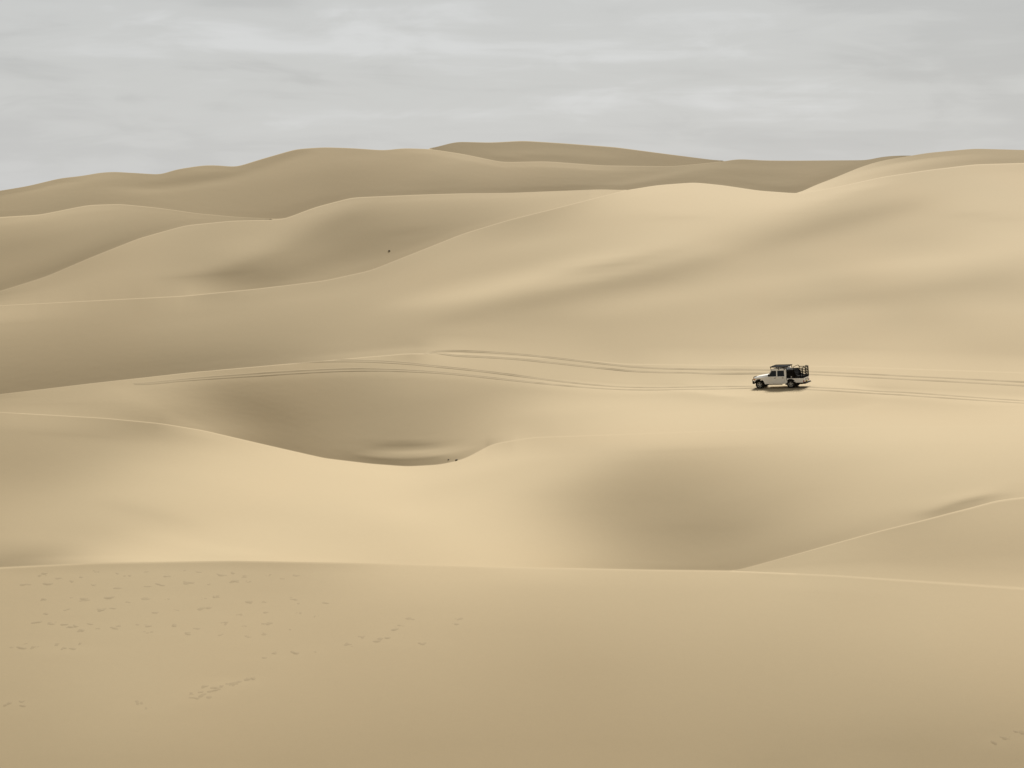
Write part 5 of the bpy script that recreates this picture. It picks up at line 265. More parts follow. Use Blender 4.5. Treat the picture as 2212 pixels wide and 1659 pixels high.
[6153,4,4,3,2,2,2,2,2,50,-24,-24,-23,-21,-23,-22,-21,-22,-22,-22,-24,-24,-24,-25,-27,-26,-29,-32,-34,-37,-38,-39,-40,-40,-42,-44,-44,-46,-48,-50,-54,-57,-61,-65,-66,-67,-68,-67,-67,-66,-63,-62,-59,-58,-56,-56,-56,-58,-61,-66,-70,-76,-83,-89,-96,-103,-108,-117,-122,-128,-134,-140,-146,-151,-157,-162,-163,-164,-163,-159,-151,-142,-132,-122,-112,-104,-95,-87,-79,-78,-76,-74,-71,-68,-61,-52,-42,-33,-24,-15,-11,-9,-9,-6,-4,-3,-2,-4,-5,-8,-10,-13,-13,-11,-7,-1,5,12,17,18,19,16,10,5,0,-7,-9,-9,-8,-6,-2,0,4,8,9,13,11,7,2,-2,-9,-12,-15,-15,-11,0,13,26,36,41,40,32,22,9,-1,-9,-13,-17,-15,-15,-12,-10,-10,-7,-7,-6,-5,-2,0,3,3,5,5,4,4,5,3,2,2,2,0,1,0,-1,-2,-3,-5,-7,-9,-12,-14,-17,-20,-24,-25,-29,-30,-33,-35,-34,-36],
[64,0,1,0,0,1,1,0,1,0,0,0,0,-1,0,0,-1,-1,-2,-1,-1,0,-1,0,0,0,0,1,-1,1,-1,0,0,-1,0,1,-1,0,0,0,0,-1,0,1,-1,0,0,-1,0,1,0,0,0,1,0,0,1,0,1,1,1,0,2,1,1,2,1,3,3,4,3,4,5,4,5,5,5,3,4,4,2,3,2,2,2,3,3,5,6,9,11,11,11,10,9,8,8,6,4,2,1,0,0,0,-2,-3,-3,-4,-3,-3,-3,0,1,2,1,0,1,-1,-1,-1,-2,-1,0,-1,-1,2,1,3,4,7,10,13,16,17,18,15,12,11,10,7,6,4,1,0,-2,-8,-12,-15,-15,-13,-9,-5,-1,2,4,5,4,5,2,2,0,1,1,0,0,1,0,-1,0,-1,-2,-1,-2,0,-1,-1,0,1,1,1,2,2,3,3,3,4,4,5,6,5,7,6,7,8,6,7,8,6,7,5,6],
[64,0,0,1,1,0,0,1,0,1,0,0,0,0,-1,-1,-1,-1,0,-1,-1,-1,0,-1,1,-1,1,0,0,0,0,0,-1,0,0,-1,0,0,1,-1,0,0,0,-1,0,0,0,0,0,0,0,0,1,0,0,0,0,2,0,0,1,2,0,1,2,2,2,2,3,3,4,5,4,5,4,5,4,5,4,2,3,3,2,2,2,2,3,4,5,11,11,11,10,11,9,9,7,5,3,2,1,1,0,-2,-1,-2,-4,-2,-4,-2,-1,0,0,1,1,1,0,0,-1,-1,-1,-1,-2,0,0,0,3,2,5,7,9,12,14,17,16,16,14,11,8,7,5,3,3,-1,-4,-8,-12,-13,-13,-11,-8,-4,-1,2,3,5,5,5,5,4,4,1,1,0,0,-2,-1,-1,-2,-2,-1,-1,0,-1,-1,0,0,1,0,1,1,1,1,2,2,1,3,2,2,2,2,2,2,1,3,3,2,4,3,5,4],
[63,2,0,0,1,1,0,0,0,0,1,0,0,-1,0,-1,0,-1,-2,-1,0,-1,-1,0,0,1,0,0,0,0,0,-1,0,0,-1,1,0,-1,0,0,-1,0,0,0,1,-1,0,0,0,0,0,1,-1,0,1,1,0,0,0,2,0,1,2,1,2,1,2,2,2,4,4,4,4,5,5,5,4,4,4,4,2,2,3,2,1,3,2,4,4,-2,1,3,4,4,6,5,5,4,4,4,3,3,2,2,2,2,4,2,3,3,3,2,3,2,2,2,2,2,1,1,1,0,0,0,1,1,1,2,3,2,3,2,2,1,2,1,3,2,3,2,1,1,-1,0,-1,1,4,5,7,7,8,6,6,5,5,6,5,4,4,3,2,1,-1,-1,-3,-2,-2,-3,-3,-2,-1,-2,-1,-1,0,0,1,0,2,0,2,1,2,1,2,2,1,1,1,2,1,1,1,2,1,1,1,1,2,1,2],
[63,0,0,1,0,0,0,1,1,0,-1,0,0,0,0,-1,-1,0,0,0,-1,0,1,0,0,-1,0,0,0,-1,0,0,0,-1,1,-1,0,1,-1,0,0,0,-1,0,0,0,0,0,0,0,0,0,0,1,0,0,1,0,1,0,2,0,1,2,0,2,2,2,2,2,4,2,4,4,4,3,5,3,3,2,3,1,2,1,2,1,2,-1,1,2,1,1,2,3,4,4,4,5,6,4,6,5,5,5,4,5,3,5,4,4,3,4,3,2,3,3,2,3,2,3,2,1,3,2,1,2,2,3,2,2,2,1,1,0,0,2,0,2,1,1,0,0,1,0,2,3,5,6,7,9,7,9,7,7,7,4,4,4,2,1,-1,-1,-2,-2,-3,-3,-4,-3,-2,-3,-2,-1,-1,0,1,0,1,1,1,2,1,2,1,2,1,2,2,1,2,1,1,1,1,1,1,0,1,1,1,0,1],
[61,0,1,0,0,1,0,1,-1,0,1,0,-1,0,0,1,0,-1,1,0,1,0,0,0,-1,0,0,-1,0,-1,-1,0,0,1,-1,0,0,-1,0,0,0,0,0,0,-1,0,0,0,0,0,0,0,1,0,0,1,0,1,1,0,1,1,1,0,2,1,1,2,3,2,2,3,3,3,4,3,3,3,2,3,2,2,0,2,1,1,2,2,1,1,2,2,3,3,3,4,5,6,4,6,5,5,6,5,5,4,5,3,4,3,4,2,3,3,3,3,3,2,4,3,3,3,3,3,4,2,3,2,2,3,1,3,1,3,2,1,2,1,2,1,2,1,1,2,2,3,3,5,6,5,8,6,7,6,4,4,3,1,0,0,-2,-3,-2,-5,-4,-4,-4,-3,-4,-1,-2,0,0,0,1,2,2,2,2,2,3,2,3,2,3,2,2,3,1,2,2,2,1,1,1,1,1,1,0,1,0],
[61,0,0,0,0,0,1,-1,1,1,-1,1,1,0,1,0,0,2,-1,1,-1,1,-1,-1,0,0,-2,0,-1,1,0,0,-1,0,0,0,-1,0,0,0,0,-1,0,0,-1,1,-1,0,0,0,0,0,0,0,1,0,1,0,1,1,0,1,1,1,1,2,1,2,2,2,3,3,3,3,3,4,2,4,3,1,2,2,1,1,2,1,1,2,2,3,2,3,3,3,4,4,5,4,5,5,5,5,4,5,4,4,4,3,4,3,2,4,2,3,3,3,4,3,4,2,4,4,3,3,2,4,2,3,2,2,3,1,3,2,3,2,3,3,2,2,2,2,1,1,2,2,2,3,4,5,4,5,5,4,5,4,3,1,1,-1,-1,-1,-4,-2,-3,-4,-2,-3,-2,-2,0,-1,0,2,0,2,1,2,3,2,2,3,2,3,2,3,2,2,2,2,1,2,2,1,1,2,0,1,1,1,0],
[60,0,0,1,0,1,0,1,0,0,2,0,0,2,0,0,1,0,0,0,0,-1,-1,0,-1,0,0,-1,0,-1,0,0,0,-1,0,0,0,0,0,-1,0,0,0,-1,1,-1,0,0,0,0,0,0,0,1,0,0,0,1,0,1,1,0,1,2,1,1,2,2,1,3,2,3,3,3,3,4,3,3,2,4,1,1,3,1,1,1,1,2,3,3,3,4,4,4,3,4,3,3,3,4,3,4,4,4,4,5,3,4,3,3,4,3,3,4,3,3,3,5,2,5,3,3,3,3,4,2,2,2,3,2,1,3,2,2,2,4,2,3,2,2,2,1,2,1,1,1,2,2,2,2,4,4,4,4,4,3,3,3,2,1,1,0,0,-1,-1,0,-2,0,0,0,-1,0,1,1,2,1,2,2,1,2,2,2,1,2,2,1,1,2,2,1,1,1,1,1,1,0,2,0,1,0,2],
[61,1,0,0,2,-1,1,1,1,1,0,1,1,0,0,0,0,0,0,-1,0,-1,1,-1,0,-2,0,0,0,0,-1,-1,0,0,0,-1,1,-1,0,0,-1,0,0,0,0,-1,1,-1,0,0,0,1,0,0,0,1,0,0,1,0,1,2,0,1,1,1,2,2,2,2,2,3,3,3,4,3,4,2,4,1,3,2,1,1,2,1,3,2,2,4,4,3,4,3,3,2,2,3,3,2,3,3,4,3,4,4,4,4,4,3,4,2,4,3,4,4,4,3,5,3,3,4,3,3,2,3,2,2,1,2,2,2,2,2,3,2,3,2,3,4,2,3,1,2,1,1,1,2,1,3,1,2,2,3,2,3,2,3,2,3,2,2,2,2,2,1,2,0,1,1,2,1,1,1,1,2,1,1,1,2,1,1,2,1,0,2,1,1,0,1,1,1,1,0,1,1,0,1,1,1,0],
[64,0,2,0,0,1,1,0,1,0,0,1,0,0,0,1,-1,-1,1,-1,0,0,-1,0,-1,0,0,-1,-1,0,0,0,0,-1,0,0,-1,1,-1,0,0,0,-1,0,-1,1,-1,1,0,0,0,0,0,0,0,0,1,1,0,1,0,1,1,1,2,1,2,1,2,2,3,2,3,3,3,2,4,3,3,3,2,3,1,2,1,2,1,2,3,3,3,3,2,3,3,2,3,1,3,2,3,2,3,4,3,4,4,5,3,5,3,5,3,4,3,4,4,4,3,4,4,3,4,2,3,2,2,2,2,1,1,1,2,2,2,2,4,4,4,3,4,3,3,3,2,2,1,1,1,1,1,0,1,0,0,1,2,1,2,2,4,3,4,4,3,4,4,4,3,3,3,2,3,1,2,1,1,1,1,0,1,0,0,0,1,0,1,-1,1,0,0,0,0,1,0,0,0,0,0,0,1],
[66,1,0,2,0,1,0,0,0,1,0,0,0,0,0,0,0,0,-1,0,0,-1,0,-1,0,0,-1,0,0,-1,-1,0,0,0,-1,1,-1,0,0,-1,1,-1,0,0,0,0,0,-1,0,0,1,-1,1,0,1,0,0,1,0,1,1,0,2,0,1,2,1,2,1,2,2,3,2,3,3,4,2,4,2,4,3,2,2,3,1,2,1,2,1,1,2,2,2,2,1,3,2,4,2,2,3,3,2,3,4,3,5,4,6,5,5,4,5,4,4,4,3,3,4,3,3,3,3,3,2,2,3,1,1,1,2,1,1,1,2,3,2,4,4,5,5,4,5,3,3,3,2,1,1,-1,-1,-1,-1,-1,-1,0,-1,1,2,2,3,5,5,5,7,6,6,6,6,5,3,4,2,3,1,1,1,0,1,0,0,0,0,0,-1,-1,-1,0,0,-1,0,-1,0,0,-1,0,1,0,-1,0,-1],
[68,1,0,0,1,0,1,0,1,-1,1,-1,1,0,0,-1,1,0,0,-1,-1,1,-1,0,-1,0,-1,0,-1,0,0,-1,0,0,0,-1,1,-1,0,0,-1,0,0,0,0,-1,0,1,0,0,-1,1,0,0,0,1,1,-1,2,0,1,1,0,1,1,1,1,2,3,1,2,2,3,3,2,3,4,3,3,3,3,3,3,2,2,1,2,0,1,0,0,0,1,1,3,2,3,2,2,4,2,3,4,3,4,4,5,5,6,6,7,7,6,5,4,4,3,3,2,3,2,3,2,2,3,2,1,2,1,1,1,0,1,1,0,2,3,2,4,4,4,6,5,6,5,4,3,2,1,0,-1,-1,-3,-2,-2,-2,-1,0,1,4,3,5,6,7,8,8,7,8,7,6,6,4,3,2,2,0,1,0,-1,0,-1,-1,-1,-2,-1,-1,-1,-2,-2,0,-1,-1,-1,-1,0,0,-2,0,0,0,0],
[69,0,1,0,1,0,0,1,0,1,0,0,0,0,0,0,0,-1,0,0,0,-1,0,-1,0,-1,0,-1,0,-1,1,0,-1,0,0,-1,0,0,-1,0,0,0,0,-1,0,1,0,-1,0,1,0,0,0,1,0,0,0,1,0,1,0,1,1,1,1,2,1,1,1,3,2,2,3,2,3,3,2,3,4,3,4,3,3,2,3,2,1,0,0,-1,-1,-1,0,0,1,3,2,3,3,3,4,3,4,4,4,5,5,7,6,8,8,8,7,7,7,4,4,3,2,1,2,1,1,2,0,1,2,1,1,1,1,0,0,0,0,-1,-1,1,1,2,4,5,5,6,7,6,6,4,3,1,1,-2,-1,-2,-2,-2,-1,0,1,2,5,5,7,8,8,9,10,9,8,8,6,6,4,3,2,2,-1,0,-1,-2,-3,-2,-2,-2,-2,-3,-2,-1,-2,-2,-2,-1,-1,-1,-1,-2,0,0,-1,0,-1],
[70,1,0,0,0,1,0,1,0,0,0,1,0,0,0,0,-1,1,-1,0,0,-1,-1,1,-1,0,-1,0,0,-1,-1,0,0,0,-1,0,-1,0,1,-1,0,0,0,0,0,-1,0,1,0,-1,1,0,1,-1,1,0,1,0,1,0,1,0,1,2,0,1,2,1,2,1,2,2,2,3,2,3,4,3,4,3,3,3,4,3,2,3,1,1,0,-1,-2,-1,-1,0,1,0,2,2,3,2,3,3,3,5,5,5,6,6,8,8,9,9,10,8,8,8,5,5,4,2,1,1,-1,0,0,0,0,0,0,0,-1,1,-1,-1,-1,-3,-2,-2,-3,0,0,2,4,5,5,5,5,5,4,4,1,2,-1,0,0,-1,0,1,3,3,4,6,7,8,8,9,8,7,8,6,6,4,4,3,1,1,1,0,0,-1,0,-1,-1,-1,-1,-1,-1,-1,0,-1,-1,-1,-1,0,0,0,0,-1,0,-1,0],
[71,0,1,1,0,0,1,0,0,0,1,-1,0,0,0,1,0,-1,0,0,-1,0,0,-1,0,-1,0,0,-1,0,0,-1,0,-1,0,0,0,0,-1,1,-1,0,-1,1,-1,1,0,0,0,0,0,0,0,1,0,1,0,1,-1,1,1,1,1,0,2,0,1,2,1,2,2,2,2,2,3,3,2,4,3,5,3,4,3,4,3,2,2,2,0,0,-1,-1,-2,0,-1,0,0,1,1,1,1,3,3,2,5,5,6,8,7,9,8,9,9,11,9,9,9,8,7,5,4,2,2,0,-1,-2,-2,-1,-2,-1,-1,-2,-2,-2,-3,-2,-3,-5,-3,-3,-2,-1,1,1,3,3,4,3,3,2,3,1,2,1,1,2,2,3,2,4,5,6,5,7,7,7,6,7,5,5,4,3,3,2,3,1,2,1,0,2,1,1,1,1,0,1,1,0,0,1,1,1,0,0,0,1,0,1,0,1,1],
[72,0,0,1,0,1,0,0,1,0,0,1,0,0,0,-1,0,0,0,0,0,-1,0,0,-1,0,0,-1,0,0,-1,0,-1,0,-1,0,0,-1,0,-1,1,-1,1,-1,1,-1,0,0,0,1,0,1,0,0,1,0,0,0,1,1,0,1,0,1,1,1,2,0,2,2,1,2,2,2,3,3,4,3,4,3,5,3,4,3,4,3,3,3,1,1,1,0,-1,-2,-1,-1,-1,-2,0,0,0,0,1,2,3,4,5,5,8,7,8,8,9,8,10,9,11,10,9,10,8,7,6,3,2,1,-2,-3,-2,-4,-4,-4,-3,-3,-3,-3,-4,-2,-3,-4,-3,-2,-3,0,-1,1,0,2,1,2,2,2,2,2,2,3,3,2,4,4,4,3,6,4,5,4,6,5,5,4,4,4,3,2,2,3,2,2,3,2,3,2,2,3,2,2,2,2,1,1,2,1,1,1,1,1,1,0,2,1,0],
[73,0,1,-1,1,0,1,0,0,1,0,0,0,0,0,1,0,-1,0,0,-1,1,-1,-1,1,-1,-1,0,-1,0,-1,0,-1,0,0,0,-1,0,0,0,-1,1,-1,0,0,1,0,0,0,0,1,0,0,0,0,1,0,1,1,0,1,0,1,1,0,2,0,2,1,1,1,2,2,3,3,2,3,4,4,4,4,5,4,4,4,4,5,3,4,3,2,1,1,0,-3,-2,-2,-2,-3,-2,-2,-1,-1,1,0,2,3,5,4,5,6,6,7,7,8,8,8,8,10,10,10,10,8,9,7,4,4,2,-1,-1,-2,-3,-4,-4,-3,-4,-2,-3,-2,-2,-2,-4,-2,-3,-2,-1,-1,0,1,1,2,2,2,2,2,1,2,2,1,1,2,1,2,2,2,3,3,3,4,5,4,5,5,5,4,3,3,5,4,4,3,4,3,3,3,3,2,3,2,2,2,2,2,1,2,2,1,2,1,1,2],
[73,1,0,1,0,1,-1,1,0,1,0,0,0,1,0,-1,0,1,0,-1,0,-1,0,0,-1,0,0,-1,0,-1,0,-1,0,-1,0,-1,0,0,-1,1,-1,0,0,0,0,0,0,0,1,0,0,0,1,1,0,0,1,0,0,1,0,1,0,1,1,0,2,1,1,1,3,1,2,3,2,3,4,3,4,4,4,4,5,5,5,6,6,6,6,6,5,3,2,0,1,-2,-3,-3,-4,-4,-4,-3,-3,-2,-1,0,0,1,2,3,3,4,4,5,4,6,6,7,6,8,9,8,10,9,10,9,9,6,6,5,2,2,0,-1,-3,-2,-4,-3,-3,-3,-3,-2,-3,-2,-2,-2,0,0,2,2,2,4,3,3,3,2,1,1,1,-1,-2,0,-3,-1,-1,-1,-1,1,3,3,5,5,6,7,7,7,6,5,6,4,5,4,4,3,4,3,3,1,4,2,2,2,2,2,2,1,2,2,2,2,1],
[75,0,0,1,0,0,1,0,1,-1,1,0,1,-1,1,0,0,-1,0,0,0,0,0,-1,0,-1,-1,0,-1,0,-1,0,0,0,-1,0,0,-1,0,-1,0,0,0,0,0,0,0,0,0,1,0,1,0,0,1,0,0,1,1,0,0,1,1,0,1,1,0,1,2,2,1,2,2,2,3,3,2,4,4,4,5,5,6,6,7,7,8,9,9,8,8,8,6,5,2,0,-3,-4,-6,-5,-6,-6,-5,-5,-4,-3,-1,-2,0,-1,0,1,0,1,2,2,3,4,5,5,6,8,8,8,10,10,10,10,10,8,8,6,5,4,3,0,0,-2,-3,-3,-4,-5,-3,-4,-3,-1,0,0,2,4,5,5,6,7,5,6,5,2,2,1,-1,-3,-3,-4,-5,-4,-4,-3,-3,-1,1,4,5,7,8,8,9,7,7,6,5,5,4,4,3,3,3,4,2,3,2,3,2,3,2,2,3,1,2,2,3],
[75,1,1,-1,1,1,0,1,-1,1,0,1,-1,1,-1,0,0,1,-1,1,-1,0,-1,0,-1,0,0,-1,0,-1,0,-1,0,-1,0,0,-1,0,-1,0,1,-1,0,0,0,0,0,1,0,0,0,0,1,0,0,1,1,0,0,0,2,-1,1,1,1,0,2,1,1,1,2,2,2,1,3,3,3,4,3,5,5,6,6,8,8,11,10,11,12,12,11,12,11,9,7,4,2,-3,-5,-9,-9,-10,-7,-5,-4,-2,-4,-3,-5,-5,-4,-4,-3,-3,-2,0,0,0,1,2,3,3,6,7,8,10,10,11,10,10,9,9,8,7,6,6,4,4,0,-1,-2,-3,-4,-4,-4,-3,-1,1,3,4,6,7,9,9,10,9,7,8,5,3,1,0,-3,-5,-5,-7,-6,-7,-6,-4,-3,-1,2,3,5,7,7,8,5,7,5,5,4,4,4,4,3,3,3,3,3,2,3,2,3,3,2,3,2,2,2],
[77,0,0,1,1,-1,1,0,1,0,0,0,1,0,0,0,0,0,0,-1,1,-1,0,0,-1,0,-1,0,-1,0,-1,0,-2,0,0,-1,0,-1,1,-1,-1,1,0,0,0,0,0,0,1,0,0,1,0,1,0,0,0,1,0,1,0,1,0,1,0,2,0,1,1,2,1,2,2,3,1,3,4,3,4,4,5,7,7,9,10,11,12,12,11,12,13,12,12,13,12,11,8,6,2,-2,-6,-8,-12,-10,-7,-7,-3,-3,-2,-2,-4,-5,-6,-7,-8,-8,-6,-5,-3,-2,-1,1,1,3,5,7,7,10,10,10,10,8,8,7,7,6,6,5,5,4,3,2,0,0,0,1,1,3,4,6,8,10,11,12,12,12,12,10,7,6,3,-1,-3,-5,-7,-8,-8,-8,-7,-6,-5,-3,-2,-1,1,1,3,3,4,4,4,4,5,3,4,3,3,4,2,3,3,3,3,3,2,2,3,3,2,3,3],
[78,0,0,1,0,1,0,0,1,0,0,0,1,-1,1,0,0,0,0,0,-1,0,0,-1,1,-1,0,-2,0,-1,0,-1,1,-1,-1,0,-1,0,-1,0,0,-1,0,0,0,1,1,-1,0,1,1,0,0,0,1,0,1,0,1,0,0,1,1,-1,2,0,1,1,2,1,1,2,2,2,3,2,2,3,4,5,6,6,8,9,11,10,10,10,10,10,11,10,11,11,11,13,14,14,14,12,8,3,-2,-9,-14,-13,-14,-11,-8,-6,-4,-4,-2,-1,-2,-3,-6,-7,-9,-9,-7,-6,-3,-2,-1,1,5,5,8,8,9,10,9,7,6,6,5,4,5,4,5,5,5,5,6,5,7,7,9,10,12,13,15,15,16,16,16,14,12,9,7,4,0,-3,-6,-9,-11,-11,-11,-12,-9,-8,-8,-5,-4,-3,-2,-1,1,1,3,2,2,4,2,3,4,2,3,3,2,3,2,3,3,3,2,2,4,3,3],
[79,0,1,0,0,1,0,1,-1,1,1,0,-1,1,0,1,0,-1,0,0,0,0,-1,0,-1,0,-1,1,-1,-1,0,-1,-1,0,-1,-1,0,0,0,-1,0,0,0,0,0,0,0,1,0,0,1,0,0,1,0,1,0,0,0,1,0,0,1,1,0,1,1,1,1,1,2,2,1,2,2,3,3,3,4,5,5,6,8,8,8,8,8,8,8,8,7,8,8,8,9,10,11,14,16,18,19,17,14,7,0,-10,-16,-20,-22,-19,-15,-10,-6,-3,2,3,4,4,3,-1,-5,-8,-10,-8,-7,-5,-3,1,2,6,8,8,9,8,7,6,4,3,4,3,3,5,5,6,7,8,8,10,10,12,12,14,14,15,16,15,15,14,15,13,11,10,9,7,4,2,-2,-5,-7,-9,-11,-12,-11,-11,-9,-7,-6,-4,-3,-2,-1,0,1,1,3,1,2,2,3,2,3,1,3,2,2,3,2,3,2,2,3],
[80,1,0,0,1,0,0,0,1,0,0,1,1,0,0,-1,0,1,0,-1,0,0,0,0,-1,-1,0,-1,0,0,-2,0,-1,-1,0,0,-1,-1,0,0,0,0,0,0,0,-1,1,1,0,1,0,0,1,0,1,0,0,1,0,0,1,0,0,1,0,1,1,1,1,1,2,1,2,2,2,2,4,3,3,4,5,6,7,6,7,6,6,6,6,5,6,6,6,6,6,7,9,10,11,14,15,18,17,17,13,8,0,-7,-13,-19,-20,-18,-15,-11,-7,-3,1,5,6,9,8,6,1,-4,-10,-10,-11,-8,-4,-1,2,5,6,8,7,5,5,4,2,2,3,3,5,6,6,8,8,9,9,9,9,10,9,10,10,10,9,11,10,11,12,12,12,13,13,13,13,11,8,6,3,-1,-4,-7,-9,-9,-9,-7,-7,-5,-4,-2,-1,-1,-1,2,1,1,2,1,2,3,2,2,2,2,2,2,3,2,2],
[81,1,0,1,0,0,1,1,0,0,0,0,0,1,0,0,0,0,0,0,0,-1,0,-1,0,0,0,-1,-1,-1,1,-1,-1,-1,0,-2,0,0,-1,0,0,-1,0,0,1,0,0,0,1,0,1,1,0,1,0,0,1,0,0,1,0,1,0,0,1,1,0,1,1,2,1,1,2,2,2,3,2,3,4,4,5,5,5,5,5,4,5,3,4,5,4,5,4,5,6,5,6,6,8,8,10,12,13,16,17,19,19,18,15,10,3,-3,-8,-12,-14,-15,-15,-14,-9,-8,-2,3,5,5,4,-3,-6,-12,-12,-9,-8,-4,-1,2,4,5,5,5,3,5,3,4,4,5,7,7,8,7,8,7,7,6,6,5,5,5,6,6,8,8,10,11,14,13,15,17,16,17,16,16,13,10,7,4,0,-2,-4,-6,-4,-5,-4,-4,-3,-2,-1,-1,-1,1,0,2,1,1,2,2,2,1,3,2,2,2,2],
[83,0,1,1,0,0,1,0,0,1,0,1,0,-1,0,1,0,0,-1,1,-1,0,0,0,0,-1,-1,0,0,-1,-2,0,-1,0,-2,0,-1,0,-1,0,-1,0,0,0,0,1,0,1,0,0,1,0,1,1,0,1,0,0,1,0,0,0,1,0,1,0,1,2,0,1,1,2,2,2,2,2,3,4,3,4,4,5,3,5,3,4,2,4,3,3,3,3,4,4,4,4,4,5,5,6,7,8,10,12,15,17,21,22,23,25,23,20,15,10,3,-2,-7,-13,-18,-20,-21,-20,-14,-7,-1,4,1,-1,-8,-15,-14,-14,-12,-8,-4,1,3,5,7,6,7,5,6,6,6,6,6,7,5,6,5,4,3,4,2,4,4,5,6,8,9,11,12,14,16,15,18,17,18,17,15,16,13,12,9,6,5,3,1,0,-1,-1,-2,-2,-2,-2,-1,-1,0,-1,0,1,0,1,2,2,1,2,1,3,2],
[86,0,1,-1,1,1,0,0,1,0,1,-1,0,1,0,0,0,-1,1,0,0,0,-1,0,-1,0,0,-1,-1,-1,0,-1,-1,-1,0,-1,-1,-1,0,-1,0,0,-1,0,0,0,1,0,0,1,0,1,1,0,1,0,1,0,1,-1,1,1,-1,2,0,1,1,0,2,1,1,1,2,1,3,2,3,3,4,3,4,4,4,3,3,2,3,2,3,2,4,2,3,3,2,4,3,4,4,5,6,6,8,8,11,12,15,16,18,19,19,19,17,16,15,12,9,7,4,1,-4,-8,-12,-16,-15,-14,-9,-9,-9,-10,-16,-18,-17,-16,-11,-7,-2,3,5,7,7,9,8,6,6,6,5,4,5,3,4,3,3,2,4,3,4,5,5,8,10,11,13,15,16,18,17,19,18,18,18,16,16,15,14,13,11,8,7,5,3,2,1,1,0,0,0,-1,-1,0,0,0,1,0,0,1,2,1,2,0,2],
[88,0,0,1,1,0,0,1,0,0,0,1,0,0,0,0,0,1,0,-1,0,0,0,0,-1,0,-1,-1,-1,0,-1,-2,0,-1,-1,-1,-1,-1,-1,0,-1,0,0,0,0,0,0,0,1,0,0,1,1,0,1,1,0,1,0,1,0,0,1,0,1,1,0,1,1,1,2,2,1,2,2,2,2,3,4,4,3,3,4,2,3,3,2,3,2,4,1,4,2,2,4,3,3,3,4,4,4,5,6,7,8,10,10,12,14,13,15,14,15,15,15,15,15,15,14,14,11,8,3,-2,-10,-16,-21,-21,-19,-18,-16,-16,-17,-17,-16,-13,-8,-4,1,3,7,8,7,9,8,6,6,6,4,5,4,4,4,4,4,4,5,6,7,8,9,11,12,13,14,14,17,15,15,14,15,13,13,12,12,11,11,11,9,9,9,7,7,5,5,4,3,3,3,2,2,2,1,3,2,1,2,2,2,3,1],
[90,1,1,0,0,1,1,-1,1,1,0,0,0,0,1,-1,1,-1,0,0,0,0,0,-1,0,-1,-1,0,-1,-1,-1,-1,-1,-1,-1,-1,-1,-1,-1,-1,-1,-1,0,0,0,0,0,0,1,1,0,0,0,1,1,0,1,1,0,1,0,1,1,0,1,0,2,1,0,2,1,1,2,2,2,3,2,3,2,4,3,3,3,3,3,3,3,2,3,2,3,2,3,4,2,3,3,4,3,4,5,4,6,7,6,8,9,10,10,11,12,12,13,14,14,14,17,16,17,16,16,13,10,4,0,-5,-12,-17,-22,-24,-23,-22,-19,-18,-17,-16,-13,-11,-6,-1,1,4,7,7,7,8,8,7,8,7,6,6,7,7,6,7,7,6,7,7,8,9,10,11,11,14,11,13,13,12,11,12,10,9,10,12,10,12,11,12,9,10,9,8,8,6,7,5,5,5,4,4,4,3,3,4,3,3,3,3,4],
[93,1,0,1,0,1,0,1,0,0,1,0,0,0,0,0,0,0,0,0,0,-1,0,-1,1,-1,0,-1,-1,-1,-2,0,-2,-1,-2,-1,-1,-1,-1,-1,0,0,-1,0,-1,0,0,0,0,0,1,1,0,1,-1,2,0,0,1,0,2,0,1,1,0,2,0,1,2,1,1,2,1,2,2,2,3,3,3,2,4,2,3,3,2,3,2,4,2,3,4,3,3,2,4,3,4,3,5,4,4,6,6,5,8,7,8,8,9,9,10,11,12,11,13,14,14,16,16,16,17,16,13,13,7,3,-2,-8,-13,-20,-25,-25,-26,-23,-21,-19,-18,-16,-13,-9,-5,-2,1,4,7,7,7,8,7,8,9,9,9,9,10,10,9,10,9,9,9,8,8,8,9,7,8,4,4,5,6,8,13,17,16,16,16,14,13,12,12,10,9,10,7,9,6,8,6,5,6,5,5,4,5,5,3,5,4,4,3],
[97,0,1,0,1,0,0,1,0,0,0,0,1,0,0,0,-1,1,-1,0,0,0,-1,1,-2,0,-1,-1,-1,-1,-1,-1,-1,-2,-1,-1,-1,-1,-1,-1,-1,-1,0,-1,0,0,0,0,0,0,0,0,0,0,2,-1,1,1,0,2,0,1,0,2,1,1,2,1,1,1,2,2,1,2,2,2,2,2,3,2,3,3,2,3,3,3,3,2,4,3,2,4,3,3,4,3,5,4,4,5,6,6,6,7,6,7,7,8,7,9,9,9,10,11,11,13,13,15,15,16,17,17,19,15,15,9,6,0,-6,-11,-16,-24,-28,-29,-29,-25,-24,-20,-18,-15,-11,-8,-3,-1,1,4,5,6,7,8,8,8,10,11,12,12,14,13,13,11,9,8,6,4,3,3,5,11,14,17,19,18,16,14,14,12,11,11,11,10,9,9,9,8,8,7,7,6,6,7,5,5,5,5,4,3,5,3,3,4,3],
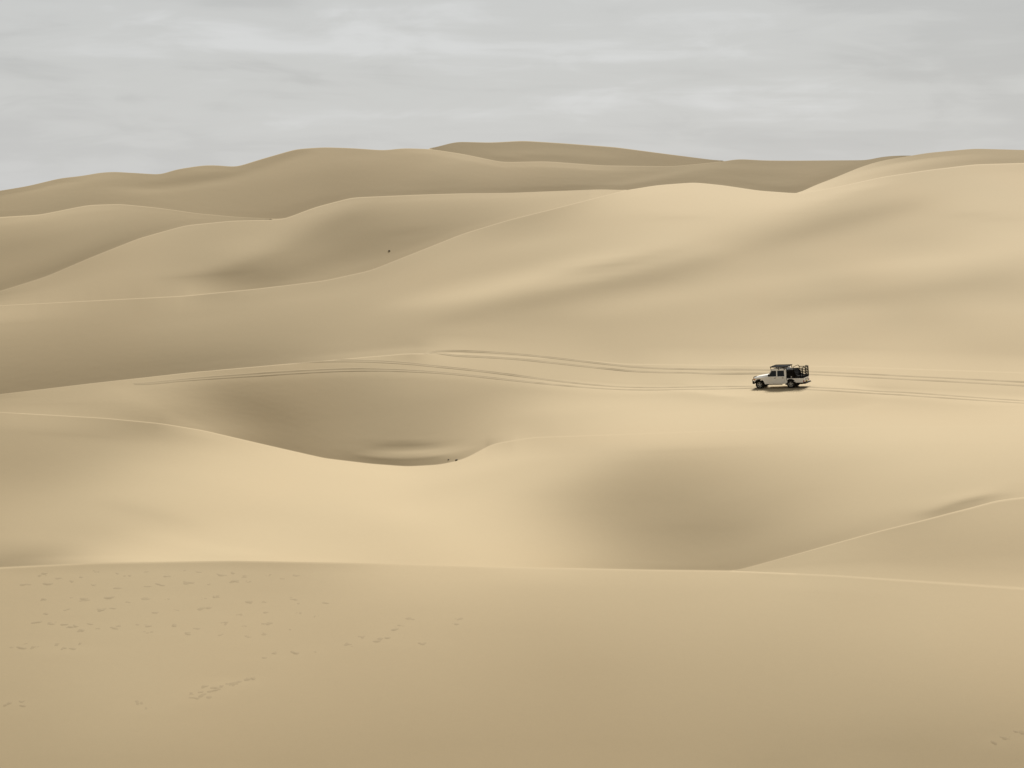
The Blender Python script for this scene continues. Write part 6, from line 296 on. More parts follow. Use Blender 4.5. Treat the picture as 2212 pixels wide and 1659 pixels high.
[99,1,0,1,0,1,1,0,1,0,0,0,0,0,0,0,0,-1,1,-1,0,0,-1,-1,0,-1,-1,-1,-1,-2,-1,-2,-1,-1,-1,-1,-1,-1,-1,0,-1,-1,0,-1,0,0,-1,0,-1,0,0,0,0,0,-1,1,0,1,1,0,1,2,2,1,2,1,1,2,2,1,2,0,3,1,1,2,2,2,2,4,1,3,3,3,3,2,3,4,3,3,4,2,4,4,3,5,3,5,5,6,5,6,6,6,7,6,7,6,8,7,7,10,9,11,12,13,14,13,16,16,15,15,13,13,13,13,13,11,7,1,-6,-13,-21,-29,-32,-32,-29,-25,-22,-19,-16,-13,-10,-7,-4,-2,2,2,4,4,6,8,8,9,10,13,13,15,14,16,14,14,14,15,16,17,17,15,14,13,10,11,10,10,9,9,9,9,8,8,8,8,6,7,6,6,6,5,5,5,4,4,3,3,4,3,2,2,3,2,3],
[102,0,1,1,0,0,1,0,0,1,0,1,0,0,-1,1,-1,0,-1,0,-1,-1,0,-1,-1,-1,-2,-1,-1,0,-1,-1,-1,-1,-1,-1,0,-1,-1,-1,-1,0,-1,0,-1,-1,-1,0,0,-1,-1,-1,0,-1,1,0,0,1,1,1,1,1,2,1,2,2,2,2,1,2,0,2,0,2,2,1,2,2,2,2,3,3,2,3,2,4,3,3,4,3,4,4,3,4,3,4,4,4,4,3,5,4,5,5,5,6,6,7,7,9,9,9,12,12,13,14,14,15,13,11,9,8,7,9,11,15,18,21,21,19,12,3,-8,-18,-28,-35,-36,-35,-30,-26,-22,-18,-15,-11,-9,-6,-4,-1,0,3,3,4,6,7,9,9,11,13,16,17,21,21,21,22,20,19,16,15,14,10,12,9,8,8,8,7,8,6,7,5,6,6,5,4,6,4,3,4,3,2,3,3,2,2,1,1,2,2,0,1,1],
[104,1,0,0,1,0,0,1,1,0,1,-1,0,0,0,-1,0,0,-1,-1,-1,0,-1,-1,-1,-1,0,-2,0,-2,0,-1,-1,0,0,-1,-1,-1,0,-1,-1,-1,-1,-1,0,-1,-1,-1,-2,-1,-1,-1,-1,0,-1,0,1,0,1,1,2,2,1,3,1,2,2,1,2,1,1,1,2,0,1,2,2,2,2,2,2,3,3,2,4,3,4,3,3,5,3,4,4,3,4,2,3,2,3,3,2,3,2,5,4,6,6,8,8,9,11,12,12,15,15,14,16,16,15,18,20,24,27,29,26,25,19,16,11,8,5,1,-4,-11,-20,-31,-39,-43,-41,-36,-29,-25,-20,-16,-12,-10,-7,-4,-2,0,1,4,4,4,5,8,9,11,14,18,20,23,23,22,20,18,16,15,11,12,9,9,9,7,6,7,5,6,5,5,4,3,4,3,2,3,2,2,2,1,2,0,1,1,0,1,0,0,1,-1,0],
[103,1,0,1,0,1,0,0,0,1,-1,1,0,-1,0,0,0,-1,-1,0,0,-2,0,-1,-1,0,-1,0,-1,0,-1,0,0,-1,0,0,-1,-1,-1,-1,0,-1,0,-1,-2,-1,-1,-2,-1,-2,-1,-2,-1,-1,-1,0,0,0,1,2,1,1,3,1,3,2,2,2,0,1,2,1,0,2,1,1,2,1,3,2,2,2,3,3,3,3,4,4,4,3,4,4,3,4,2,3,1,2,1,1,2,1,3,3,5,5,7,8,10,11,13,14,16,16,19,21,21,24,28,30,31,29,29,25,23,20,19,15,14,12,10,7,4,-3,-10,-20,-31,-44,-52,-52,-47,-36,-28,-21,-16,-11,-9,-5,-3,-2,1,0,2,3,5,5,8,10,14,14,17,17,18,17,18,15,15,13,13,10,9,9,7,6,7,4,6,3,4,3,3,3,2,2,1,1,1,1,0,1,-1,0,0,0,0,0,0,-1,0,1,0],
[102,-1,1,-1,0,0,0,0,0,0,0,0,0,1,0,0,0,-1,1,0,-1,0,0,0,0,-1,0,1,-1,0,0,0,0,0,-1,-1,-1,0,0,-1,-1,-1,-1,-1,-2,-1,-2,-2,-2,-1,-3,-2,-2,-1,-1,-1,0,1,1,1,2,2,2,3,2,2,2,1,2,1,0,1,1,0,2,1,1,3,1,2,3,2,3,3,3,3,4,4,3,4,4,3,4,2,3,2,1,1,0,1,0,2,3,3,4,6,7,9,10,13,15,17,18,22,22,25,28,30,30,31,29,30,26,25,24,23,21,19,19,18,16,15,13,11,6,-1,-11,-22,-36,-51,-62,-63,-55,-43,-32,-23,-15,-12,-7,-5,-3,0,1,4,5,7,9,9,9,11,9,11,12,12,12,14,13,12,12,11,11,8,8,7,6,5,4,4,2,2,1,1,1,0,0,-1,1,-1,0,-1,0,0,0,-1,0,-1,-1,0,0,-1,-1],
[96,0,-1,0,0,-1,0,0,0,-1,1,0,0,0,1,0,1,2,0,0,1,1,-1,1,0,0,1,-1,1,1,0,0,0,0,-1,0,0,-1,-1,-1,0,-1,-2,-1,-1,-2,-1,-3,-2,-4,-2,-2,-3,-2,-1,-1,0,0,2,1,3,3,2,3,2,2,1,2,1,1,1,0,0,2,0,2,1,1,2,2,2,3,3,3,4,4,3,4,4,4,3,3,3,3,2,0,2,-1,1,0,1,1,2,3,4,6,7,9,12,14,16,19,22,23,27,30,31,32,33,32,32,29,29,27,26,24,22,23,20,20,20,21,19,19,17,14,10,3,-8,-22,-36,-55,-68,-75,-69,-57,-44,-31,-21,-13,-8,-4,-1,2,4,6,5,8,6,7,8,8,9,10,11,11,12,12,11,11,9,9,8,6,4,4,2,2,1,1,0,0,-1,-1,0,-1,-1,-1,-1,0,-1,-1,-1,0,0,0,0,-1,-1,0,0],
[90,-1,-1,0,-1,0,-1,0,-1,-1,0,0,1,2,1,2,1,2,1,2,1,0,1,0,0,1,0,1,0,1,1,1,0,0,1,-1,0,-1,-1,0,-2,0,-1,-2,-1,-2,-2,-2,-4,-2,-4,-3,-2,-3,-2,-2,0,1,0,4,2,4,5,3,2,2,1,1,0,0,1,1,1,0,1,1,1,2,1,2,3,3,3,4,3,4,3,4,4,3,4,4,2,1,1,2,0,0,-1,0,0,1,1,3,4,6,8,10,12,14,17,21,24,28,31,33,36,36,37,36,35,33,31,30,26,24,23,20,21,20,20,19,21,20,21,21,20,18,15,9,-1,-11,-27,-46,-63,-76,-80,-77,-67,-53,-37,-25,-14,-8,-3,0,2,2,4,5,7,8,9,11,11,11,11,10,9,9,7,5,4,4,2,2,1,0,0,0,0,-2,0,0,-1,1,0,0,0,0,0,0,0,0,-1,1,0,1,1,0,1],
[90,-1,0,-1,0,-1,-1,-2,0,0,0,0,1,0,2,2,3,0,3,0,1,1,1,0,1,-1,0,1,1,1,1,0,1,1,-1,0,-1,0,0,-2,0,-1,-1,-1,-2,-2,-2,-3,-2,-4,-3,-3,-3,-2,-3,0,-1,-1,2,3,4,4,3,3,4,1,1,1,1,0,0,1,1,0,1,1,2,0,3,2,3,2,3,3,4,3,5,3,4,4,4,2,3,1,1,-1,-1,0,0,0,0,1,2,2,5,5,8,10,12,15,19,22,27,32,37,41,46,48,47,45,41,37,32,27,23,19,16,14,12,10,10,11,10,11,12,13,15,15,14,14,10,7,-1,-4,-15,-26,-38,-50,-57,-62,-64,-60,-54,-45,-36,-27,-17,-9,-2,2,5,8,8,9,9,8,7,7,4,3,2,1,0,0,0,-1,0,0,0,0,1,4,3,3,3,2,1,2,2,0,2,1,1,1,2,1,2,2,1,3,2],
[90,-1,-1,-1,0,-1,0,-1,-1,0,-1,1,0,2,1,3,1,2,1,2,1,0,1,0,0,1,0,-1,2,0,2,1,1,-1,1,-1,0,-1,-1,0,-1,-2,0,-1,-2,-1,-3,-3,-3,-3,-3,-3,-3,-3,-1,-2,-1,1,2,2,4,4,4,3,2,2,2,0,0,1,1,0,1,1,1,0,1,2,1,3,2,3,3,4,3,4,3,4,4,4,4,3,2,2,-1,0,-1,0,0,-1,1,1,2,3,3,6,8,9,13,16,18,22,27,31,37,44,47,51,49,46,40,36,31,26,23,19,15,14,10,9,7,7,8,9,11,13,12,14,14,12,11,5,2,-7,-14,-23,-33,-42,-51,-59,-61,-61,-57,-48,-38,-27,-18,-9,-2,2,5,7,9,9,8,8,6,5,5,3,2,1,0,-1,0,0,-1,0,1,0,0,-4,-3,-2,-1,1,3,4,6,8,7,9,9,8,7,7,5,5,5,3,4],
[167,5,4,3,2,2,1,1,0,1,0,-1,0,-71,1,0,2,2,2,3,3,4,1,2,-2,-5,-9,-13,-20,-23,-26,-27,-28,-27,-26,-24,-24,-21,-20,-16,-12,-6,-1,7,16,23,32,41,45,51,55,55,56,55,51,49,43,38,30,23,18,14,13,14,14,16,17,20,22,24,25,25,27,26,25,25,21,20,17,12,7,4,-1,-5,-8,-12,-14,-16,-18,-18,-20,-18,-18,-16,-14,-13,-12,-12,-14,-15,-19,-23,-29,-34,-40,-49,-59,-71,-84,-99,-114,-133,-153,-175,-197,-219,-236,15154,-124,-325,-315,-301,-277,-252,-224,-190,-158,-138,-120,-90,-57,-29,-4,21,44,65,89,111,129,139,147,146,-11281,282,281,276,268,256,236,216,187,156,124,86,51,15,-17,-47,-72,-94,-109,-123,-129,-135,-134,-130,-124,-117,-108,-99,-89,-77,-68,-58,-49,-41,-32,-25,-19,-12,-7,-1,2,6,7,8,10,10,10,11,11,11,12,13,13,14,15,15,15,16,14],
[0,0,0,0,0,0,0,0,0,0,0,0,0,6,1,2,0,2,2,1,2,2,2,2,4,3,5,4,6,6,5,7,6,7,6,5,6,4,5,4,4,3,2,1,1,-1,-1,-2,-2,-2,-4,-2,-3,-4,-2,-2,-2,0,0,1,1,2,1,1,3,3,4,4,5,4,3,4,2,2,1,0,0,-2,-2,-2,-1,-2,-3,-2,-3,-3,-2,-4,-3,-5,-4,-4,-4,-4,-2,-3,-2,-3,-3,-2,-2,-1,-2,-1,-2,-2,-3,-1,-3,-2,-2,-3,-3,-2,-4,-3,-3,-26,0,0,0,0,0,0,0,0,0,0,0,0,0,0,0,0,0,0,0,0,0,0,0,0,133,-7,-7,-6,-7,-6,-6,-5,-5,-3,-5,-4,-4,-4,-3,-3,-4,-2,-3,-2,-2,-1,-1,-2,-1,-2,-1,-1,0,-1,0,-1,-1,0,-1,-1,-1,-1,-1,-1,0,-2,0,0,-2,0,-1,-1,-1,0,-1,-1,0,-2,0,-1,-1,-1,0],
[0,0,0,0,0,0,0,0,0,0,0,0,0,6,1,1,2,1,1,2,2,2,2,3,2,5,3,6,4,6,7,6,7,6,5,7,5,5,5,4,3,3,2,2,0,0,-2,-2,-2,-3,-2,-4,-3,-2,-3,-3,0,-2,1,1,1,1,2,2,2,3,4,5,4,4,4,3,2,2,0,1,-1,0,-2,-2,-2,-2,-2,-3,-3,-2,-4,-3,-4,-3,-5,-4,-4,-3,-4,-2,-3,-2,-2,-2,-2,-2,-1,-2,-2,-3,-2,-2,-1,-2,-4,-1,-3,-4,-2,-3,-3,-27,0,0,0,0,0,0,0,0,0,0,0,0,0,0,0,0,0,0,0,0,0,0,0,0,133,-7,-7,-7,-6,-7,-5,-5,-5,-4,-4,-4,-4,-3,-4,-4,-3,-3,-2,-2,-2,-2,-1,-1,-1,-1,-1,-1,-1,-1,-1,0,-1,0,-1,-1,0,-1,-2,0,-1,-1,-1,-1,0,-2,0,-1,0,-2,0,-1,-1,0,-1,-1,0,-1,-1],
[0,0,0,0,0,0,0,0,0,0,0,0,0,6,2,0,1,2,1,2,1,2,3,3,3,3,5,4,6,5,6,6,7,6,7,6,5,5,4,4,4,3,2,2,1,1,1,-2,-2,-3,-4,-4,-4,-4,-2,-3,-3,-1,-1,0,1,1,1,3,2,3,3,2,4,4,3,4,3,2,3,1,2,-1,0,-2,-2,-3,-3,-2,-3,-2,-3,-3,-4,-4,-3,-5,-4,-3,-3,-3,-2,-3,-2,-3,-1,-2,-2,-2,-2,-1,-2,-3,-2,-2,-2,-3,-3,-3,-3,-3,-3,-26,0,0,0,0,0,0,0,0,0,0,0,0,0,0,0,0,0,0,0,0,0,0,0,0,135,-8,-8,-7,-7,-5,-6,-6,-3,-5,-4,-3,-4,-4,-4,-4,-3,-2,-3,-2,-2,-1,-2,-1,-2,-1,-1,-1,0,-1,0,-1,0,-2,0,-1,-1,-1,0,-2,-1,0,-1,-1,-1,0,-1,-1,-1,0,-2,0,-1,0,-1,-1,-1,0,0],
[0,0,0,0,0,0,0,0,0,0,0,0,0,6,1,1,2,1,2,1,2,2,2,2,4,3,4,5,5,6,6,7,6,7,6,6,6,6,5,5,4,4,3,2,1,0,-1,-1,-2,-4,-3,-4,-4,-4,-5,-3,-2,-2,-2,0,0,1,1,1,3,2,3,3,3,3,3,3,3,3,2,1,1,0,-2,-1,-3,-2,-2,-4,-2,-3,-3,-3,-2,-4,-3,-2,-2,-4,-2,-3,-3,-2,-3,-1,-3,-2,-1,-1,-2,-2,-2,-2,-2,-3,-2,-3,-3,-2,-4,-3,-2,-27,0,0,0,0,0,0,0,0,0,0,0,0,0,0,0,0,0,0,0,0,0,0,0,0,134,-7,-8,-7,-7,-6,-5,-5,-5,-4,-4,-4,-4,-4,-3,-3,-4,-3,-2,-2,-2,-2,-1,-1,-1,-1,-1,-1,-1,-1,-1,0,-1,0,-1,-1,-1,-1,-1,0,-1,-1,-1,-1,0,-1,-2,0,-1,-1,0,-1,0,-2,-1,1,-1,-1,-1],
[0,0,0,0,0,0,0,0,0,0,0,0,0,6,1,2,0,2,1,2,2,2,2,3,3,4,4,4,6,6,6,6,6,7,7,6,6,6,6,6,4,3,3,2,2,0,-1,-1,-2,-2,-3,-3,-4,-4,-4,-4,-4,-3,-2,-2,-1,1,2,2,1,3,2,3,2,2,4,2,2,2,1,1,0,-1,0,-2,-1,-2,-3,-2,-2,-4,-3,-2,-4,-2,-3,-2,-3,-2,-3,-3,-2,-2,-1,-2,-1,-2,-2,-2,-1,-2,-2,-2,-3,-2,-2,-3,-3,-3,-2,-3,-4,-26,0,0,0,0,0,0,0,0,0,0,0,0,0,0,0,0,0,0,0,0,0,0,0,0,134,-8,-7,-7,-6,-7,-5,-4,-5,-5,-4,-4,-3,-4,-4,-4,-2,-4,-2,-2,-2,-1,-1,-2,-1,-1,-2,0,-1,-1,0,-1,-1,0,-1,0,-2,0,-1,-1,-1,-1,-1,-1,-1,-1,0,-1,0,-1,-1,-1,-1,0,-1,-1,-1,-1,0],
[0,0,0,0,0,0,0,0,0,0,0,0,0,6,1,1,2,0,2,2,1,2,3,2,4,3,4,5,5,6,6,6,7,6,6,7,7,7,5,5,5,4,4,2,1,1,1,-1,-1,-1,-2,-2,-3,-3,-3,-4,-5,-5,-4,-4,-1,-1,1,2,2,3,2,3,2,2,1,1,2,1,1,0,-1,1,-1,-1,-1,-2,-1,-2,-3,-3,-2,-3,-2,-3,-3,-4,-2,-3,-2,-2,-2,-3,-1,-2,-1,-1,-2,-1,-2,-2,-2,-2,-2,-2,-4,-2,-3,-3,-3,-3,-2,-27,0,0,0,0,0,0,0,0,0,0,0,0,0,0,0,0,0,0,0,0,0,0,0,0,132,-7,-6,-7,-7,-5,-5,-5,-5,-4,-4,-4,-5,-3,-4,-3,-3,-3,-3,-2,-1,-2,-1,-2,-1,-2,0,-1,-1,0,-1,-1,0,-2,0,-1,-1,-1,-1,-1,0,-1,-1,0,-2,0,-1,-1,-1,0,-1,-1,-1,-1,0,-1,0,-1,-1],
[0,0,0,0,0,0,0,0,0,0,0,0,0,6,1,1,1,2,2,0,3,2,2,3,2,5,4,4,5,5,6,6,7,6,7,6,7,6,7,5,5,5,3,3,3,2,1,1,1,0,-1,0,0,-2,-3,-4,-5,-6,-6,-5,-4,-2,-1,0,2,2,3,2,2,2,1,1,0,0,0,0,0,-2,-1,0,-1,-2,-1,-2,-2,-1,-3,-3,-4,-3,-2,-2,-3,-2,-3,-2,-2,-2,-2,-1,-2,-1,-1,-2,-2,-2,-2,-2,-2,-3,-2,-3,-2,-3,-4,-2,-4,-26,0,0,0,0,0,0,0,0,0,0,0,0,0,0,0,0,0,0,0,0,0,0,0,0,131,-7,-6,-6,-5,-6,-5,-6,-4,-4,-5,-4,-4,-4,-4,-3,-4,0,-3,-2,-2,-1,-3,-1,-2,-1,-1,-1,-1,-1,-1,0,-1,0,-1,-1,0,-1,-1,-1,-2,0,-1,-1,0,-1,-1,-1,-1,-1,0,-1,0,-1,-1,-1,-1,0,-1],
[0,0,0,0,0,0,0,0,0,0,0,0,0,6,1,2,1,1,1,2,1,2,3,3,3,3,4,5,4,6,5,6,6,6,7,7,6,6,6,7,5,5,4,5,3,2,3,2,1,2,2,0,0,0,-1,-3,-3,-6,-7,-6,-6,-6,-3,-1,1,1,2,2,2,2,1,1,0,-1,0,-1,-2,0,-1,-2,-1,-1,-2,-1,-2,-3,-3,-3,-2,-2,-3,-2,-2,-2,-2,-3,-2,-1,-3,-2,-1,-2,-1,-2,-2,-1,-2,-3,-2,-3,-2,-3,-3,-3,-2,-4,-2,-27,0,0,0,0,0,0,0,0,0,0,0,0,0,0,0,0,0,0,0,0,0,0,0,0,129,-4,-6,-6,-6,-5,-6,-5,-5,-4,-4,-5,-4,-4,-2,-2,-2,-4,-1,-3,-2,-3,-1,-2,-1,-1,-2,-1,-1,0,-1,-1,0,-2,-1,-1,-1,-1,0,-1,-1,-1,0,-2,0,-1,-1,0,-1,-1,-1,0,-2,0,-1,-1,0,-1,-1],
[0,0,0,0,0,0,0,0,0,0,0,0,0,6,1,1,1,2,1,2,2,2,2,2,3,4,3,5,5,5,5,6,5,7,6,6,6,7,7,5,7,5,6,3,4,5,2,3,3,1,1,2,0,0,-1,0,-2,-1,-4,-5,-7,-7,-5,-5,-2,-1,1,1,2,2,1,0,0,0,-2,-1,-1,-2,-1,-1,-2,-2,-2,-3,-2,-3,-2,-2,-2,-1,-1,-2,-3,-2,-3,-2,-2,-3,-1,-2,-2,-1,-2,-2,-1,-3,-2,-1,-4,-2,-3,-3,-3,-2,-3,-2,-4,-26,0,0,0,0,0,0,0,0,0,0,0,0,0,0,0,0,0,0,0,0,0,0,0,0,129,-5,-4,-5,-5,-7,-6,-5,-5,-5,-4,-2,-3,-3,-3,-3,-3,-3,-3,-2,-3,-1,-3,-1,-2,-2,-1,-1,0,-2,0,-1,-2,0,-1,-1,-1,-1,-2,-1,0,-1,-1,0,-2,-1,0,-1,-1,0,-1,-1,0,-2,0,0,-2,0,-1],
[0,0,0,0,0,0,0,0,0,0,0,0,0,6,1,1,2,1,1,2,1,2,3,2,3,3,5,4,4,4,6,5,5,6,6,7,7,6,7,6,6,5,5,6,5,3,4,3,2,2,1,0,1,0,1,0,0,0,1,-3,-3,-4,-7,-5,-6,-3,-3,-1,0,0,1,1,-1,0,-1,-2,-1,-1,-3,-1,-2,-1,-3,-2,-2,-1,-2,-1,-1,-3,-2,-3,-2,-3,-3,-2,-3,-1,-3,-1,-2,-2,-2,-1,-2,-2,-2,-3,-2,-3,-3,-2,-3,-3,-3,-3,-2,-27,0,0,0,0,0,0,0,0,0,0,0,0,0,0,0,0,0,0,0,0,0,0,0,0,129,-4,-5,-3,-4,-4,-5,-5,-5,-5,-4,-5,-3,-4,-3,-4,-3,-3,-3,-2,-2,-4,-1,-3,-1,-1,-1,-2,-1,-1,-1,-1,0,-1,-2,0,-1,-2,0,-1,-2,-1,-1,-1,0,-1,-1,-1,0,-2,0,-1,-1,0,-1,-1,0,-2,0],
[0,0,0,0,0,0,0,0,0,0,0,0,0,6,1,1,1,1,2,1,3,1,2,3,3,3,4,3,5,5,4,5,6,6,6,5,7,7,6,7,6,6,6,5,5,4,4,3,2,2,2,0,1,0,0,0,2,2,1,2,0,-2,-3,-6,-5,-5,-5,-4,-3,-3,-1,-2,0,-1,-1,-1,-2,-1,-1,-2,-2,-1,-1,-1,-2,-1,-1,-3,-2,-2,-4,-3,-2,-3,-2,-3,-2,-3,-1,-3,-1,-2,-2,-2,-2,-2,-2,-3,-2,-3,-3,-3,-2,-3,-2,-4,-3,-26,0,0,0,0,0,0,0,0,0,0,0,0,0,0,0,0,0,0,0,0,0,0,0,0,129,-4,-3,-4,-3,-2,-3,-5,-6,-5,-6,-4,-5,-3,-4,-3,-3,-3,-3,-4,-3,-2,-3,-1,-3,-1,-2,0,-2,0,-2,-1,-1,-1,0,-1,-1,-1,-2,-1,0,-2,0,-1,-1,-1,0,-1,-1,-1,-1,-1,0,-1,-1,-1,-1,0,-1],
[0,0,0,0,0,0,0,0,0,0,0,0,0,6,2,0,2,1,1,2,1,3,1,3,3,3,3,4,4,4,5,5,5,6,5,7,6,7,5,7,6,7,6,6,4,6,3,4,3,2,1,2,0,1,0,1,1,1,2,3,3,2,-1,-2,-5,-7,-6,-7,-6,-4,-5,-2,-1,-2,0,-1,0,-2,-1,-2,0,-2,0,-1,-2,-2,-1,-2,-4,-3,-2,-3,-4,-3,-3,-2,-3,-2,-2,-1,-3,-2,-1,-2,-2,-2,-3,-2,-3,-3,-2,-4,-3,-3,-2,-2,-3,-27,0,0,0,0,0,0,0,0,0,0,0,0,0,0,0,0,0,0,0,0,0,0,0,0,130,-4,-3,-3,-3,-3,-4,-5,-4,-6,-4,-5,-4,-4,-3,-3,-4,-3,-4,-4,-3,-2,-3,-3,-1,-2,-1,-2,-1,-1,-1,0,-2,0,-1,-2,-1,0,-1,-1,-1,-1,-2,0,-1,-1,-1,-1,-1,0,-1,-1,-1,0,-1,-1,0,-1,-1],
[0,0,0,0,0,0,0,0,0,0,0,0,0,6,1,2,0,1,2,1,2,2,3,1,3,2,3,5,3,4,5,5,6,5,6,6,6,6,7,6,6,7,6,5,6,5,5,4,3,3,2,1,1,1,1,1,1,1,3,2,2,3,2,-1,-2,-5,-6,-7,-7,-7,-6,-5,-4,-2,-1,0,-1,-1,0,-1,-1,0,-2,-1,-1,-2,-3,-2,-2,-3,-4,-3,-3,-3,-3,-3,-2,-2,-2,-2,-2,-2,-2,-2,-2,-3,-2,-3,-3,-2,-4,-2,-3,-3,-3,-3,-3,-26,0,0,0,0,0,0,0,0,0,0,0,0,0,0,0,0,0,0,0,0,0,0,0,0,131,-4,-3,-4,-3,-4,-4,-2,-5,-5,-5,-5,-4,-4,-4,-4,-4,-5,-4,-2,-3,-3,-1,-2,-2,-2,-1,-1,-2,-1,0,-2,0,-1,-1,-1,-1,-1,-1,-1,-1,-1,-1,-2,-1,0,-1,-1,0,-1,-1,0,-1,-2,0,0,-2,0,0],
[0,0,0,0,0,0,0,0,0,0,0,0,0,6,1,1,1,2,1,2,2,1,2,3,1,3,3,3,5,4,5,5,5,5,6,6,6,5,7,6,7,5,7,6,6,5,6,4,4,3,3,2,1,1,1,1,0,2,1,2,3,2,2,2,0,-3,-5,-5,-8,-7,-7,-6,-6,-4,-3,-2,-1,1,-1,0,-1,-1,0,-1,-1,-2,-2,-3,-3,-4,-3,-3,-3,-3,-3,-2,-3,-2,-3,-2,-2,-1,-3,-2,-2,-2,-3,-2,-3,-3,-3,-4,-3,-3,-3,-3,-3,-26,0,0,0,0,0,0,0,0,0,0,0,0,0,0,0,0,0,0,0,0,0,0,0,0,131,-3,-4,-3,-5,-4,-6,-6,-2,-2,-5,-5,-5,-7,-6,-5,-4,-3,-3,-2,-2,-1,-2,-1,-1,-1,-2,-1,-1,-1,-1,0,-1,-2,0,-1,-1,-1,-1,-1,-2,0,-1,-1,-1,-1,-1,0,-2,0,-1,-1,-1,0,-1,-1,0,-1,-1],
[0,0,0,0,0,0,0,0,0,0,0,0,0,5,2,1,2,1,1,2,1,3,1,2,3,3,2,3,3,6,4,6,5,5,6,5,6,6,5,7,6,7,5,7,6,6,5,5,4,4,3,2,2,1,1,0,1,1,0,2,1,2,3,3,0,1,-1,-5,-5,-8,-6,-8,-7,-6,-5,-3,-2,-1,0,0,0,0,0,-2,-1,-1,-2,-3,-3,-2,-4,-3,-4,-3,-3,-3,-3,-3,-1,-3,-2,-2,-2,-2,-3,-3,-2,-3,-2,-4,-4,-3,-3,-3,-4,-2,-2,-27,0,0,0,0,0,0,0,0,0,0,0,0,0,0,0,0,0,0,0,0,0,0,0,0,133,-4,-5,-4,-5,-5,-6,-6,-5,-4,-4,-5,-8,-5,-7,-8,-4,-2,-1,-1,-1,0,-1,0,0,-1,-1,-1,0,-1,-1,-1,0,-1,-2,0,-1,-2,0,-2,0,-1,-1,-1,-1,-1,-1,-1,0,-1,-1,-1,0,-1,-1,-1,-1,0,-1],
[0,0,0,0,0,0,0,0,0,0,0,0,0,6,1,1,1,1,2,1,2,2,2,3,2,2,3,3,4,4,6,4,6,5,5,5,6,6,6,5,6,7,7,6,7,6,5,5,6,4,3,3,2,1,0,0,0,-1,0,0,1,2,2,2,4,3,1,-1,-2,-5,-7,-7,-8,-8,-7,-5,-3,-3,-1,1,1,0,0,0,-1,-2,-3,-2,-3,-4,-3,-4,-3,-4,-2,-4,-2,-3,-3,-2,-2,-3,-2,-3,-2,-1,-4,-3,-4,-4,-3,-4,-3,-3,-3,-3,-3,-26,0,0,0,0,0,0,0,0,0,0,0,0,0,0,0,0,0,0,0,0,0,0,0,0,134,-5,-4,-6,-6,-8,-5,-3,-6,-8,-7,-7,-6,-6,-4,-2,-3,-2,-1,-1,0,-1,0,-1,-1,0,0,-1,-1,0,-1,-1,-2,0,-1,-1,-1,-1,-2,0,-1,-2,0,-1,-1,0,-1,-1,-1,-2,0,0,-2,0,-1,-1,0,-2,0],
[0,0,0,0,0,0,0,0,0,0,0,0,0,6,1,1,1,2,1,2,2,1,3,1,2,3,3,3,4,5,4,6,4,6,5,6,4,6,6,6,6,5,7,7,7,6,7,7,4,5,4,3,1,1,0,0,-1,-1,0,-1,0,0,1,3,4,4,4,5,0,-1,-4,-7,-7,-8,-9,-7,-6,-4,-2,0,0,1,0,-1,-1,-2,-2,-4,-3,-3,-4,-4,-4,-3,-4,-3,-3,-3,-3,-2,-2,-1,-3,-3,-3,-4,-3,-4,-4,-3,-4,-3,-4,-3,-3,-3,-2,-27,0,0,0,0,0,0,0,0,0,0,0,0,0,0,0,0,0,0,0,0,0,0,0,0,135,-5,-6,-6,-5,-6,-4,-6,-7,-7,-8,-7,-6,-5,-5,-3,-2,-2,-1,-1,0,-1,0,0,-1,-1,0,-1,0,-1,0,-1,-1,-1,-1,-1,-1,-1,-1,-1,-1,-1,-1,-1,-1,-1,-1,-1,-1,0,-1,-1,0,-2,0,0,-1,-1,-1],
[0,0,0,0,0,0,0,0,0,0,0,0,0,6,1,2,0,1,2,1,2,2,2,2,3,2,3,3,4,4,5,5,6,5,5,5,5,5,4,6,7,8,7,7,7,7,7,6,7,4,4,3,2,1,0,-1,-1,-2,-2,-1,-1,0,2,2,3,5,6,7,7,3,-1,-3,-7,-8,-8,-10,-7,-6,-3,-3,-1,-1,-2,0,-2,-2,-2,-3,-3,-5,-3,-4,-4,-5,-3,-4,-3,-1,-3,-4,-3,-5,-3,-2,-4,-3,-4,-3,-4,-4,-4,-4,-3,-3,-3,-2,-4,-26,0,0,0,0,0,0,0,0,0,0,0,0,0,0,0,0,0,0,0,0,0,0,0,0,135,-6,-5,-5,-6,-5,-5,-6,-7,-8,-7,-8,-6,-5,-4,-3,-3,-1,-1,-1,-1,0,0,-1,0,0,-1,0,-1,-1,-1,0,-1,-1,-1,-1,-1,-1,-1,-1,-2,0,-2,0,-1,-1,-1,0,-1,-1,-1,-1,-1,0,-1,-1,-1,0,-1],
[0,0,0,0,0,0,0,0,0,0,0,0,0,6,1,1,2,1,1,2,1,2,2,3,2,2,2,4,4,4,5,5,6,5,6,4,5,4,6,6,6,7,7,9,8,9,7,7,5,6,4,3,2,0,0,-1,-2,-1,-2,-2,-1,0,0,2,3,4,7,6,7,9,7,4,-1,-6,-9,-10,-11,-9,-8,-6,-3,-1,0,0,-1,-2,-3,-3,-4,-4,-6,-5,-5,-4,-6,-4,-4,-6,-3,-4,-4,-3,-3,-4,-2,-4,-3,-5,-3,-4,-4,-3,-4,-3,-3,-3,-2,-27,0,0,0,0,0,0,0,0,0,0,0,0,0,0,0,0,0,0,0,0,0,0,0,0,135,-5,-6,-6,-5,-5,-6,-7,-7,-7,-7,-6,-7,-6,-4,-3,-2,-2,-1,0,0,-1,-1,0,0,-1,0,-1,0,0,-1,-2,0,-1,-1,-1,-2,0,-1,-2,0,-1,-1,-1,-1,-1,-1,-1,0,-1,-1,0,-1,-1,-1,-1,0,-1,-1],
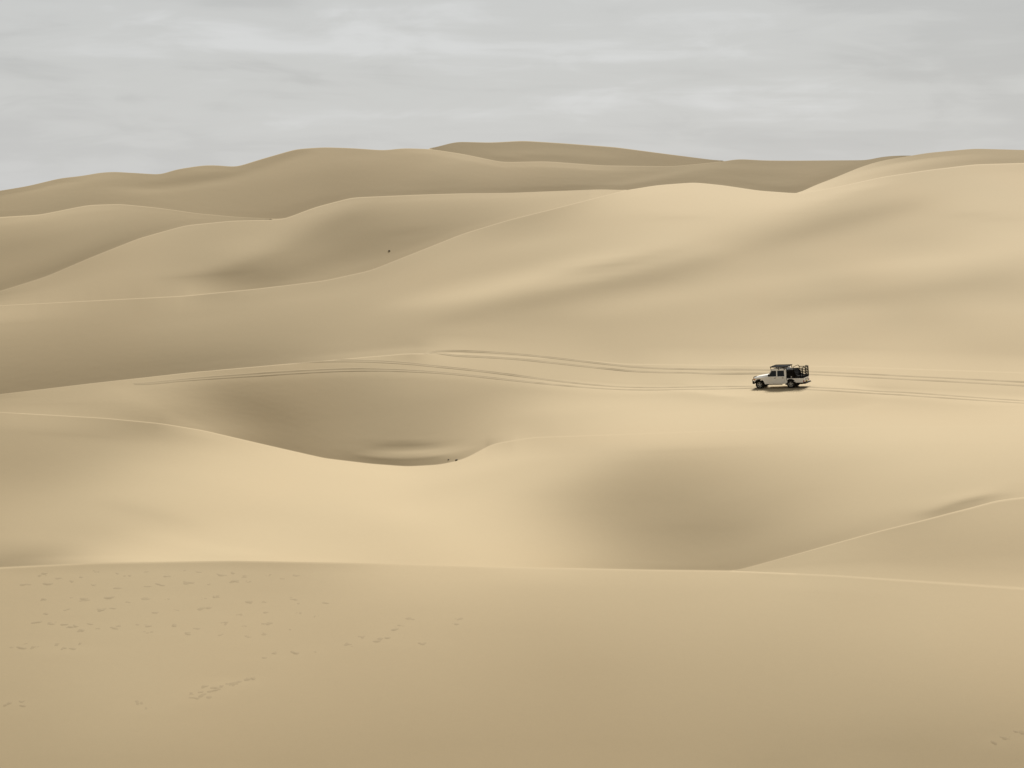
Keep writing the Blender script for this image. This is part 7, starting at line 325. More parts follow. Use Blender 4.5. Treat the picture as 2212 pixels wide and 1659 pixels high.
[0,0,0,0,0,0,0,0,0,0,0,0,0,6,1,1,1,1,2,1,2,2,2,2,2,3,3,3,4,4,5,5,5,6,5,5,4,5,5,6,7,7,8,8,8,8,9,7,7,6,5,5,3,3,0,-2,-2,-4,-3,-3,-3,-1,0,1,3,5,5,6,8,7,8,6,5,1,-3,-7,-10,-9,-10,-8,-7,-7,-4,-4,-3,-2,-2,-3,-5,-4,-5,-5,-5,-5,-5,-4,-5,-5,-4,-3,-4,-4,-3,-3,-4,-3,-3,-4,-4,-4,-3,-4,-4,-3,-3,-3,-3,-26,0,0,0,0,0,0,0,0,0,0,0,0,0,0,0,0,0,0,0,0,0,0,0,0,135,-6,-5,-5,-6,-5,-6,-6,-7,-8,-7,-8,-5,-5,-4,-4,-2,-1,-1,-1,-1,0,0,0,-1,0,-1,0,-1,-1,-1,0,-1,-1,-1,-1,-1,-1,-1,-1,-1,-2,0,-1,-1,-1,0,-2,-1,0,-1,-1,-1,0,-1,0,-2,0,-1],
[0,0,0,0,0,0,0,0,0,0,0,0,0,6,1,1,1,2,1,2,2,2,2,2,2,2,3,3,4,4,5,6,5,5,5,5,5,4,5,6,7,8,7,8,8,9,7,8,8,6,5,4,4,1,1,-1,-3,-3,-4,-4,-2,-2,0,2,4,4,5,7,7,7,8,6,4,1,-3,-6,-8,-11,-9,-8,-8,-6,-5,-5,-2,-1,-4,-3,-3,-5,-4,-6,-5,-5,-5,-5,-5,-3,-5,-4,-3,-3,-4,-3,-3,-3,-5,-3,-5,-3,-4,-3,-3,-4,-3,-3,-3,-26,0,0,0,0,0,0,0,0,0,0,0,0,0,0,0,0,0,0,0,0,0,0,0,0,135,-5,-6,-5,-5,-6,-6,-7,-7,-7,-7,-7,-7,-5,-4,-3,-1,-2,-1,-1,0,-1,0,-1,-1,0,0,0,-1,-1,0,-1,-1,-1,-1,-1,-1,-2,-1,0,-1,-1,-1,-2,0,-1,-1,0,-1,-1,-1,-1,0,-2,0,-1,0,-1,0],
[12598,19,20,20,21,22,22,24,23,23,25,25,24,-30,0,0,0,-1,-2,-2,-4,-4,-6,-7,-9,-11,-13,-17,-21,-22,-24,-26,-24,-22,-20,-16,-14,-11,-11,-14,-15,-16,-16,-17,-15,-14,-9,-6,0,7,15,21,27,34,38,42,43,42,39,33,26,16,8,-2,-10,-15,1155,790,1570,26,27,35,38,34,35,36,34,24,-5,-27,-34,-35,-36,-33,-32,-28,-21,-17,-14,-12,-9,-8,-10,-12,-18,-23,-27,-31,-34,-37,-40,-39,-40,-43,-44,-46,-44,-45,-44,-47,-47,-51,-54,-59,-67,-75,-73,-15101,-96,-6,-4,-3,-9,-10,-10,-10,-10,-7,-6,-4,-4,-3,-2,-2,-2,0,-2,-1,0,0,2,5,8674,97,105,89,80,76,78,79,76,68,57,47,33,22,18,21,574,1757,2786,2072,1162,658,367,200,99,34,-8,-34,-47,-53,-56,-53,-45,-33,-23,-19,-14,-13,-12,-12,-12,-12,-13,-12,-14,-14,-15,-14,-16,-15,-15,-16,-17,-15,-17,-17,-17,-17,-17],
[159,0,-1,0,-1,-1,1,1,2,1,0,0,1,0,-1,-1,0,0,1,-1,-1,-2,-1,-2,-1,0,-2,0,0,-2,-4,-2,-4,-4,-4,-4,-3,-4,-4,-4,-3,-5,-4,-3,-5,-5,-5,-5,-5,-5,-5,-6,-4,-5,-4,-3,-3,-3,-3,-2,-3,-1,-3,-1,-1,-2,-18,0,0,0,0,0,0,0,0,0,0,0,0,0,0,0,0,0,0,0,0,0,0,0,0,0,0,0,0,0,0,0,0,0,0,0,0,0,0,0,0,0,0,0,0,0,0,0,0,0,0,0,0,0,0,0,0,0,0,0,0,0,0,0,0,0,0,0,0,0,0,0,0,0,0,0,0,0,0,0,0,0,0,0,0,0,0,0,0,0,0,0,0,0,0,0,0,0,0,0,0,0,0,0,0,0,0,0,0,0,0,0,0,0,0,0,0,0,0,0,0,0,0,0,0,0,0,0,0,0,0,0,0,0,0],
[152,1,0,1,1,1,0,-1,0,0,1,1,0,1,1,1,1,0,-1,0,-1,-1,-2,-1,-1,-2,1,-1,-1,-2,-3,-4,-3,-4,-4,-4,-4,-4,-4,-3,-4,-3,-4,-5,-4,-5,-6,-4,-5,-5,-6,-4,-5,-4,-4,-4,-3,-3,-3,-3,-2,-2,-1,-2,-2,-1,-18,0,0,0,0,0,0,0,0,0,0,0,0,0,0,0,0,0,0,0,0,0,0,0,0,0,0,0,0,0,0,0,0,0,0,0,0,0,0,0,0,0,0,0,0,0,0,0,0,0,0,0,0,0,0,0,0,0,0,0,0,0,0,0,0,0,0,0,0,0,0,0,0,0,0,0,0,0,0,0,0,0,0,0,0,0,0,0,0,0,0,0,0,0,0,0,0,0,0,0,0,0,0,0,0,0,0,0,0,0,0,0,0,0,0,0,0,0,0,0,0,0,0,0,0,0,0,0,0,0,0,0,0,0,0],
[150,0,1,0,0,1,1,1,0,1,0,0,1,0,0,1,0,0,1,0,2,1,2,1,1,1,-2,-2,-3,-3,-2,-3,-3,-4,-3,-4,-5,-5,-5,-5,-6,-5,-5,-5,-5,-4,-5,-5,-5,-6,-4,-5,-5,-5,-4,-3,-4,-3,-2,-2,-2,-2,-2,-2,-1,-2,-18,0,0,0,0,0,0,0,0,0,0,0,0,0,0,0,0,0,0,0,0,0,0,0,0,0,0,0,0,0,0,0,0,0,0,0,0,0,0,0,0,0,0,0,0,0,0,0,0,0,0,0,0,0,0,0,0,0,0,0,0,0,0,0,0,0,0,0,0,0,0,0,0,0,0,0,0,0,0,1,-1,0,0,0,0,0,0,0,0,0,0,0,0,0,0,0,0,0,0,0,0,0,0,0,0,0,0,0,0,0,0,0,0,0,0,0,0,0,0,0,0,0,0,0,0,0,0,0,0,0,0,0,0,0,0],
[151,1,0,1,0,0,1,0,1,0,1,1,0,2,1,2,1,3,1,2,1,1,1,0,0,-1,-1,-2,-2,-2,-2,-2,-4,-2,-5,-4,-5,-5,-5,-5,-5,-6,-5,-6,-6,-6,-6,-7,-6,-5,-6,-5,-4,-4,-4,-4,-3,-3,-3,-2,-3,-2,-2,-1,-2,-1,-18,0,0,0,0,0,0,0,0,0,0,0,0,0,0,0,0,0,0,0,0,0,0,0,0,0,0,0,0,0,0,0,0,0,0,0,0,0,0,0,0,0,0,0,0,0,0,0,0,0,0,0,0,0,0,0,0,0,0,0,0,0,0,0,0,0,0,0,0,0,0,0,0,0,0,0,0,0,0,0,0,0,0,0,0,0,0,0,0,0,0,0,0,0,0,0,0,0,0,0,0,0,0,0,0,0,0,0,0,0,0,0,0,0,0,0,0,0,0,0,0,0,0,0,0,0,0,0,0,0,0,0,0,0,0],
[154,1,1,0,2,1,1,2,1,2,1,1,3,0,2,0,2,0,1,0,0,1,-1,0,-1,-1,0,-1,0,-1,-2,-2,-2,-4,-3,-4,-5,-4,-6,-6,-6,-6,-6,-6,-7,-7,-6,-6,-7,-7,-6,-6,-5,-4,-5,-3,-4,-2,-3,-3,-1,-2,-2,-2,-2,-1,-18,0,0,0,0,0,0,0,0,0,0,0,0,0,0,0,0,0,0,0,0,0,0,0,0,0,0,0,0,0,0,0,0,0,0,0,0,0,0,0,0,0,0,0,0,0,0,0,0,0,0,0,0,0,0,0,0,0,0,0,0,0,0,0,0,0,0,0,0,0,0,0,0,0,0,0,0,0,0,0,0,0,0,0,0,0,0,0,0,0,0,0,0,0,0,0,0,0,0,0,0,0,0,0,0,0,0,0,0,0,0,0,0,0,0,0,0,0,0,0,0,0,0,0,0,0,0,0,0,0,0,0,0,0,0],
[164,1,2,2,1,1,1,0,1,1,1,1,-1,1,0,1,-1,0,0,0,0,-1,-1,0,0,0,-1,0,-1,-1,-1,-2,-2,-1,-3,-4,-3,-5,-4,-6,-5,-7,-7,-7,-7,-7,-7,-8,-7,-6,-7,-6,-6,-6,-3,-5,-2,-4,-2,-2,-3,-2,-1,-2,-1,-3,-17,0,0,0,0,0,0,0,0,0,0,0,0,0,0,0,0,0,0,0,0,0,0,0,0,0,0,0,0,0,0,0,0,0,0,0,0,0,0,0,0,0,0,0,0,0,0,0,0,0,0,0,0,0,0,0,0,0,0,0,0,0,0,0,0,0,0,0,0,0,0,0,0,0,0,0,0,0,0,0,0,0,0,0,0,0,0,0,0,0,0,0,0,0,0,0,0,0,0,0,0,0,0,0,0,0,0,0,0,0,0,0,0,0,0,0,0,0,0,0,0,0,0,0,0,0,0,0,0,0,0,0,0,0,0],
[173,1,0,1,1,0,0,1,1,-1,0,0,1,0,-1,-1,1,-1,-1,-1,0,-1,0,0,-1,-1,0,-1,0,-1,0,-1,-1,-3,-1,-3,-2,-4,-4,-5,-6,-5,-7,-8,-7,-8,-8,-7,-8,-7,-7,-6,-7,-5,-5,-4,-3,-3,-3,-3,-2,-1,-3,-1,-2,-1,-18,0,0,0,0,0,0,0,0,0,0,0,0,0,0,0,0,0,0,0,0,0,0,0,0,0,0,0,0,0,0,0,0,0,0,0,0,0,0,0,0,0,0,0,0,0,0,0,0,0,0,0,0,0,0,0,0,0,0,0,0,0,0,0,0,0,0,0,0,0,0,0,0,0,0,0,0,0,0,0,0,0,0,0,0,0,0,0,0,0,0,0,0,0,0,0,0,0,0,0,0,0,0,0,0,0,0,0,0,0,0,0,0,0,0,0,0,0,0,0,0,0,0,0,0,0,0,0,0,0,0,0,0,0,0],
[177,0,1,0,0,1,0,0,0,0,0,0,-1,-1,1,-1,-1,-1,0,-1,-1,-1,0,-2,0,0,-2,1,-2,1,-1,-1,0,-1,-2,0,-3,-2,-4,-4,-6,-6,-7,-7,-8,-8,-8,-9,-7,-8,-7,-7,-5,-6,-6,-4,-5,-2,-3,-2,-2,-3,-1,-2,-1,-2,-18,0,0,0,0,0,0,0,0,0,0,0,0,0,0,0,0,0,0,0,0,0,0,0,0,0,0,0,0,0,0,0,0,0,0,0,0,0,0,0,0,0,0,0,0,0,0,0,0,0,0,0,0,0,0,0,1,-1,0,0,0,0,0,0,0,0,0,0,0,0,0,0,0,0,0,0,0,0,0,0,0,0,0,0,0,0,0,0,0,0,0,0,0,0,0,0,0,0,0,0,0,0,0,0,0,0,0,0,0,0,0,0,0,0,0,0,0,0,0,0,0,0,0,0,0,0,0,0,0,0,0,0,0,0,0],
[181,0,0,0,0,0,1,0,-1,1,-1,0,0,-1,-1,0,-2,0,-1,-1,-1,-1,-1,-1,-1,-1,0,-1,0,-1,0,0,-1,1,0,-2,-1,-3,-3,-3,-5,-7,-6,-8,-8,-9,-9,-8,-8,-9,-7,-7,-7,-5,-5,-4,-4,-5,-3,-2,-3,-2,-1,-2,-2,-1,-18,0,0,0,0,0,0,0,0,0,0,0,0,0,0,0,0,0,0,0,0,0,0,0,0,0,0,0,0,0,0,0,0,0,0,0,0,0,0,0,0,0,0,0,0,0,0,0,0,0,0,0,0,0,0,0,0,0,0,0,0,0,0,0,0,0,0,0,0,0,0,0,0,0,0,0,0,0,0,0,0,0,0,0,0,0,0,0,0,0,0,0,0,0,0,0,0,0,0,0,0,0,0,0,0,0,0,0,0,0,0,0,0,0,0,0,0,0,0,0,0,0,0,0,0,0,0,0,0,0,0,0,0,0,0],
[186,0,0,0,1,0,-1,0,1,-1,0,-1,0,0,-1,-2,0,-1,-2,0,-1,-1,-1,0,-1,-1,0,0,0,0,0,1,1,0,0,-1,-1,-2,-4,-5,-5,-7,-8,-7,-9,-9,-10,-9,-10,-8,-8,-8,-6,-7,-4,-6,-4,-3,-3,-4,-1,-2,-3,-1,-1,-2,-18,0,0,0,0,0,0,0,0,0,0,0,0,0,0,0,0,0,0,0,0,0,0,0,0,0,0,0,0,0,0,0,0,0,0,0,1,-1,0,0,0,0,0,0,0,0,0,0,0,0,0,0,0,0,0,0,0,0,0,0,0,0,0,0,0,0,0,0,0,0,0,0,0,0,0,0,0,0,0,0,0,0,0,0,0,0,0,0,0,0,0,0,0,0,0,0,0,0,0,0,0,0,0,0,0,0,0,0,0,0,0,0,0,0,0,0,0,0,0,0,0,0,0,0,0,0,0,0,0,0,0,0,0,0,0],
[191,0,1,0,0,0,0,1,-1,0,0,0,-1,-1,0,0,-1,-1,0,-1,-2,0,-1,0,-1,1,-1,0,0,1,1,1,0,1,0,1,-3,-2,-3,-5,-6,-7,-8,-10,-11,-10,-10,-11,-10,-9,-9,-7,-7,-6,-6,-5,-5,-4,-3,-2,-3,-2,-1,-2,-2,-1,-18,0,0,0,0,0,0,0,0,0,0,0,0,0,0,0,0,0,0,0,0,0,0,0,0,0,0,0,0,0,0,0,0,0,0,0,0,0,0,0,0,0,0,0,0,0,0,0,0,0,0,0,0,0,0,0,0,0,0,0,0,0,0,0,0,0,0,0,0,0,0,0,0,0,0,0,1,-1,0,0,0,0,0,0,0,0,0,0,0,0,0,0,0,0,0,0,0,0,0,0,0,0,0,0,0,0,0,0,0,0,0,0,0,0,0,0,0,0,0,0,0,0,0,0,0,0,0,0,0,0,0,0,0,0,0],
[197,1,0,1,0,1,1,-1,1,0,0,0,-1,0,-1,0,-1,-1,-1,0,0,-1,-1,-1,1,-1,0,0,1,0,1,1,1,1,0,-1,0,-3,-4,-5,-7,-8,-10,-10,-10,-12,-11,-11,-9,-10,-9,-9,-8,-7,-7,-4,-4,-4,-3,-3,-2,-2,-2,-2,-2,-2,-17,0,0,0,0,0,0,0,0,0,0,0,0,0,0,0,0,0,0,0,0,0,0,0,0,0,0,0,0,0,0,0,0,0,0,0,0,0,0,0,0,0,0,0,0,0,0,0,0,0,0,0,0,0,0,0,0,0,0,0,0,0,0,0,0,0,0,0,0,0,0,0,0,0,0,0,0,0,0,0,0,0,0,0,0,0,0,0,0,0,0,0,0,0,0,0,0,0,0,0,0,0,0,0,0,0,0,0,0,0,0,0,0,0,0,0,0,0,0,0,0,0,0,0,0,0,0,0,0,0,0,0,0,0,0],
[203,1,1,1,0,1,0,1,0,1,0,-1,1,0,-1,0,0,-1,0,-1,-1,0,1,-1,0,0,3,1,2,3,2,2,3,0,0,-2,-4,-6,-6,-9,-8,-9,-10,-11,-11,-10,-11,-12,-13,-11,-10,-9,-9,-6,-6,-5,-5,-3,-4,-2,-3,-2,-2,-1,-1,-2,-18,0,0,0,0,0,0,0,0,0,0,0,0,0,0,0,0,0,0,0,0,0,0,0,0,0,0,0,0,0,0,0,0,0,0,0,0,0,0,0,0,0,0,0,0,0,0,0,0,0,0,0,0,0,0,0,0,0,0,0,0,0,0,0,0,0,0,0,0,0,0,0,0,0,0,0,0,0,0,0,0,0,0,0,0,0,0,0,0,0,0,0,0,0,0,0,0,0,0,0,0,0,0,0,0,0,0,0,0,0,0,0,0,0,0,0,0,0,0,0,0,0,0,0,0,0,0,0,0,0,0,0,0,0,0],
[208,0,1,0,2,0,1,1,1,0,1,1,0,1,1,0,0,1,0,0,2,1,1,4,3,4,3,4,5,4,5,4,1,0,-3,-5,-7,-7,-9,-8,-11,-11,-13,-14,-15,-17,-15,-13,-12,-12,-10,-10,-7,-7,-6,-6,-3,-5,-2,-3,-2,-2,-2,-2,-2,-1,-18,0,0,0,0,0,0,0,0,0,0,0,0,0,0,0,0,0,0,0,0,0,0,0,0,0,0,0,0,0,0,0,0,0,0,0,0,0,0,0,0,0,0,0,0,0,1,-1,0,0,0,0,0,0,0,0,0,0,0,0,0,0,0,0,0,0,0,0,0,0,0,0,0,0,0,0,0,0,0,0,0,0,0,0,0,0,0,0,0,0,0,0,0,0,0,0,0,0,0,0,0,0,0,0,0,0,0,0,0,0,0,0,0,0,0,0,0,0,0,0,0,0,0,0,0,0,0,0,0,0,0,0,0,0,0],
[208,1,0,1,1,1,0,1,1,1,2,2,1,2,2,1,2,2,1,2,1,1,0,-1,-1,3,2,4,4,6,4,3,2,-1,-3,-5,-6,-6,-8,-8,-10,-13,-13,-15,-15,-16,-16,-14,-12,-11,-11,-8,-8,-7,-6,-5,-5,-3,-4,-3,-2,-2,-1,-2,-2,-1,-18,0,0,0,0,0,0,0,0,0,0,0,0,0,0,0,0,0,0,0,0,0,0,0,0,0,0,0,0,0,0,0,0,0,0,0,0,0,0,0,0,0,0,0,0,0,0,0,0,0,0,0,0,0,0,0,0,0,0,0,0,0,0,0,0,0,0,0,0,0,0,0,0,0,0,0,0,0,0,0,0,0,0,0,0,0,0,0,0,0,0,0,0,0,0,0,0,0,0,0,0,0,0,0,0,0,0,0,0,0,0,0,0,0,0,0,0,0,0,0,0,0,0,0,0,0,0,0,0,0,0,0,0,0,0],
[3865,-29,-28,-28,-29,-29,-27,-28,-29,-27,-29,-27,-27,-28,-27,-27,-27,-28,-27,-30,-30,-31,-32,-34,-35,-41,-41,-44,-45,-46,-44,-40,-34,-25,-17,-6,3,12,21,28,38,46,54,60,64,66,64,59,53,48,39,32,23,15,7,-2,-8,-13,-18,-20,-21,-21,-19,-16,-12,-8,-933,-834,-1609,-56,-50,-45,-34,-17,-7,-3,-2,4,22,34,32,25,18,13,8,5,1,1,0,1,-1,-2,-1,-2,3,5,6,6,6,6,5,1,-1,0,-2,-1,-3,-2,-4,-3,-4,-3,-3,3,9,18,16,138,-146,-29,-26,-24,-21,-17,-18,-23,-23,-17,-4,-4,-7,-7,-3,1,7,11,15,15,18,27,33,44,30,-51,-55,-36,-20,-13,-12,-9,-3,9,19,28,38,42,40,31,68,-3,-41,-9,6,5,3,1,1,1,0,1,0,0,0,1,-1,1,-1,0,0,0,0,0,0,0,0,0,0,0,0,0,0,0,0,0,0,0,0,0,0,0,0],
[17,1,1,0,1,1,0,0,2,0,1,0,1,1,0,1,1,1,1,1,1,1,2,1,1,2,2,2,1,1,1,1,1,0,1,0,1,-1,0,0,0,1,0,0,0,1,0,1,1,1,2,2,1,2,2,3,2,2,3,3,2,2,1,2,1,0,0,1,0,0,0,1,-1,-1,-1,-2,-1,-2,-2,-2,-3,-2,-1,-3,-1,-2,-1,-2,0,-1,-2,0,-2,0,-1,-2,-2,-1,-2,-1,-1,-2,-1,-1,-1,-1,0,-1,-1,0,0,0,1,-1,1,-2,0,-1,0,0,-1,0,0,1,0,1,0,1,2,1,2,2,2,1,1,1,1,0,-1,-1,-1,-1,-1,0,-2,-2,-2,-2,-3,-3,-3,-4,-3,-2,-4,-2,-3,-3,-6,0,0,0,0,0,0,0,0,0,0,0,0,0,0,0,0,0,0,0,0,0,0,0,0,0,0,0,0,0,0,0,0,0,0,0,0,0,0,0,0,0,0],
[17,1,0,1,1,1,0,1,0,1,1,1,0,1,1,1,0,1,1,1,1,2,1,2,1,2,1,1,2,1,2,0,0,1,1,0,0,0,1,0,0,0,0,0,0,0,1,1,1,1,2,1,3,1,2,2,3,3,3,1,3,2,1,1,1,1,1,-1,1,0,1,-1,0,0,-2,-1,-2,-3,-1,-2,-2,-3,-2,-1,-2,-2,-1,-1,-2,-1,0,-2,0,-2,-1,-1,-1,-2,-1,-2,-2,-1,-1,-1,-1,0,-1,-1,0,-1,0,0,0,1,-1,0,-2,0,0,-1,0,0,0,0,0,1,1,1,2,1,2,2,1,3,1,0,0,0,-1,0,-1,0,-2,-1,-1,-1,-3,-3,-3,-3,-3,-2,-4,-3,-2,-4,-3,-2,-6,0,0,0,0,0,0,0,0,0,0,0,0,0,0,0,0,0,0,0,0,0,0,0,0,0,0,0,0,0,0,0,0,0,0,0,0,0,0,0,0,0,0],
[18,0,1,1,-1,1,2,0,1,1,0,0,2,0,0,1,1,1,0,2,2,0,1,2,2,1,1,2,2,1,1,1,1,0,0,1,0,1,-1,1,0,0,0,0,0,1,0,1,1,2,1,2,1,2,3,2,2,3,2,3,1,3,2,1,1,0,0,1,0,0,0,1,-1,-1,-1,-2,-2,-1,-2,-3,-2,-1,-3,-2,-1,-1,-2,-1,-2,-1,-1,0,-1,-1,-2,-1,-2,-1,-1,-2,-2,-1,-1,-1,0,-2,-1,0,-1,0,0,0,0,0,0,-1,0,-2,0,0,0,0,0,0,1,0,1,2,0,2,2,2,2,1,1,2,0,-1,0,-1,-1,-1,-1,0,-2,-2,-1,-3,-3,-3,-3,-4,-2,-4,-3,-2,-3,-3,-6,0,0,0,0,0,0,0,0,0,0,0,0,0,0,0,0,0,0,0,0,0,0,0,0,0,0,0,0,0,0,0,0,0,0,0,0,0,0,0,0,0,0],
[17,1,1,0,1,1,0,1,1,0,1,1,0,0,2,0,1,1,1,1,1,2,1,1,2,2,1,2,1,2,0,1,1,0,1,0,0,0,1,-1,0,1,0,0,1,-1,1,1,1,1,2,1,2,3,1,3,2,2,3,3,2,2,2,2,2,1,1,0,-1,0,-1,-1,0,-1,-2,-1,-1,-2,-2,-2,-2,-3,-1,0,-2,-1,-1,-2,-1,-2,-1,-2,-2,0,-1,-2,-1,-2,-2,-1,-1,-1,-2,-1,-1,0,-1,-1,0,0,-1,1,0,0,0,-1,-1,0,-1,0,0,-1,1,-1,1,0,1,1,2,1,2,1,3,2,1,0,0,1,-1,-1,-1,-1,0,-2,0,-2,-3,-3,-3,-3,-3,-2,-4,-3,-3,-3,-2,-3,-6,0,0,0,0,0,0,0,0,0,0,0,0,0,0,0,0,0,0,0,0,0,0,0,0,0,0,0,0,0,0,0,0,0,0,0,0,0,0,0,0,0,0],
[17,1,0,1,1,0,1,1,0,1,1,0,1,1,0,2,0,1,1,1,1,1,2,2,1,1,2,2,1,1,2,1,0,1,0,0,0,1,0,0,0,-1,1,0,0,1,1,0,2,1,1,2,2,2,2,3,3,2,2,3,3,2,3,2,1,1,0,0,0,-1,-1,-1,-1,-1,-1,-2,-1,-2,-2,-2,-2,-1,-1,-2,0,-1,-2,-2,-1,-1,-2,-1,-1,-2,-1,-1,-2,-1,-2,-1,-2,-1,-2,-1,-1,-2,0,-1,0,0,0,-1,0,1,-1,1,-2,-1,0,-1,0,0,0,1,-1,2,1,0,1,2,1,3,2,2,1,0,0,0,0,-1,-1,-1,-1,-1,-1,-1,-3,-3,-2,-3,-3,-4,-3,-2,-3,-3,-3,-3,-6,0,0,0,0,0,0,0,0,0,0,0,0,0,0,0,0,0,0,0,0,0,0,0,0,0,0,0,0,0,0,0,0,0,0,0,0,0,0,0,0,0,0],
[18,0,1,1,0,1,1,0,1,0,1,1,0,1,1,0,2,0,1,1,1,2,1,1,2,2,3,1,1,2,1,1,1,0,0,0,0,0,-1,1,0,0,-1,1,0,1,0,2,1,1,2,2,2,2,2,2,2,3,3,2,3,3,2,2,1,2,1,1,0,-1,0,-2,-1,-2,-1,-1,-2,-2,-3,-1,-2,-1,-2,-1,-2,-2,-1,-1,-2,-1,-1,-1,-1,-1,-2,-1,-1,-2,-1,-2,-1,-2,0,-2,-1,-1,-1,0,-2,-1,-1,0,1,-1,1,-1,2,-2,-2,0,-1,0,0,0,1,0,1,1,2,1,2,2,1,2,2,0,1,-1,0,-1,0,0,-2,-1,-1,-3,-2,-2,-4,-3,-2,-4,-2,-4,-3,-3,-3,-1,-7,0,0,0,0,0,0,0,0,0,0,0,0,0,0,0,0,0,0,0,0,0,0,0,0,0,0,0,0,0,0,0,0,0,0,0,0,0,0,0,0,0,0],
[17,1,1,0,1,1,0,1,1,1,0,0,1,1,0,1,1,2,1,1,2,1,1,2,2,2,1,2,2,1,0,1,0,1,0,1,0,-1,1,-1,0,1,0,0,0,0,1,1,1,2,2,2,1,2,3,1,3,3,2,3,3,2,2,3,2,1,2,0,0,1,-1,0,-2,-2,-1,-2,-3,-2,-2,-3,-1,-3,-1,-1,-1,-2,-1,-2,-1,-2,-1,-1,-1,-1,-1,-2,-1,-1,-2,-1,-1,-1,-2,-1,-1,0,-1,-2,0,-1,0,0,0,0,0,1,-1,-1,-2,-2,-1,1,-1,0,1,0,1,1,1,2,2,1,2,1,2,2,-1,1,0,1,0,-2,-1,-2,-3,-2,-2,-3,-2,-3,-4,-2,-4,-3,-3,-3,-2,-3,-6,0,0,0,0,0,0,0,0,0,0,0,0,0,0,0,0,0,0,0,0,0,0,0,0,0,0,0,0,0,0,0,0,0,0,0,0,0,0,0,0,0,0],
[17,1,0,1,1,0,1,1,0,1,0,2,0,1,1,1,1,1,2,1,1,2,2,2,1,2,2,1,1,1,2,0,1,0,1,-1,0,1,-1,0,0,0,0,1,0,0,1,1,1,2,1,1,3,1,2,3,3,2,3,2,3,2,3,2,2,2,1,1,1,0,-1,-1,-1,-1,-3,-2,-2,-3,-2,-2,-2,-1,-2,-2,-1,-1,-1,-1,-2,-1,-2,-1,-1,-1,-1,-1,-2,-1,-1,-2,-1,-2,-1,-1,-1,-1,-1,0,0,-1,0,-1,-1,0,1,0,0,0,-1,-3,-1,-2,0,1,-1,1,1,2,0,2,1,2,2,2,0,1,2,1,1,0,0,-1,-2,-3,-3,-2,-3,-2,-2,-3,-3,-4,-3,-3,-3,-2,-3,-3,-6,0,0,0,0,0,0,0,0,0,0,0,0,0,0,0,0,0,0,0,0,0,0,0,0,0,0,0,0,0,0,0,0,0,0,0,0,0,0,0,0,0,0],
[18,0,1,1,0,1,1,0,0,1,1,0,2,0,2,1,1,1,1,2,1,1,3,1,2,1,2,1,1,1,1,2,0,1,0,0,1,-1,0,0,0,0,0,0,1,1,1,0,1,1,2,1,1,3,2,2,2,3,3,3,2,3,3,2,2,2,1,1,1,-1,1,-1,-2,-1,-2,-3,-2,-3,-2,-2,-3,-1,-1,-2,-1,0,-2,-1,-1,-2,-1,-2,-1,-2,0,-1,-1,-2,-2,-1,-2,-1,-2,0,-2,-1,0,-1,-1,0,0,0,-1,0,-1,0,0,0,0,0,-3,-1,-1,-1,1,1,0,1,2,1,2,1,2,1,2,2,2,1,1,0,-2,-1,-2,-2,-3,-3,-2,-3,-2,-3,-4,-3,-3,-3,-2,-4,-2,-3,-6,0,0,0,0,0,0,0,0,0,0,0,0,0,0,0,0,0,0,0,0,0,0,0,0,0,0,0,0,0,0,0,0,0,0,0,0,0,0,0,0,0,0],
[17,1,1,0,1,1,0,1,1,0,1,1,0,2,1,1,1,1,2,1,2,2,0,2,2,2,0,2,2,1,1,0,2,0,1,1,-1,0,0,0,0,-1,1,0,1,1,1,2,1,0,1,1,2,1,2,3,2,3,2,3,3,3,2,2,3,1,2,1,0,1,-1,-1,-1,-2,-2,-2,-3,-1,-3,-2,-2,-3,-1,-1,-1,-1,0,-1,-2,-1,-2,-1,-2,0,-2,-1,-2,-1,-1,-2,-2,-1,-1,-2,-1,-1,-1,0,-1,0,-1,-1,0,-1,0,0,0,1,-1,0,-1,-2,-1,-1,0,0,1,1,2,1,2,2,2,1,2,2,1,2,0,0,-1,-1,-2,-3,-3,-3,-3,-1,-4,-3,-3,-3,-3,-3,-3,-2,-4,-2,-6,0,0,0,0,0,0,0,0,0,0,0,0,0,0,0,0,0,0,0,0,0,0,0,0,0,0,0,0,0,0,0,0,0,0,0,0,0,0,0,0,0,0],
[17,1,0,1,1,0,1,0,1,1,1,1,2,0,1,2,1,1,1,2,1,1,2,2,1,1,2,1,1,2,1,2,0,2,-1,0,1,0,0,0,0,0,0,1,0,2,2,1,2,0,0,1,1,1,2,2,3,2,3,3,3,3,2,3,1,2,1,1,1,0,-1,0,-1,-2,-2,-2,-2,-3,-3,-2,-1,-2,-2,0,-2,-1,0,-1,-1,-2,-2,-1,-1,-2,0,-2,-1,-2,-1,-2,-1,-3,-1,-2,0,-1,-1,-1,0,-1,-1,0,-1,0,-1,-1,0,0,1,0,0,-1,-2,0,0,0,0,1,1,3,1,2,1,2,2,1,2,0,0,0,0,-2,-2,-2,-2,-2,-3,-4,-2,-4,-3,-3,-3,-3,-3,-3,-2,-3,-6,0,0,0,0,0,0,0,0,0,0,0,0,0,0,0,0,0,0,0,0,0,0,0,0,0,0,0,0,0,0,0,0,0,0,0,0,0,0,0,0,0,0],
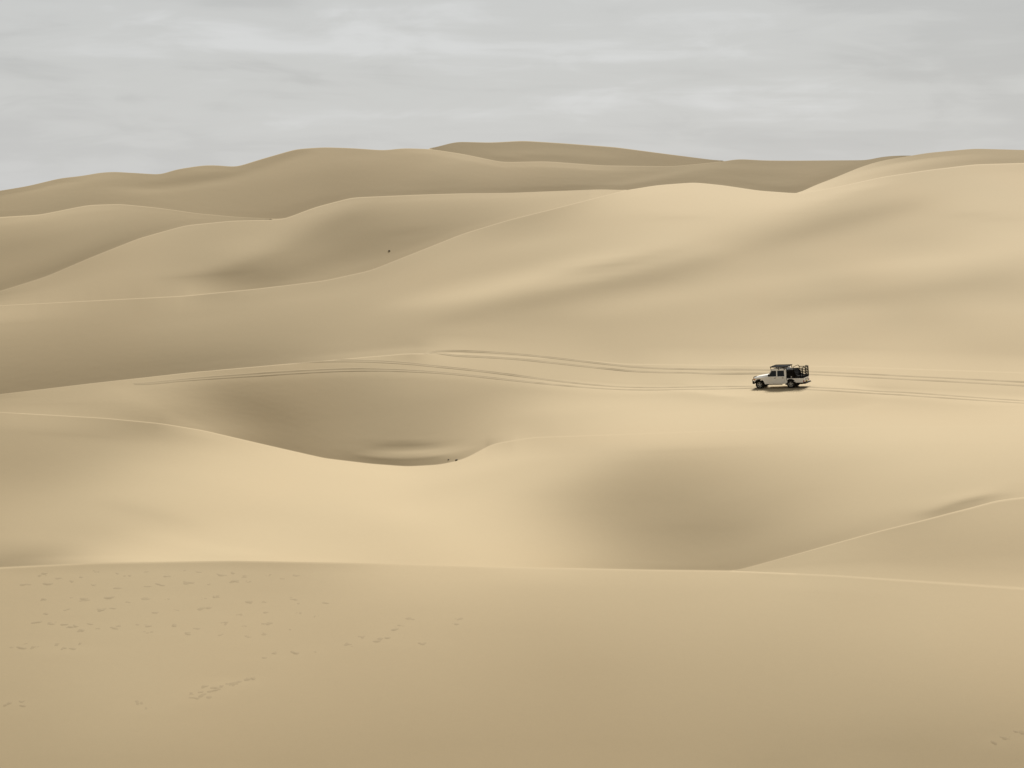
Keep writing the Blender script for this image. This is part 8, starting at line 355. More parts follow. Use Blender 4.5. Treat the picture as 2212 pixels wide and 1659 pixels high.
[18,0,1,1,0,0,1,1,1,0,2,1,0,2,1,1,1,2,1,1,1,2,1,1,2,2,1,2,1,1,2,1,1,0,1,1,0,0,0,-1,0,1,0,0,2,1,1,3,1,2,1,0,0,0,2,2,2,2,4,3,2,3,3,2,2,2,1,1,0,0,1,-2,-1,-1,-2,-2,-3,-2,-2,-3,-2,-1,-2,-2,0,-1,-1,-1,-1,-1,-1,-2,-1,-1,-2,-1,0,-2,-2,-2,-2,-1,-2,-1,-2,-1,-1,-1,-1,0,0,-1,-1,0,-1,0,-1,0,1,0,0,0,-1,-1,-1,0,1,1,1,1,2,2,1,3,1,1,1,1,1,-1,-1,-1,-1,-1,-3,-3,-3,-3,-4,-2,-4,-3,-3,-3,-3,-3,-2,-3,-6,0,0,0,0,0,0,0,0,0,0,0,0,0,0,0,0,0,0,0,0,0,0,0,0,0,0,0,0,0,0,0,0,0,0,0,0,0,0,0,0,0,0],
[17,1,0,1,1,0,1,1,1,1,1,1,1,1,2,0,2,1,1,1,2,0,2,1,2,1,2,1,3,1,1,1,2,0,1,1,0,-1,0,1,-1,0,0,1,1,0,1,0,2,2,2,2,2,2,0,1,2,3,2,2,4,3,3,2,3,1,1,1,1,0,-1,0,-2,-2,-1,-3,-2,-2,-2,-2,-3,-2,-1,-1,-1,-1,-1,-1,0,-2,0,-1,-2,-2,-1,-1,-2,-2,-2,-1,-2,-1,-2,-1,-2,-1,0,-1,-1,-1,-1,-1,0,-1,0,-2,0,0,-1,1,1,0,0,-1,-1,0,0,1,1,2,1,2,2,1,1,2,1,1,0,0,0,-1,-1,-3,-1,-4,-3,-3,-4,-3,-3,-3,-3,-3,-3,-2,-3,-2,-7,0,0,0,0,0,0,0,0,0,0,0,0,0,0,0,0,0,0,0,0,0,0,0,0,0,0,0,0,0,0,0,0,0,0,0,0,0,0,0,0,0,0],
[17,1,1,-1,1,2,0,1,1,2,0,1,2,1,0,2,0,1,2,1,1,2,1,2,0,2,2,2,1,2,2,1,1,1,1,0,0,1,0,-1,0,0,1,0,-1,0,-1,0,-1,2,3,4,4,3,3,1,1,2,2,4,3,2,3,3,1,3,1,1,0,0,-1,-1,0,-2,-3,-1,-2,-3,-3,-2,-1,-2,-2,-1,-1,-1,-1,0,-1,0,-2,-2,-1,-1,-2,-2,-2,0,-2,-2,-1,-3,-1,-2,0,-1,-2,-1,0,-1,-1,0,-1,-1,-1,0,-1,-1,0,0,0,1,1,-1,0,-1,0,1,1,0,2,1,2,1,2,2,0,1,0,1,-1,0,-2,-1,-2,-2,-4,-4,-3,-4,-2,-4,-4,-3,-2,-3,-3,-2,-6,0,0,0,0,0,0,0,0,0,0,0,0,0,0,0,0,0,0,0,0,0,0,0,0,0,0,0,0,0,0,0,0,0,0,0,0,0,0,0,0,0,0],
[17,1,0,1,1,1,1,1,0,1,1,2,1,1,1,0,2,1,0,2,1,1,2,1,2,2,2,2,2,1,1,2,1,1,1,0,0,0,-1,1,0,-1,-1,0,-1,-1,0,-1,1,1,2,3,3,5,4,5,3,2,2,2,3,3,2,2,3,1,2,1,0,0,0,-1,-2,-1,-2,-2,-3,-2,-2,-2,-3,-2,-1,-2,-2,0,-1,0,0,-1,-1,-2,-2,-2,-1,-2,-1,-2,-1,-2,-2,-1,-2,-1,-2,-1,-1,-1,-1,-1,0,-1,0,-2,-1,0,-1,-1,-1,0,1,0,1,1,-1,0,0,0,1,1,1,2,1,2,1,1,2,0,1,0,0,-1,0,-2,-3,-3,-2,-4,-4,-4,-3,-3,-3,-3,-4,-2,-2,-3,-6,0,0,0,0,0,0,0,0,0,0,0,0,0,0,0,0,0,0,0,0,0,0,0,0,0,0,0,0,0,0,0,0,0,0,0,0,0,0,0,0,0,0],
[17,0,2,1,0,1,1,1,1,1,1,1,1,1,1,1,1,1,1,0,2,1,1,2,2,1,2,2,2,3,1,2,1,2,0,0,0,0,0,-2,0,-1,0,-2,0,0,-1,0,0,0,1,2,3,3,5,5,6,5,5,3,1,2,2,3,2,2,2,1,1,-1,-1,-1,-1,-2,-2,-2,-2,-3,-2,-3,-2,-2,-2,-2,-1,-1,0,-1,0,0,-2,-1,-2,-2,-2,-1,-2,-2,-2,-1,-2,-2,-1,-2,-1,-2,-1,0,-1,0,-1,-1,-2,0,-1,-1,-1,-1,0,-1,0,0,1,1,2,0,-1,0,0,2,1,1,1,2,2,1,1,1,1,0,0,-1,-1,-2,-2,-3,-4,-3,-3,-4,-4,-3,-3,-3,-3,-3,-2,-3,-6,0,0,0,0,0,0,0,0,0,0,0,0,0,0,0,0,0,0,0,0,0,0,0,0,0,0,0,0,0,0,0,0,0,0,0,0,0,0,0,0,0,0],
[17,1,0,2,1,0,1,1,2,0,2,0,1,1,1,1,0,1,1,2,0,2,1,1,2,3,2,2,3,2,2,1,2,1,0,1,0,0,-1,0,-2,-1,-1,0,-1,0,0,-1,-1,0,0,1,2,3,3,4,6,6,5,5,5,3,4,1,3,2,1,1,0,1,0,-1,-2,-2,-1,-3,-3,-2,-2,-3,-2,-3,-2,-2,-1,-2,-1,1,-1,0,-1,-2,-2,-1,-3,-2,-1,-2,-2,-2,-1,-1,-2,-2,-2,0,-2,-1,0,-2,0,-1,0,-1,-1,-2,-1,-1,-1,0,-1,1,1,1,1,1,1,-1,1,0,1,1,3,1,1,2,1,1,0,0,0,0,-2,-1,-3,-3,-3,-3,-5,-3,-3,-4,-4,-3,-2,-3,-3,-1,-7,0,0,0,0,0,0,0,0,0,0,0,0,0,0,0,0,0,0,0,0,0,0,0,0,0,0,0,0,0,0,0,0,0,0,0,0,0,0,0,0,0,0],
[17,1,1,0,2,1,1,1,0,2,0,1,0,1,1,1,1,1,1,1,2,1,2,1,2,1,2,3,2,3,4,2,2,0,2,-1,1,-1,-1,-2,-1,-1,-2,0,-1,0,0,1,0,-1,1,0,0,1,2,3,3,4,6,6,6,7,4,5,3,2,2,1,1,-1,0,-1,-1,-2,-2,-3,-2,-2,-4,-2,-3,-2,-3,-1,-2,-1,-1,-1,0,0,0,-1,-2,-3,-2,-2,-3,-1,-1,-2,-1,-2,-3,-1,-1,-2,-1,-1,-1,0,-1,-1,-1,0,-1,-1,-1,-1,-1,-2,0,0,0,2,0,2,1,1,0,0,2,1,1,2,2,1,2,0,1,0,-1,-1,-2,-2,-2,-2,-3,-5,-2,-4,-4,-4,-3,-3,-3,-2,-3,-3,-6,0,0,0,0,0,0,0,0,0,0,0,0,0,0,0,0,0,0,0,0,0,0,0,0,0,0,0,0,0,0,0,0,0,0,0,0,0,0,0,0,0,0],
[17,1,1,1,0,2,1,0,2,0,1,1,1,0,1,1,1,1,1,1,0,2,1,2,1,2,2,2,3,3,2,4,3,3,0,2,-1,0,-1,-2,-2,-1,-1,-2,0,0,0,0,1,1,-2,0,0,1,1,2,2,3,3,5,5,7,7,7,5,4,2,1,0,2,-1,0,-1,-2,-2,-2,-3,-4,-2,-2,-3,-3,-2,-3,-3,-1,-1,-1,0,0,1,0,-1,-3,-3,-2,-2,-1,0,1,-4,-4,-2,-2,-2,-2,0,-1,-1,-1,0,-1,0,-2,0,-2,-1,-2,-1,-1,1,-1,0,0,2,1,2,1,1,1,0,2,1,1,2,1,1,1,0,0,-1,-1,-1,-3,-2,-3,-3,-2,-4,-4,-4,-3,-4,-3,-3,-3,-2,-3,-6,0,0,0,0,0,0,0,0,0,0,0,0,0,0,0,0,0,0,0,0,0,0,0,0,0,0,0,0,0,0,0,0,0,0,0,0,0,0,0,0,0,0],
[17,1,1,1,1,1,0,2,0,1,1,0,1,1,0,1,1,0,1,1,2,0,2,1,1,2,2,1,1,2,3,2,3,5,6,1,1,1,-2,-1,-2,-2,-1,-1,-1,-1,0,0,1,1,1,-1,0,0,1,1,2,3,3,3,5,4,5,6,6,5,5,4,2,-1,1,-1,-2,0,-3,-2,-2,-2,-3,-4,-3,-2,-4,-2,-2,-2,-1,0,-1,1,0,0,-1,-1,-2,-2,0,0,-2,-4,-1,-1,-2,-5,-3,-1,-2,-1,0,0,0,3,-1,-2,-3,-1,-3,-1,-2,-1,-2,1,0,0,1,1,1,2,1,1,1,1,1,2,1,1,1,1,-1,0,0,-2,-1,-2,-2,-2,-3,-4,-3,-3,-5,-4,-3,-3,-3,-3,-2,-3,-6,0,0,0,0,0,0,0,0,0,0,0,0,0,0,0,0,0,0,0,0,0,0,0,0,0,0,0,0,0,0,0,0,0,0,0,0,0,0,0,0,0,0],
[17,1,1,1,1,1,1,1,1,0,0,2,0,1,0,1,1,1,1,1,0,2,0,2,1,1,1,3,2,1,2,3,1,2,1,6,2,-2,2,2,0,-1,-1,-2,-1,-1,-1,0,0,1,1,1,1,0,2,1,2,2,3,5,5,2,3,1,2,6,6,6,5,3,0,-1,-1,-3,-1,-3,-3,-3,-3,-3,-3,-3,-1,-3,-2,-1,-2,-1,0,0,1,1,1,1,1,-2,-3,-5,-3,-3,-2,-1,-2,0,-1,-2,-1,0,-1,0,-2,-2,-2,-1,-1,-3,-2,-2,-1,-1,-1,-2,0,1,1,1,2,1,2,1,1,0,2,1,1,1,0,0,1,0,-1,-1,-2,-1,-2,-3,-2,-3,-4,-4,-4,-3,-4,-4,-2,-3,-3,-2,-6,0,0,0,0,0,0,0,0,0,0,0,0,0,0,0,0,0,0,0,0,0,0,0,0,0,0,0,0,0,0,0,0,0,0,0,0,0,0,0,0,0,0],
[17,1,1,1,1,0,2,0,1,2,0,0,1,0,2,0,0,1,1,1,1,1,1,1,2,2,1,1,1,3,2,2,2,1,2,0,2,4,2,1,2,0,-2,-1,-2,-2,0,-1,1,0,1,2,1,3,1,2,3,4,4,2,0,3,1,2,3,1,3,4,6,5,4,1,0,-2,-3,-3,-3,-4,-3,-3,-2,-2,-2,0,0,-3,-2,-1,0,0,2,4,1,0,-3,-3,-4,-4,-4,-2,-2,-2,-1,-1,-1,-1,-1,-1,-1,-1,0,-2,-1,-2,-3,-2,-2,-2,-2,-1,-1,0,0,0,1,1,1,2,1,1,1,1,0,1,1,2,1,1,0,-1,0,-1,-1,-2,-2,-2,-4,-2,-4,-4,-3,-5,-3,-3,-4,-1,-3,-2,-7,0,0,0,0,0,0,0,0,0,0,0,0,0,0,0,0,0,0,0,0,0,0,0,0,0,0,0,0,0,0,0,0,0,0,0,0,0,0,0,0,0,0],
[16,2,1,1,1,1,1,1,0,1,1,1,0,1,0,1,1,1,0,1,1,1,2,1,1,1,2,1,2,1,2,2,3,1,1,0,3,2,3,2,1,0,0,-2,-2,-1,-2,1,-1,1,0,2,3,2,4,4,3,2,1,2,1,1,3,2,1,2,1,1,1,5,5,5,1,2,-1,-3,-4,-4,-4,-3,-2,-2,-1,-1,-1,1,2,0,0,0,0,-1,1,-2,-2,-3,-4,-4,-4,-3,-2,-1,-1,-1,-1,-1,-1,-1,-1,0,-2,-1,-2,-1,-2,-2,-2,-2,-2,-1,-1,-1,0,0,1,1,2,1,1,2,0,1,0,1,1,1,2,0,1,0,-1,-1,-2,-1,-2,-3,-2,-4,-3,-4,-4,-3,-4,-3,-3,-3,-2,-3,-6,0,0,0,0,0,0,0,0,0,0,0,0,0,0,0,0,0,0,0,0,0,0,0,0,0,0,0,0,0,0,0,0,0,0,0,0,0,0,0,0,0,0],
[17,0,1,2,1,1,1,1,1,0,1,0,1,1,0,1,1,0,2,0,1,1,1,1,2,1,1,2,2,2,2,1,2,2,1,1,1,3,3,2,1,1,-1,-2,-2,-2,0,-1,0,0,2,1,2,4,3,4,2,3,2,0,2,2,1,3,2,1,1,1,1,1,3,5,7,2,-2,-2,-4,-4,-4,-3,-3,-1,-1,-1,0,2,0,0,1,0,-1,-1,0,0,-3,-3,-4,-4,-3,-3,-2,-3,0,-1,0,-1,-1,-1,-1,-1,-1,-2,-2,-2,-2,-2,-2,-1,-1,-2,-2,0,0,0,1,1,1,2,2,0,1,0,1,1,1,2,0,2,0,-1,0,-1,-1,-2,-2,-2,-3,-3,-4,-4,-4,-3,-3,-4,-3,-3,-3,-2,-6,0,0,0,0,0,0,0,0,0,0,0,0,0,0,0,0,0,0,0,0,0,0,0,0,0,0,0,0,0,0,0,0,0,0,0,0,0,0,0,0,0,0],
[17,1,1,1,1,1,0,1,1,1,1,0,1,0,2,0,0,2,0,1,2,0,1,2,1,1,2,1,1,2,2,3,1,2,0,1,2,3,2,3,1,0,-1,-1,-2,-1,-2,0,0,1,1,2,2,2,4,3,4,2,1,2,1,2,2,1,3,1,1,1,1,1,2,6,6,2,0,-3,-5,-3,-4,-2,-3,-2,-2,0,1,0,1,1,-1,0,0,0,-1,-1,-1,-4,-4,-4,-4,-2,-3,-1,-1,-1,-1,-1,-1,-1,0,-1,-2,-1,-1,-2,-2,-2,-2,-3,-1,-2,0,-1,0,1,-1,3,1,1,1,2,1,0,0,1,2,0,2,0,0,1,-1,-1,-2,-1,-3,-2,-2,-3,-4,-3,-4,-5,-3,-3,-3,-3,-2,-3,-6,0,0,0,0,0,0,0,0,0,0,0,0,0,0,0,0,0,0,0,0,0,0,0,0,0,0,0,0,0,0,0,0,0,0,0,0,0,0,0,0,0,0],
[12022,-25,-13,-8,-3,-2,0,0,0,1,0,1,1,0,0,0,1,-1,-1,-1,-3,-3,-4,-7,-7,-8,-9,-8,-8,-7,-5,-2,2,5,8,7,2,-2,-1,1,6,6,2,-4,-10,-16,-17,-17,-12,-5,8,20,23,19,10,2,-7,-19,-25,-31,-27,-17,-2,9,13,19,19,20,19,13,4,-6,-10,-8,-6,-5,-1,0,8,15,35,66,121,208,351,586,991,1691,33,-1080,-52,-50,-46,-38,-31,-24,-18,-15,-14,-15,-14,-14,-16,-12,-14,-12,-13,-14,-16,-16,-13,-13,-11,-8,-6,-4,-4,-3,-6,-6,-9,-11,-16,-18,-20,-25,-25,-28,-28,-29,-29,472,1085,526,213,37,-64,-112,-135,-140,-130,-104,-88,-80,-75,-75,-75,-77,-79,-85,-90,-101,-119,-130,-79,20,170,400,264,-565,-1269,-669,-55,154,196,174,136,102,75,55,40,27,21,14,11,1,-2,-3,-3,-2,-2,-1,-1,-1,0,0,0,0,0,-1,1,0,0,0,0,0,0,1,0,0,1],
[0,0,0,0,0,0,0,0,0,0,0,0,0,0,0,0,0,0,0,0,0,0,0,0,0,0,0,0,0,0,0,0,0,0,0,0,0,0,0,0,0,0,0,0,0,0,0,0,0,0,0,0,0,0,0,0,0,0,0,0,0,0,0,0,0,0,0,0,0,0,0,0,0,0,0,0,0,0,0,0,0,0,0,0,0,0,0,0,0,52,7,8,8,7,7,7,6,4,3,3,3,2,4,1,1,0,-1,-2,-1,-2,-3,-2,-2,-3,-2,-3,-1,-4,-3,-4,-4,-4,-5,-4,-6,-5,-5,-5,-6,-5,-6,-35,0,0,0,0,0,0,0,0,0,0,0,0,0,0,0,0,0,0,0,0,0,0,0,0,0,0,0,0,0,0,0,0,0,0,0,0,0,0,0,0,0,0,0,0,0,0,0,0,0,0,0,0,0,0,0,0,0,0,0,0,0,0,0,0,0,0,0,0,0],
[0,0,0,0,0,0,0,0,0,0,0,0,0,0,0,0,0,0,0,0,0,0,0,0,0,0,0,0,0,0,0,0,0,0,0,0,0,0,0,0,0,0,0,0,0,0,0,0,0,0,0,0,0,0,0,0,0,0,0,0,0,0,0,0,0,0,0,0,0,0,0,0,0,0,0,0,0,0,0,0,0,0,0,0,0,0,0,0,0,51,9,7,8,7,8,6,5,5,3,3,2,4,2,3,0,-1,0,-1,-2,-3,-2,-3,-2,-2,-2,-2,-3,-2,-4,-3,-4,-6,-3,-6,-4,-6,-6,-5,-5,-6,-5,-35,0,0,0,0,0,0,0,0,0,0,0,0,0,0,0,0,0,0,0,0,0,0,0,0,0,0,0,0,0,0,0,0,0,0,0,0,0,0,0,0,0,0,0,0,0,0,0,0,0,0,0,0,0,0,0,0,0,0,0,0,0,0,0,0,0,0,0,0,0],
[0,0,0,0,0,0,0,0,0,0,0,0,0,0,0,0,0,0,0,0,0,0,0,0,0,0,0,0,0,0,0,0,0,0,0,0,0,0,0,0,0,0,0,0,0,0,0,0,0,0,0,0,0,0,0,0,0,0,0,0,0,0,0,0,0,0,0,0,0,0,0,0,0,0,0,0,0,0,0,0,0,0,0,0,0,0,0,0,0,51,8,8,8,7,7,8,6,6,8,5,4,1,-1,-3,1,-1,-1,-2,-1,0,-2,-1,-3,-2,-3,-3,-4,-3,-3,-4,-5,-3,-6,-5,-5,-4,-6,-5,-6,-5,-6,-35,0,0,0,0,0,0,0,0,0,0,0,0,0,0,0,0,0,0,0,0,0,0,0,0,0,0,0,0,0,0,0,0,0,0,0,0,0,0,0,0,0,0,0,0,0,0,0,0,0,0,0,0,0,0,0,0,0,0,0,0,0,0,0,0,0,0,0,0,0],
[0,0,0,0,0,0,0,0,0,0,0,0,0,0,0,0,0,0,0,0,0,0,0,0,0,0,0,0,0,0,0,0,0,0,0,0,0,0,0,0,0,0,0,0,0,0,0,0,0,0,0,0,0,0,0,0,0,0,0,0,0,0,0,0,0,0,0,0,0,0,0,0,0,0,0,0,0,0,0,0,0,0,0,0,0,0,0,0,0,51,8,8,7,9,7,7,7,7,6,5,5,3,4,2,-1,-1,-2,-1,-2,-2,-2,-2,-2,-4,-3,-4,-5,-5,-4,-5,-4,-5,-4,-5,-5,-6,-5,-6,-5,-6,-5,-35,0,0,0,0,0,0,0,0,0,0,0,0,0,0,0,0,0,0,0,0,0,0,0,0,0,0,0,0,0,0,0,0,0,0,0,0,0,0,0,0,0,0,0,0,0,0,0,0,0,0,0,0,0,0,0,0,0,0,0,0,0,0,0,0,0,0,0,0,0],
[0,0,0,0,0,0,0,0,0,0,0,0,0,0,0,0,0,0,0,0,0,0,0,0,0,0,0,0,0,0,0,0,0,0,0,0,0,0,0,0,0,0,0,0,0,0,0,0,0,0,0,0,0,0,0,0,0,0,0,0,0,0,0,0,0,0,0,0,0,0,0,0,0,0,0,0,0,0,0,0,0,0,0,0,0,0,0,0,0,52,7,8,9,6,7,7,7,6,4,6,4,4,2,2,2,1,0,-1,-2,-2,-2,-4,-2,-3,-4,-4,-3,-5,-5,-4,-4,-5,-5,-5,-6,-5,-5,-6,-6,-5,-6,-35,0,0,0,0,0,0,0,0,0,0,0,0,0,0,0,0,0,0,0,0,0,0,0,0,0,0,0,0,0,0,0,0,0,0,0,0,0,0,0,0,0,0,0,0,0,0,0,0,0,0,0,0,0,0,0,0,0,0,0,0,0,0,0,0,0,0,0,0,0],
[0,0,0,0,0,0,0,0,0,0,0,0,0,0,0,0,0,0,0,0,0,0,0,0,0,0,0,0,0,0,0,0,0,0,0,0,0,0,0,0,0,0,0,0,0,0,0,0,0,0,0,0,0,0,0,0,0,0,0,0,0,0,0,0,0,0,0,0,0,0,0,0,0,0,0,0,0,0,0,0,0,0,0,0,0,0,0,0,0,51,8,9,7,8,7,6,6,6,6,4,4,3,2,2,1,1,-1,-1,-2,-2,-3,-2,-3,-2,-3,-2,-3,-4,-4,-5,-5,-4,-6,-4,-6,-6,-6,-5,-5,-6,-6,-35,0,0,0,0,0,0,0,0,0,0,0,0,0,0,0,0,0,0,0,0,0,0,0,0,0,0,0,0,0,0,0,0,0,0,0,0,0,0,0,0,0,0,0,0,0,0,0,0,0,0,0,0,0,0,0,0,0,0,0,0,0,0,0,0,0,0,0,0,0],
[0,0,0,0,0,0,0,0,0,0,0,0,0,0,0,0,0,0,0,0,0,0,0,0,0,0,0,0,0,0,0,0,0,0,0,0,0,0,0,0,0,0,0,0,0,0,0,0,0,0,0,0,0,0,0,0,0,0,0,0,0,0,0,0,0,0,0,0,0,0,0,0,0,0,0,0,0,0,0,0,0,0,0,0,0,0,0,0,0,51,9,7,8,7,7,7,6,6,6,4,4,3,3,1,1,0,0,-1,-1,-3,-2,-3,-3,-2,-3,-3,-3,-2,-5,-5,-5,-5,-4,-6,-6,-5,-6,-5,-6,-6,-5,-35,0,0,0,0,0,0,0,0,0,0,0,0,0,0,0,0,0,0,0,0,0,0,0,0,0,0,0,0,0,0,0,0,0,0,0,0,0,0,0,0,0,0,0,0,0,0,0,0,0,0,0,0,0,0,0,0,0,0,0,0,0,0,0,0,0,0,0,0,0]]

def crest_curve(C):
    g = np.arange(-500, 2720, 2.0)
    w = np.exp(-.5 * (np.arange(-21, 22) / 6.0) ** 2); w /= w.sum()
    return g, np.convolve(np.pad(np.interp(g, C[:, 0], C[:, 1]), 21, mode='edge'), w, 'valid')

def crest_heights(u):
    b = [np.full_like(u, 1665.0)]
    for i, C in enumerate(CRESTS):
        v = np.interp(u, *crest_curve(np.array(C, float)))
        if i == 6: v = np.where(u > 610, b[-1], v)
        if i == 7: v = np.where(u > 1985, b[-1], v)
        if i == 8: v = np.where((u < 930) | (u > 1580), b[-1], v)
        if i == 5: v = np.where((u > 1350) & (u < 1725), b[-1], v)
        b.append(np.minimum(v, b[-1]))
    return np.array(b)

def relief_fit():
    # second differences (down a face, then across bearings) of log distance, in 1/40000
    return np.arange(-400, 2613, 15.0), np.cumsum(np.cumsum(np.array(RELIEF_FIT), axis=1), axis=0) / 40000.0 + 4.0

def cubic(l0, l1, l2, l3, f):
    return l1 + .5 * f * (l2 - l0 + f * (2*l0 - 5*l1 + 4*l2 - l3 + f * (3*(l1 - l2) + l3 - l0)))

def gsm(A, sig):
    n = int(3 * sig); w = np.exp(-.5 * (np.arange(-n, n + 1) / sig) ** 2); w /= w.sum()
    return np.convolve(np.pad(A, n, mode='edge'), w, 'valid')
def mx(A, n):
    return np.max([np.pad(A, n, mode='edge')[i:i + len(A)] for i in range(2 * n + 1)], axis=0)

def face_frames(U):
    """smooth lower and upper limits of the survey grid of every dune face"""
    g = np.arange(-600, 2812, 10.0); bg = crest_heights(g); lo_, up_ = [], []
    for l in range(9):
        lo = bg[l]; sm = gsm(lo, 9); lo_.append(np.interp(U, g, sm + gsm(mx(lo - sm, 10), 5) + 2))
        up = bg[l + 1]; sm = gsm(up, 9); up_.append(np.interp(U, g, sm - gsm(mx(sm - up, 10), 5) - 2))
    return lo_, up_

def hermite(xq, x, y):
    """smooth cubic through samples (x rising)"""
    m = np.gradient(y, x); i = np.clip(np.searchsorted(x, xq) - 1, 0, len(x) - 2)
    h = x[i + 1] - x[i]; t = np.clip((xq - x[i]) / h, 0, 1)
    return (2*t**3-3*t**2+1)*y[i] + (t**3-2*t**2+t)*h*m[i] + (-2*t**3+3*t**2)*y[i+1] + (t**3-t**2)*h*m[i+1]

VIS = [100, 40, 150, 120, 170, 80, 60, 90, 30]; HID = 14      # mesh rows on each face and behind each crest
LEE = .06
def ground_grid(U):
    us, lam = relief_fit()
    lay = np.concatenate([[l] * m for l, m in enumerate(ROWS)])
    bs = crest_heights(us); acts = (bs[:-1] - bs[1:]) > 2.0
    B = crest_heights(U); lo_, up_ = face_frames(U); nc = len(us)
    ci = np.clip((U - us[0]) / 15.0, 0, nc - 1.001); c0 = ci.astype(int); f = ci - c0
    YS, ZS = [], []
    for n, u in enumerate(U):
        Dc, Zc = [], []; a0, a1, fr = c0[n], c0[n] + 1, f[n]; am, ap = max(a0 - 1, 0), min(a1 + 1, nc - 1)
        dl = zl = None; flat = []; SEG = {}; POS = {}
        for l in range(9):
            vb, vt = B[l, n], B[l + 1, n]
            w0, w1 = acts[l, a0] * (1 - fr), acts[l, a1] * fr
            if vb - vt < .6 or w0 + w1 <= 0:                 # this face does not exist here
                flat.append(l); continue
            r = lay == l
            if acts[l, am] and acts[l, a0] and acts[l, a1] and acts[l, ap]: L = cubic(lam[r, am], lam[r, a0], lam[r, a1], lam[r, ap], fr)
            else: L = (lam[r, a0] * w0 + lam[r, a1] * w1) / (w0 + w1)
            vp = lo_[l][n] + np.linspace(0, 1, r.sum()) * (up_[l][n] - lo_[l][n])
            v = np.linspace(vb, vt, VIS[l]); L = hermite(-v, -vp, L); k = (V_HOR - v) / F_PX
            gap = 0.; g0 = 1.
            if dl is not None:
                g0 = L[0] - math.log(dl); gap = max(g0, .0003)
                if l == 7 and u > 1700: gap = max(gap, .09)
                ramp_ = np.ones(len(L)) if l == 7 or (l == 5 and u > 1100) else np.clip(1 - np.arange(len(L)) / (.5 * len(L)), 0, 1) ** 2
                L = np.maximum.accumulate(L + (gap - g0) * ramp_ + np.arange(len(L)) * 1e-6)
            d = np.exp(L); z = k * d
            SEG[l] = (v, L.copy(), gap)
            for x in flat:                                    # faces that vanish here fold into the crest below them
                e = np.arange(HID + VIS[x]) * 1e-5
                if dl is None: continue
                Dc.append(dl * (1 + e)); Zc.append(zl * (1 + e)); dl = Dc[-1][-1]; zl = Zc[-1][-1]
            flat = []
            if dl is not None:
                # lee side, hidden from here: it dips under the sight line
                g = d[0] - dl; t = np.linspace(0, 1, HID + 2)[1:-1] ** 1.3; ch = (z[0] - zl) / g
                dip = min(1, gap / .02); m0, m1 = (ch - LEE * dip) * g, (ch + .22 * dip) * g
                Dc.append(dl + t * g); Zc.append((2*t**3-3*t**2+1)*zl + (t**3-2*t**2+t)*m0 + (-2*t**3+3*t**2)*z[0] + (t**3-t**2)*m1)
            POS[l] = len(Dc); Dc.append(d); Zc.append(z); dl, zl = d[-1], z[-1]
        for x in flat:
            e = np.arange(HID + VIS[x]) * 1e-5; Dc.append(dl * (1 + e)); Zc.append(zl * (1 + e)); dl = Dc[-1][-1]; zl = Zc[-1][-1]
        # faces that merge without a crest: one smooth curve across the joint
        for l in (1, 2, 3, 4, 5):
            if l not in SEG: continue
            lower = max([x for x in SEG if x < l], default=None)
            if lower is None or SEG[l][2] > .027: continue
            if l == 2 and u < 2100 or l == 5 and u > 600: continue
            e = min(max((SEG[l][2] - (.013 if l in (1, 3) else .007)) / .013, 0), 1); e = 1 - e * e * (3 - 2 * e)
            if l == 1: e *= min(max((u - 1600) / 120, 0), 1)
            if l == 5: e *= min(max((600 - u) / 200, 0), 1)
            if l == 3: e *= min(max((340 - u) / 300, 0), 1) if u < 700 else min(max((u - 1050) / 60, 0), 1)
            v0, L0, _ = SEG[lower]; v1, L1, _ = SEG[l]; vc = v1[0]
            h0, h1 = min(40., .4 * (v0[0] - vc)), min(40., .4 * (vc - v1[-1]))
            if h0 < 3 or h1 < 3: continue
            A0, B0 = vc + h0, vc - h1
            f0 = lambda q: np.interp(-q, -v0, L0); f1 = lambda q: np.interp(-q, -v1, L1)
            s0, s1 = (f0(A0) - f0(A0 + 5)) / 5, (f1(B0 - 5) - f1(B0)) / 5
            H = h0 + h1; dv = f1(B0) - f0(A0); s0, s1 = min(s0, 2.6 * dv / H), min(s1, 2.6 * dv / H)
            def curve(q):
                t = (A0 - q) / H
                return (2*t**3-3*t**2+1)*f0(A0) + (t**3-2*t**2+t)*H*s0 + (-2*t**3+3*t**2)*f1(B0) + (t**3-t**2)*H*s1
            m0 = v0 < A0; m1 = v1 > B0
            n0 = L0.copy(); n0[m0] = (1 - e) * L0[m0] + e * curve(v0[m0]); n1 = L1.copy(); n1[m1] = (1 - e) * L1[m1] + e * curve(v1[m1])
            SEG[lower] = (v0, n0, SEG[lower][2]); SEG[l] = (v1, n1, SEG[l][2])
            for q, vv, nn in ((lower, v0, n0), (l, v1, n1)):
                Dc[POS[q]] = np.exp(nn); Zc[POS[q]] = (V_HOR - vv) / F_PX * np.exp(nn)
            ga, gb = Dc[POS[lower]][-1], Dc[POS[l]][0]; za, zb = Zc[POS[lower]][-1], Zc[POS[l]][0]
            for q in range(POS[lower] + 1, POS[l]):
                n_ = len(Dc[q]); t = (np.arange(n_) + 1) / (n_ + 1); t = (q - POS[lower] - 1 + t) / (POS[l] - POS[lower] - 1)
                Dc[q] = ga + (gb - ga) * t; Zc[q] = za + (zb - za) * t
        D = np.concatenate(Dc); Z = np.concatenate(Zc); l = D[-1]; d0, z0 = D[0], Z[0]
        s = np.linspace(0, 1, 40); yn = 4 + (d0 - 4) * (1 - (1 - s) ** 1.3); yn = yn[:-1]
        dn = np.array([0., 4., 20., 35., 48., 55., d0 * .985, d0]); zn = np.array([-1.1, -1.3, -7.5, -13.5, -18.5, -17.4 + (z0 + 15.6), z0 - .25, z0])
        yf = l * np.exp(np.linspace(0, 1, 41)[1:] ** 1.5 * math.log(5000 / l))
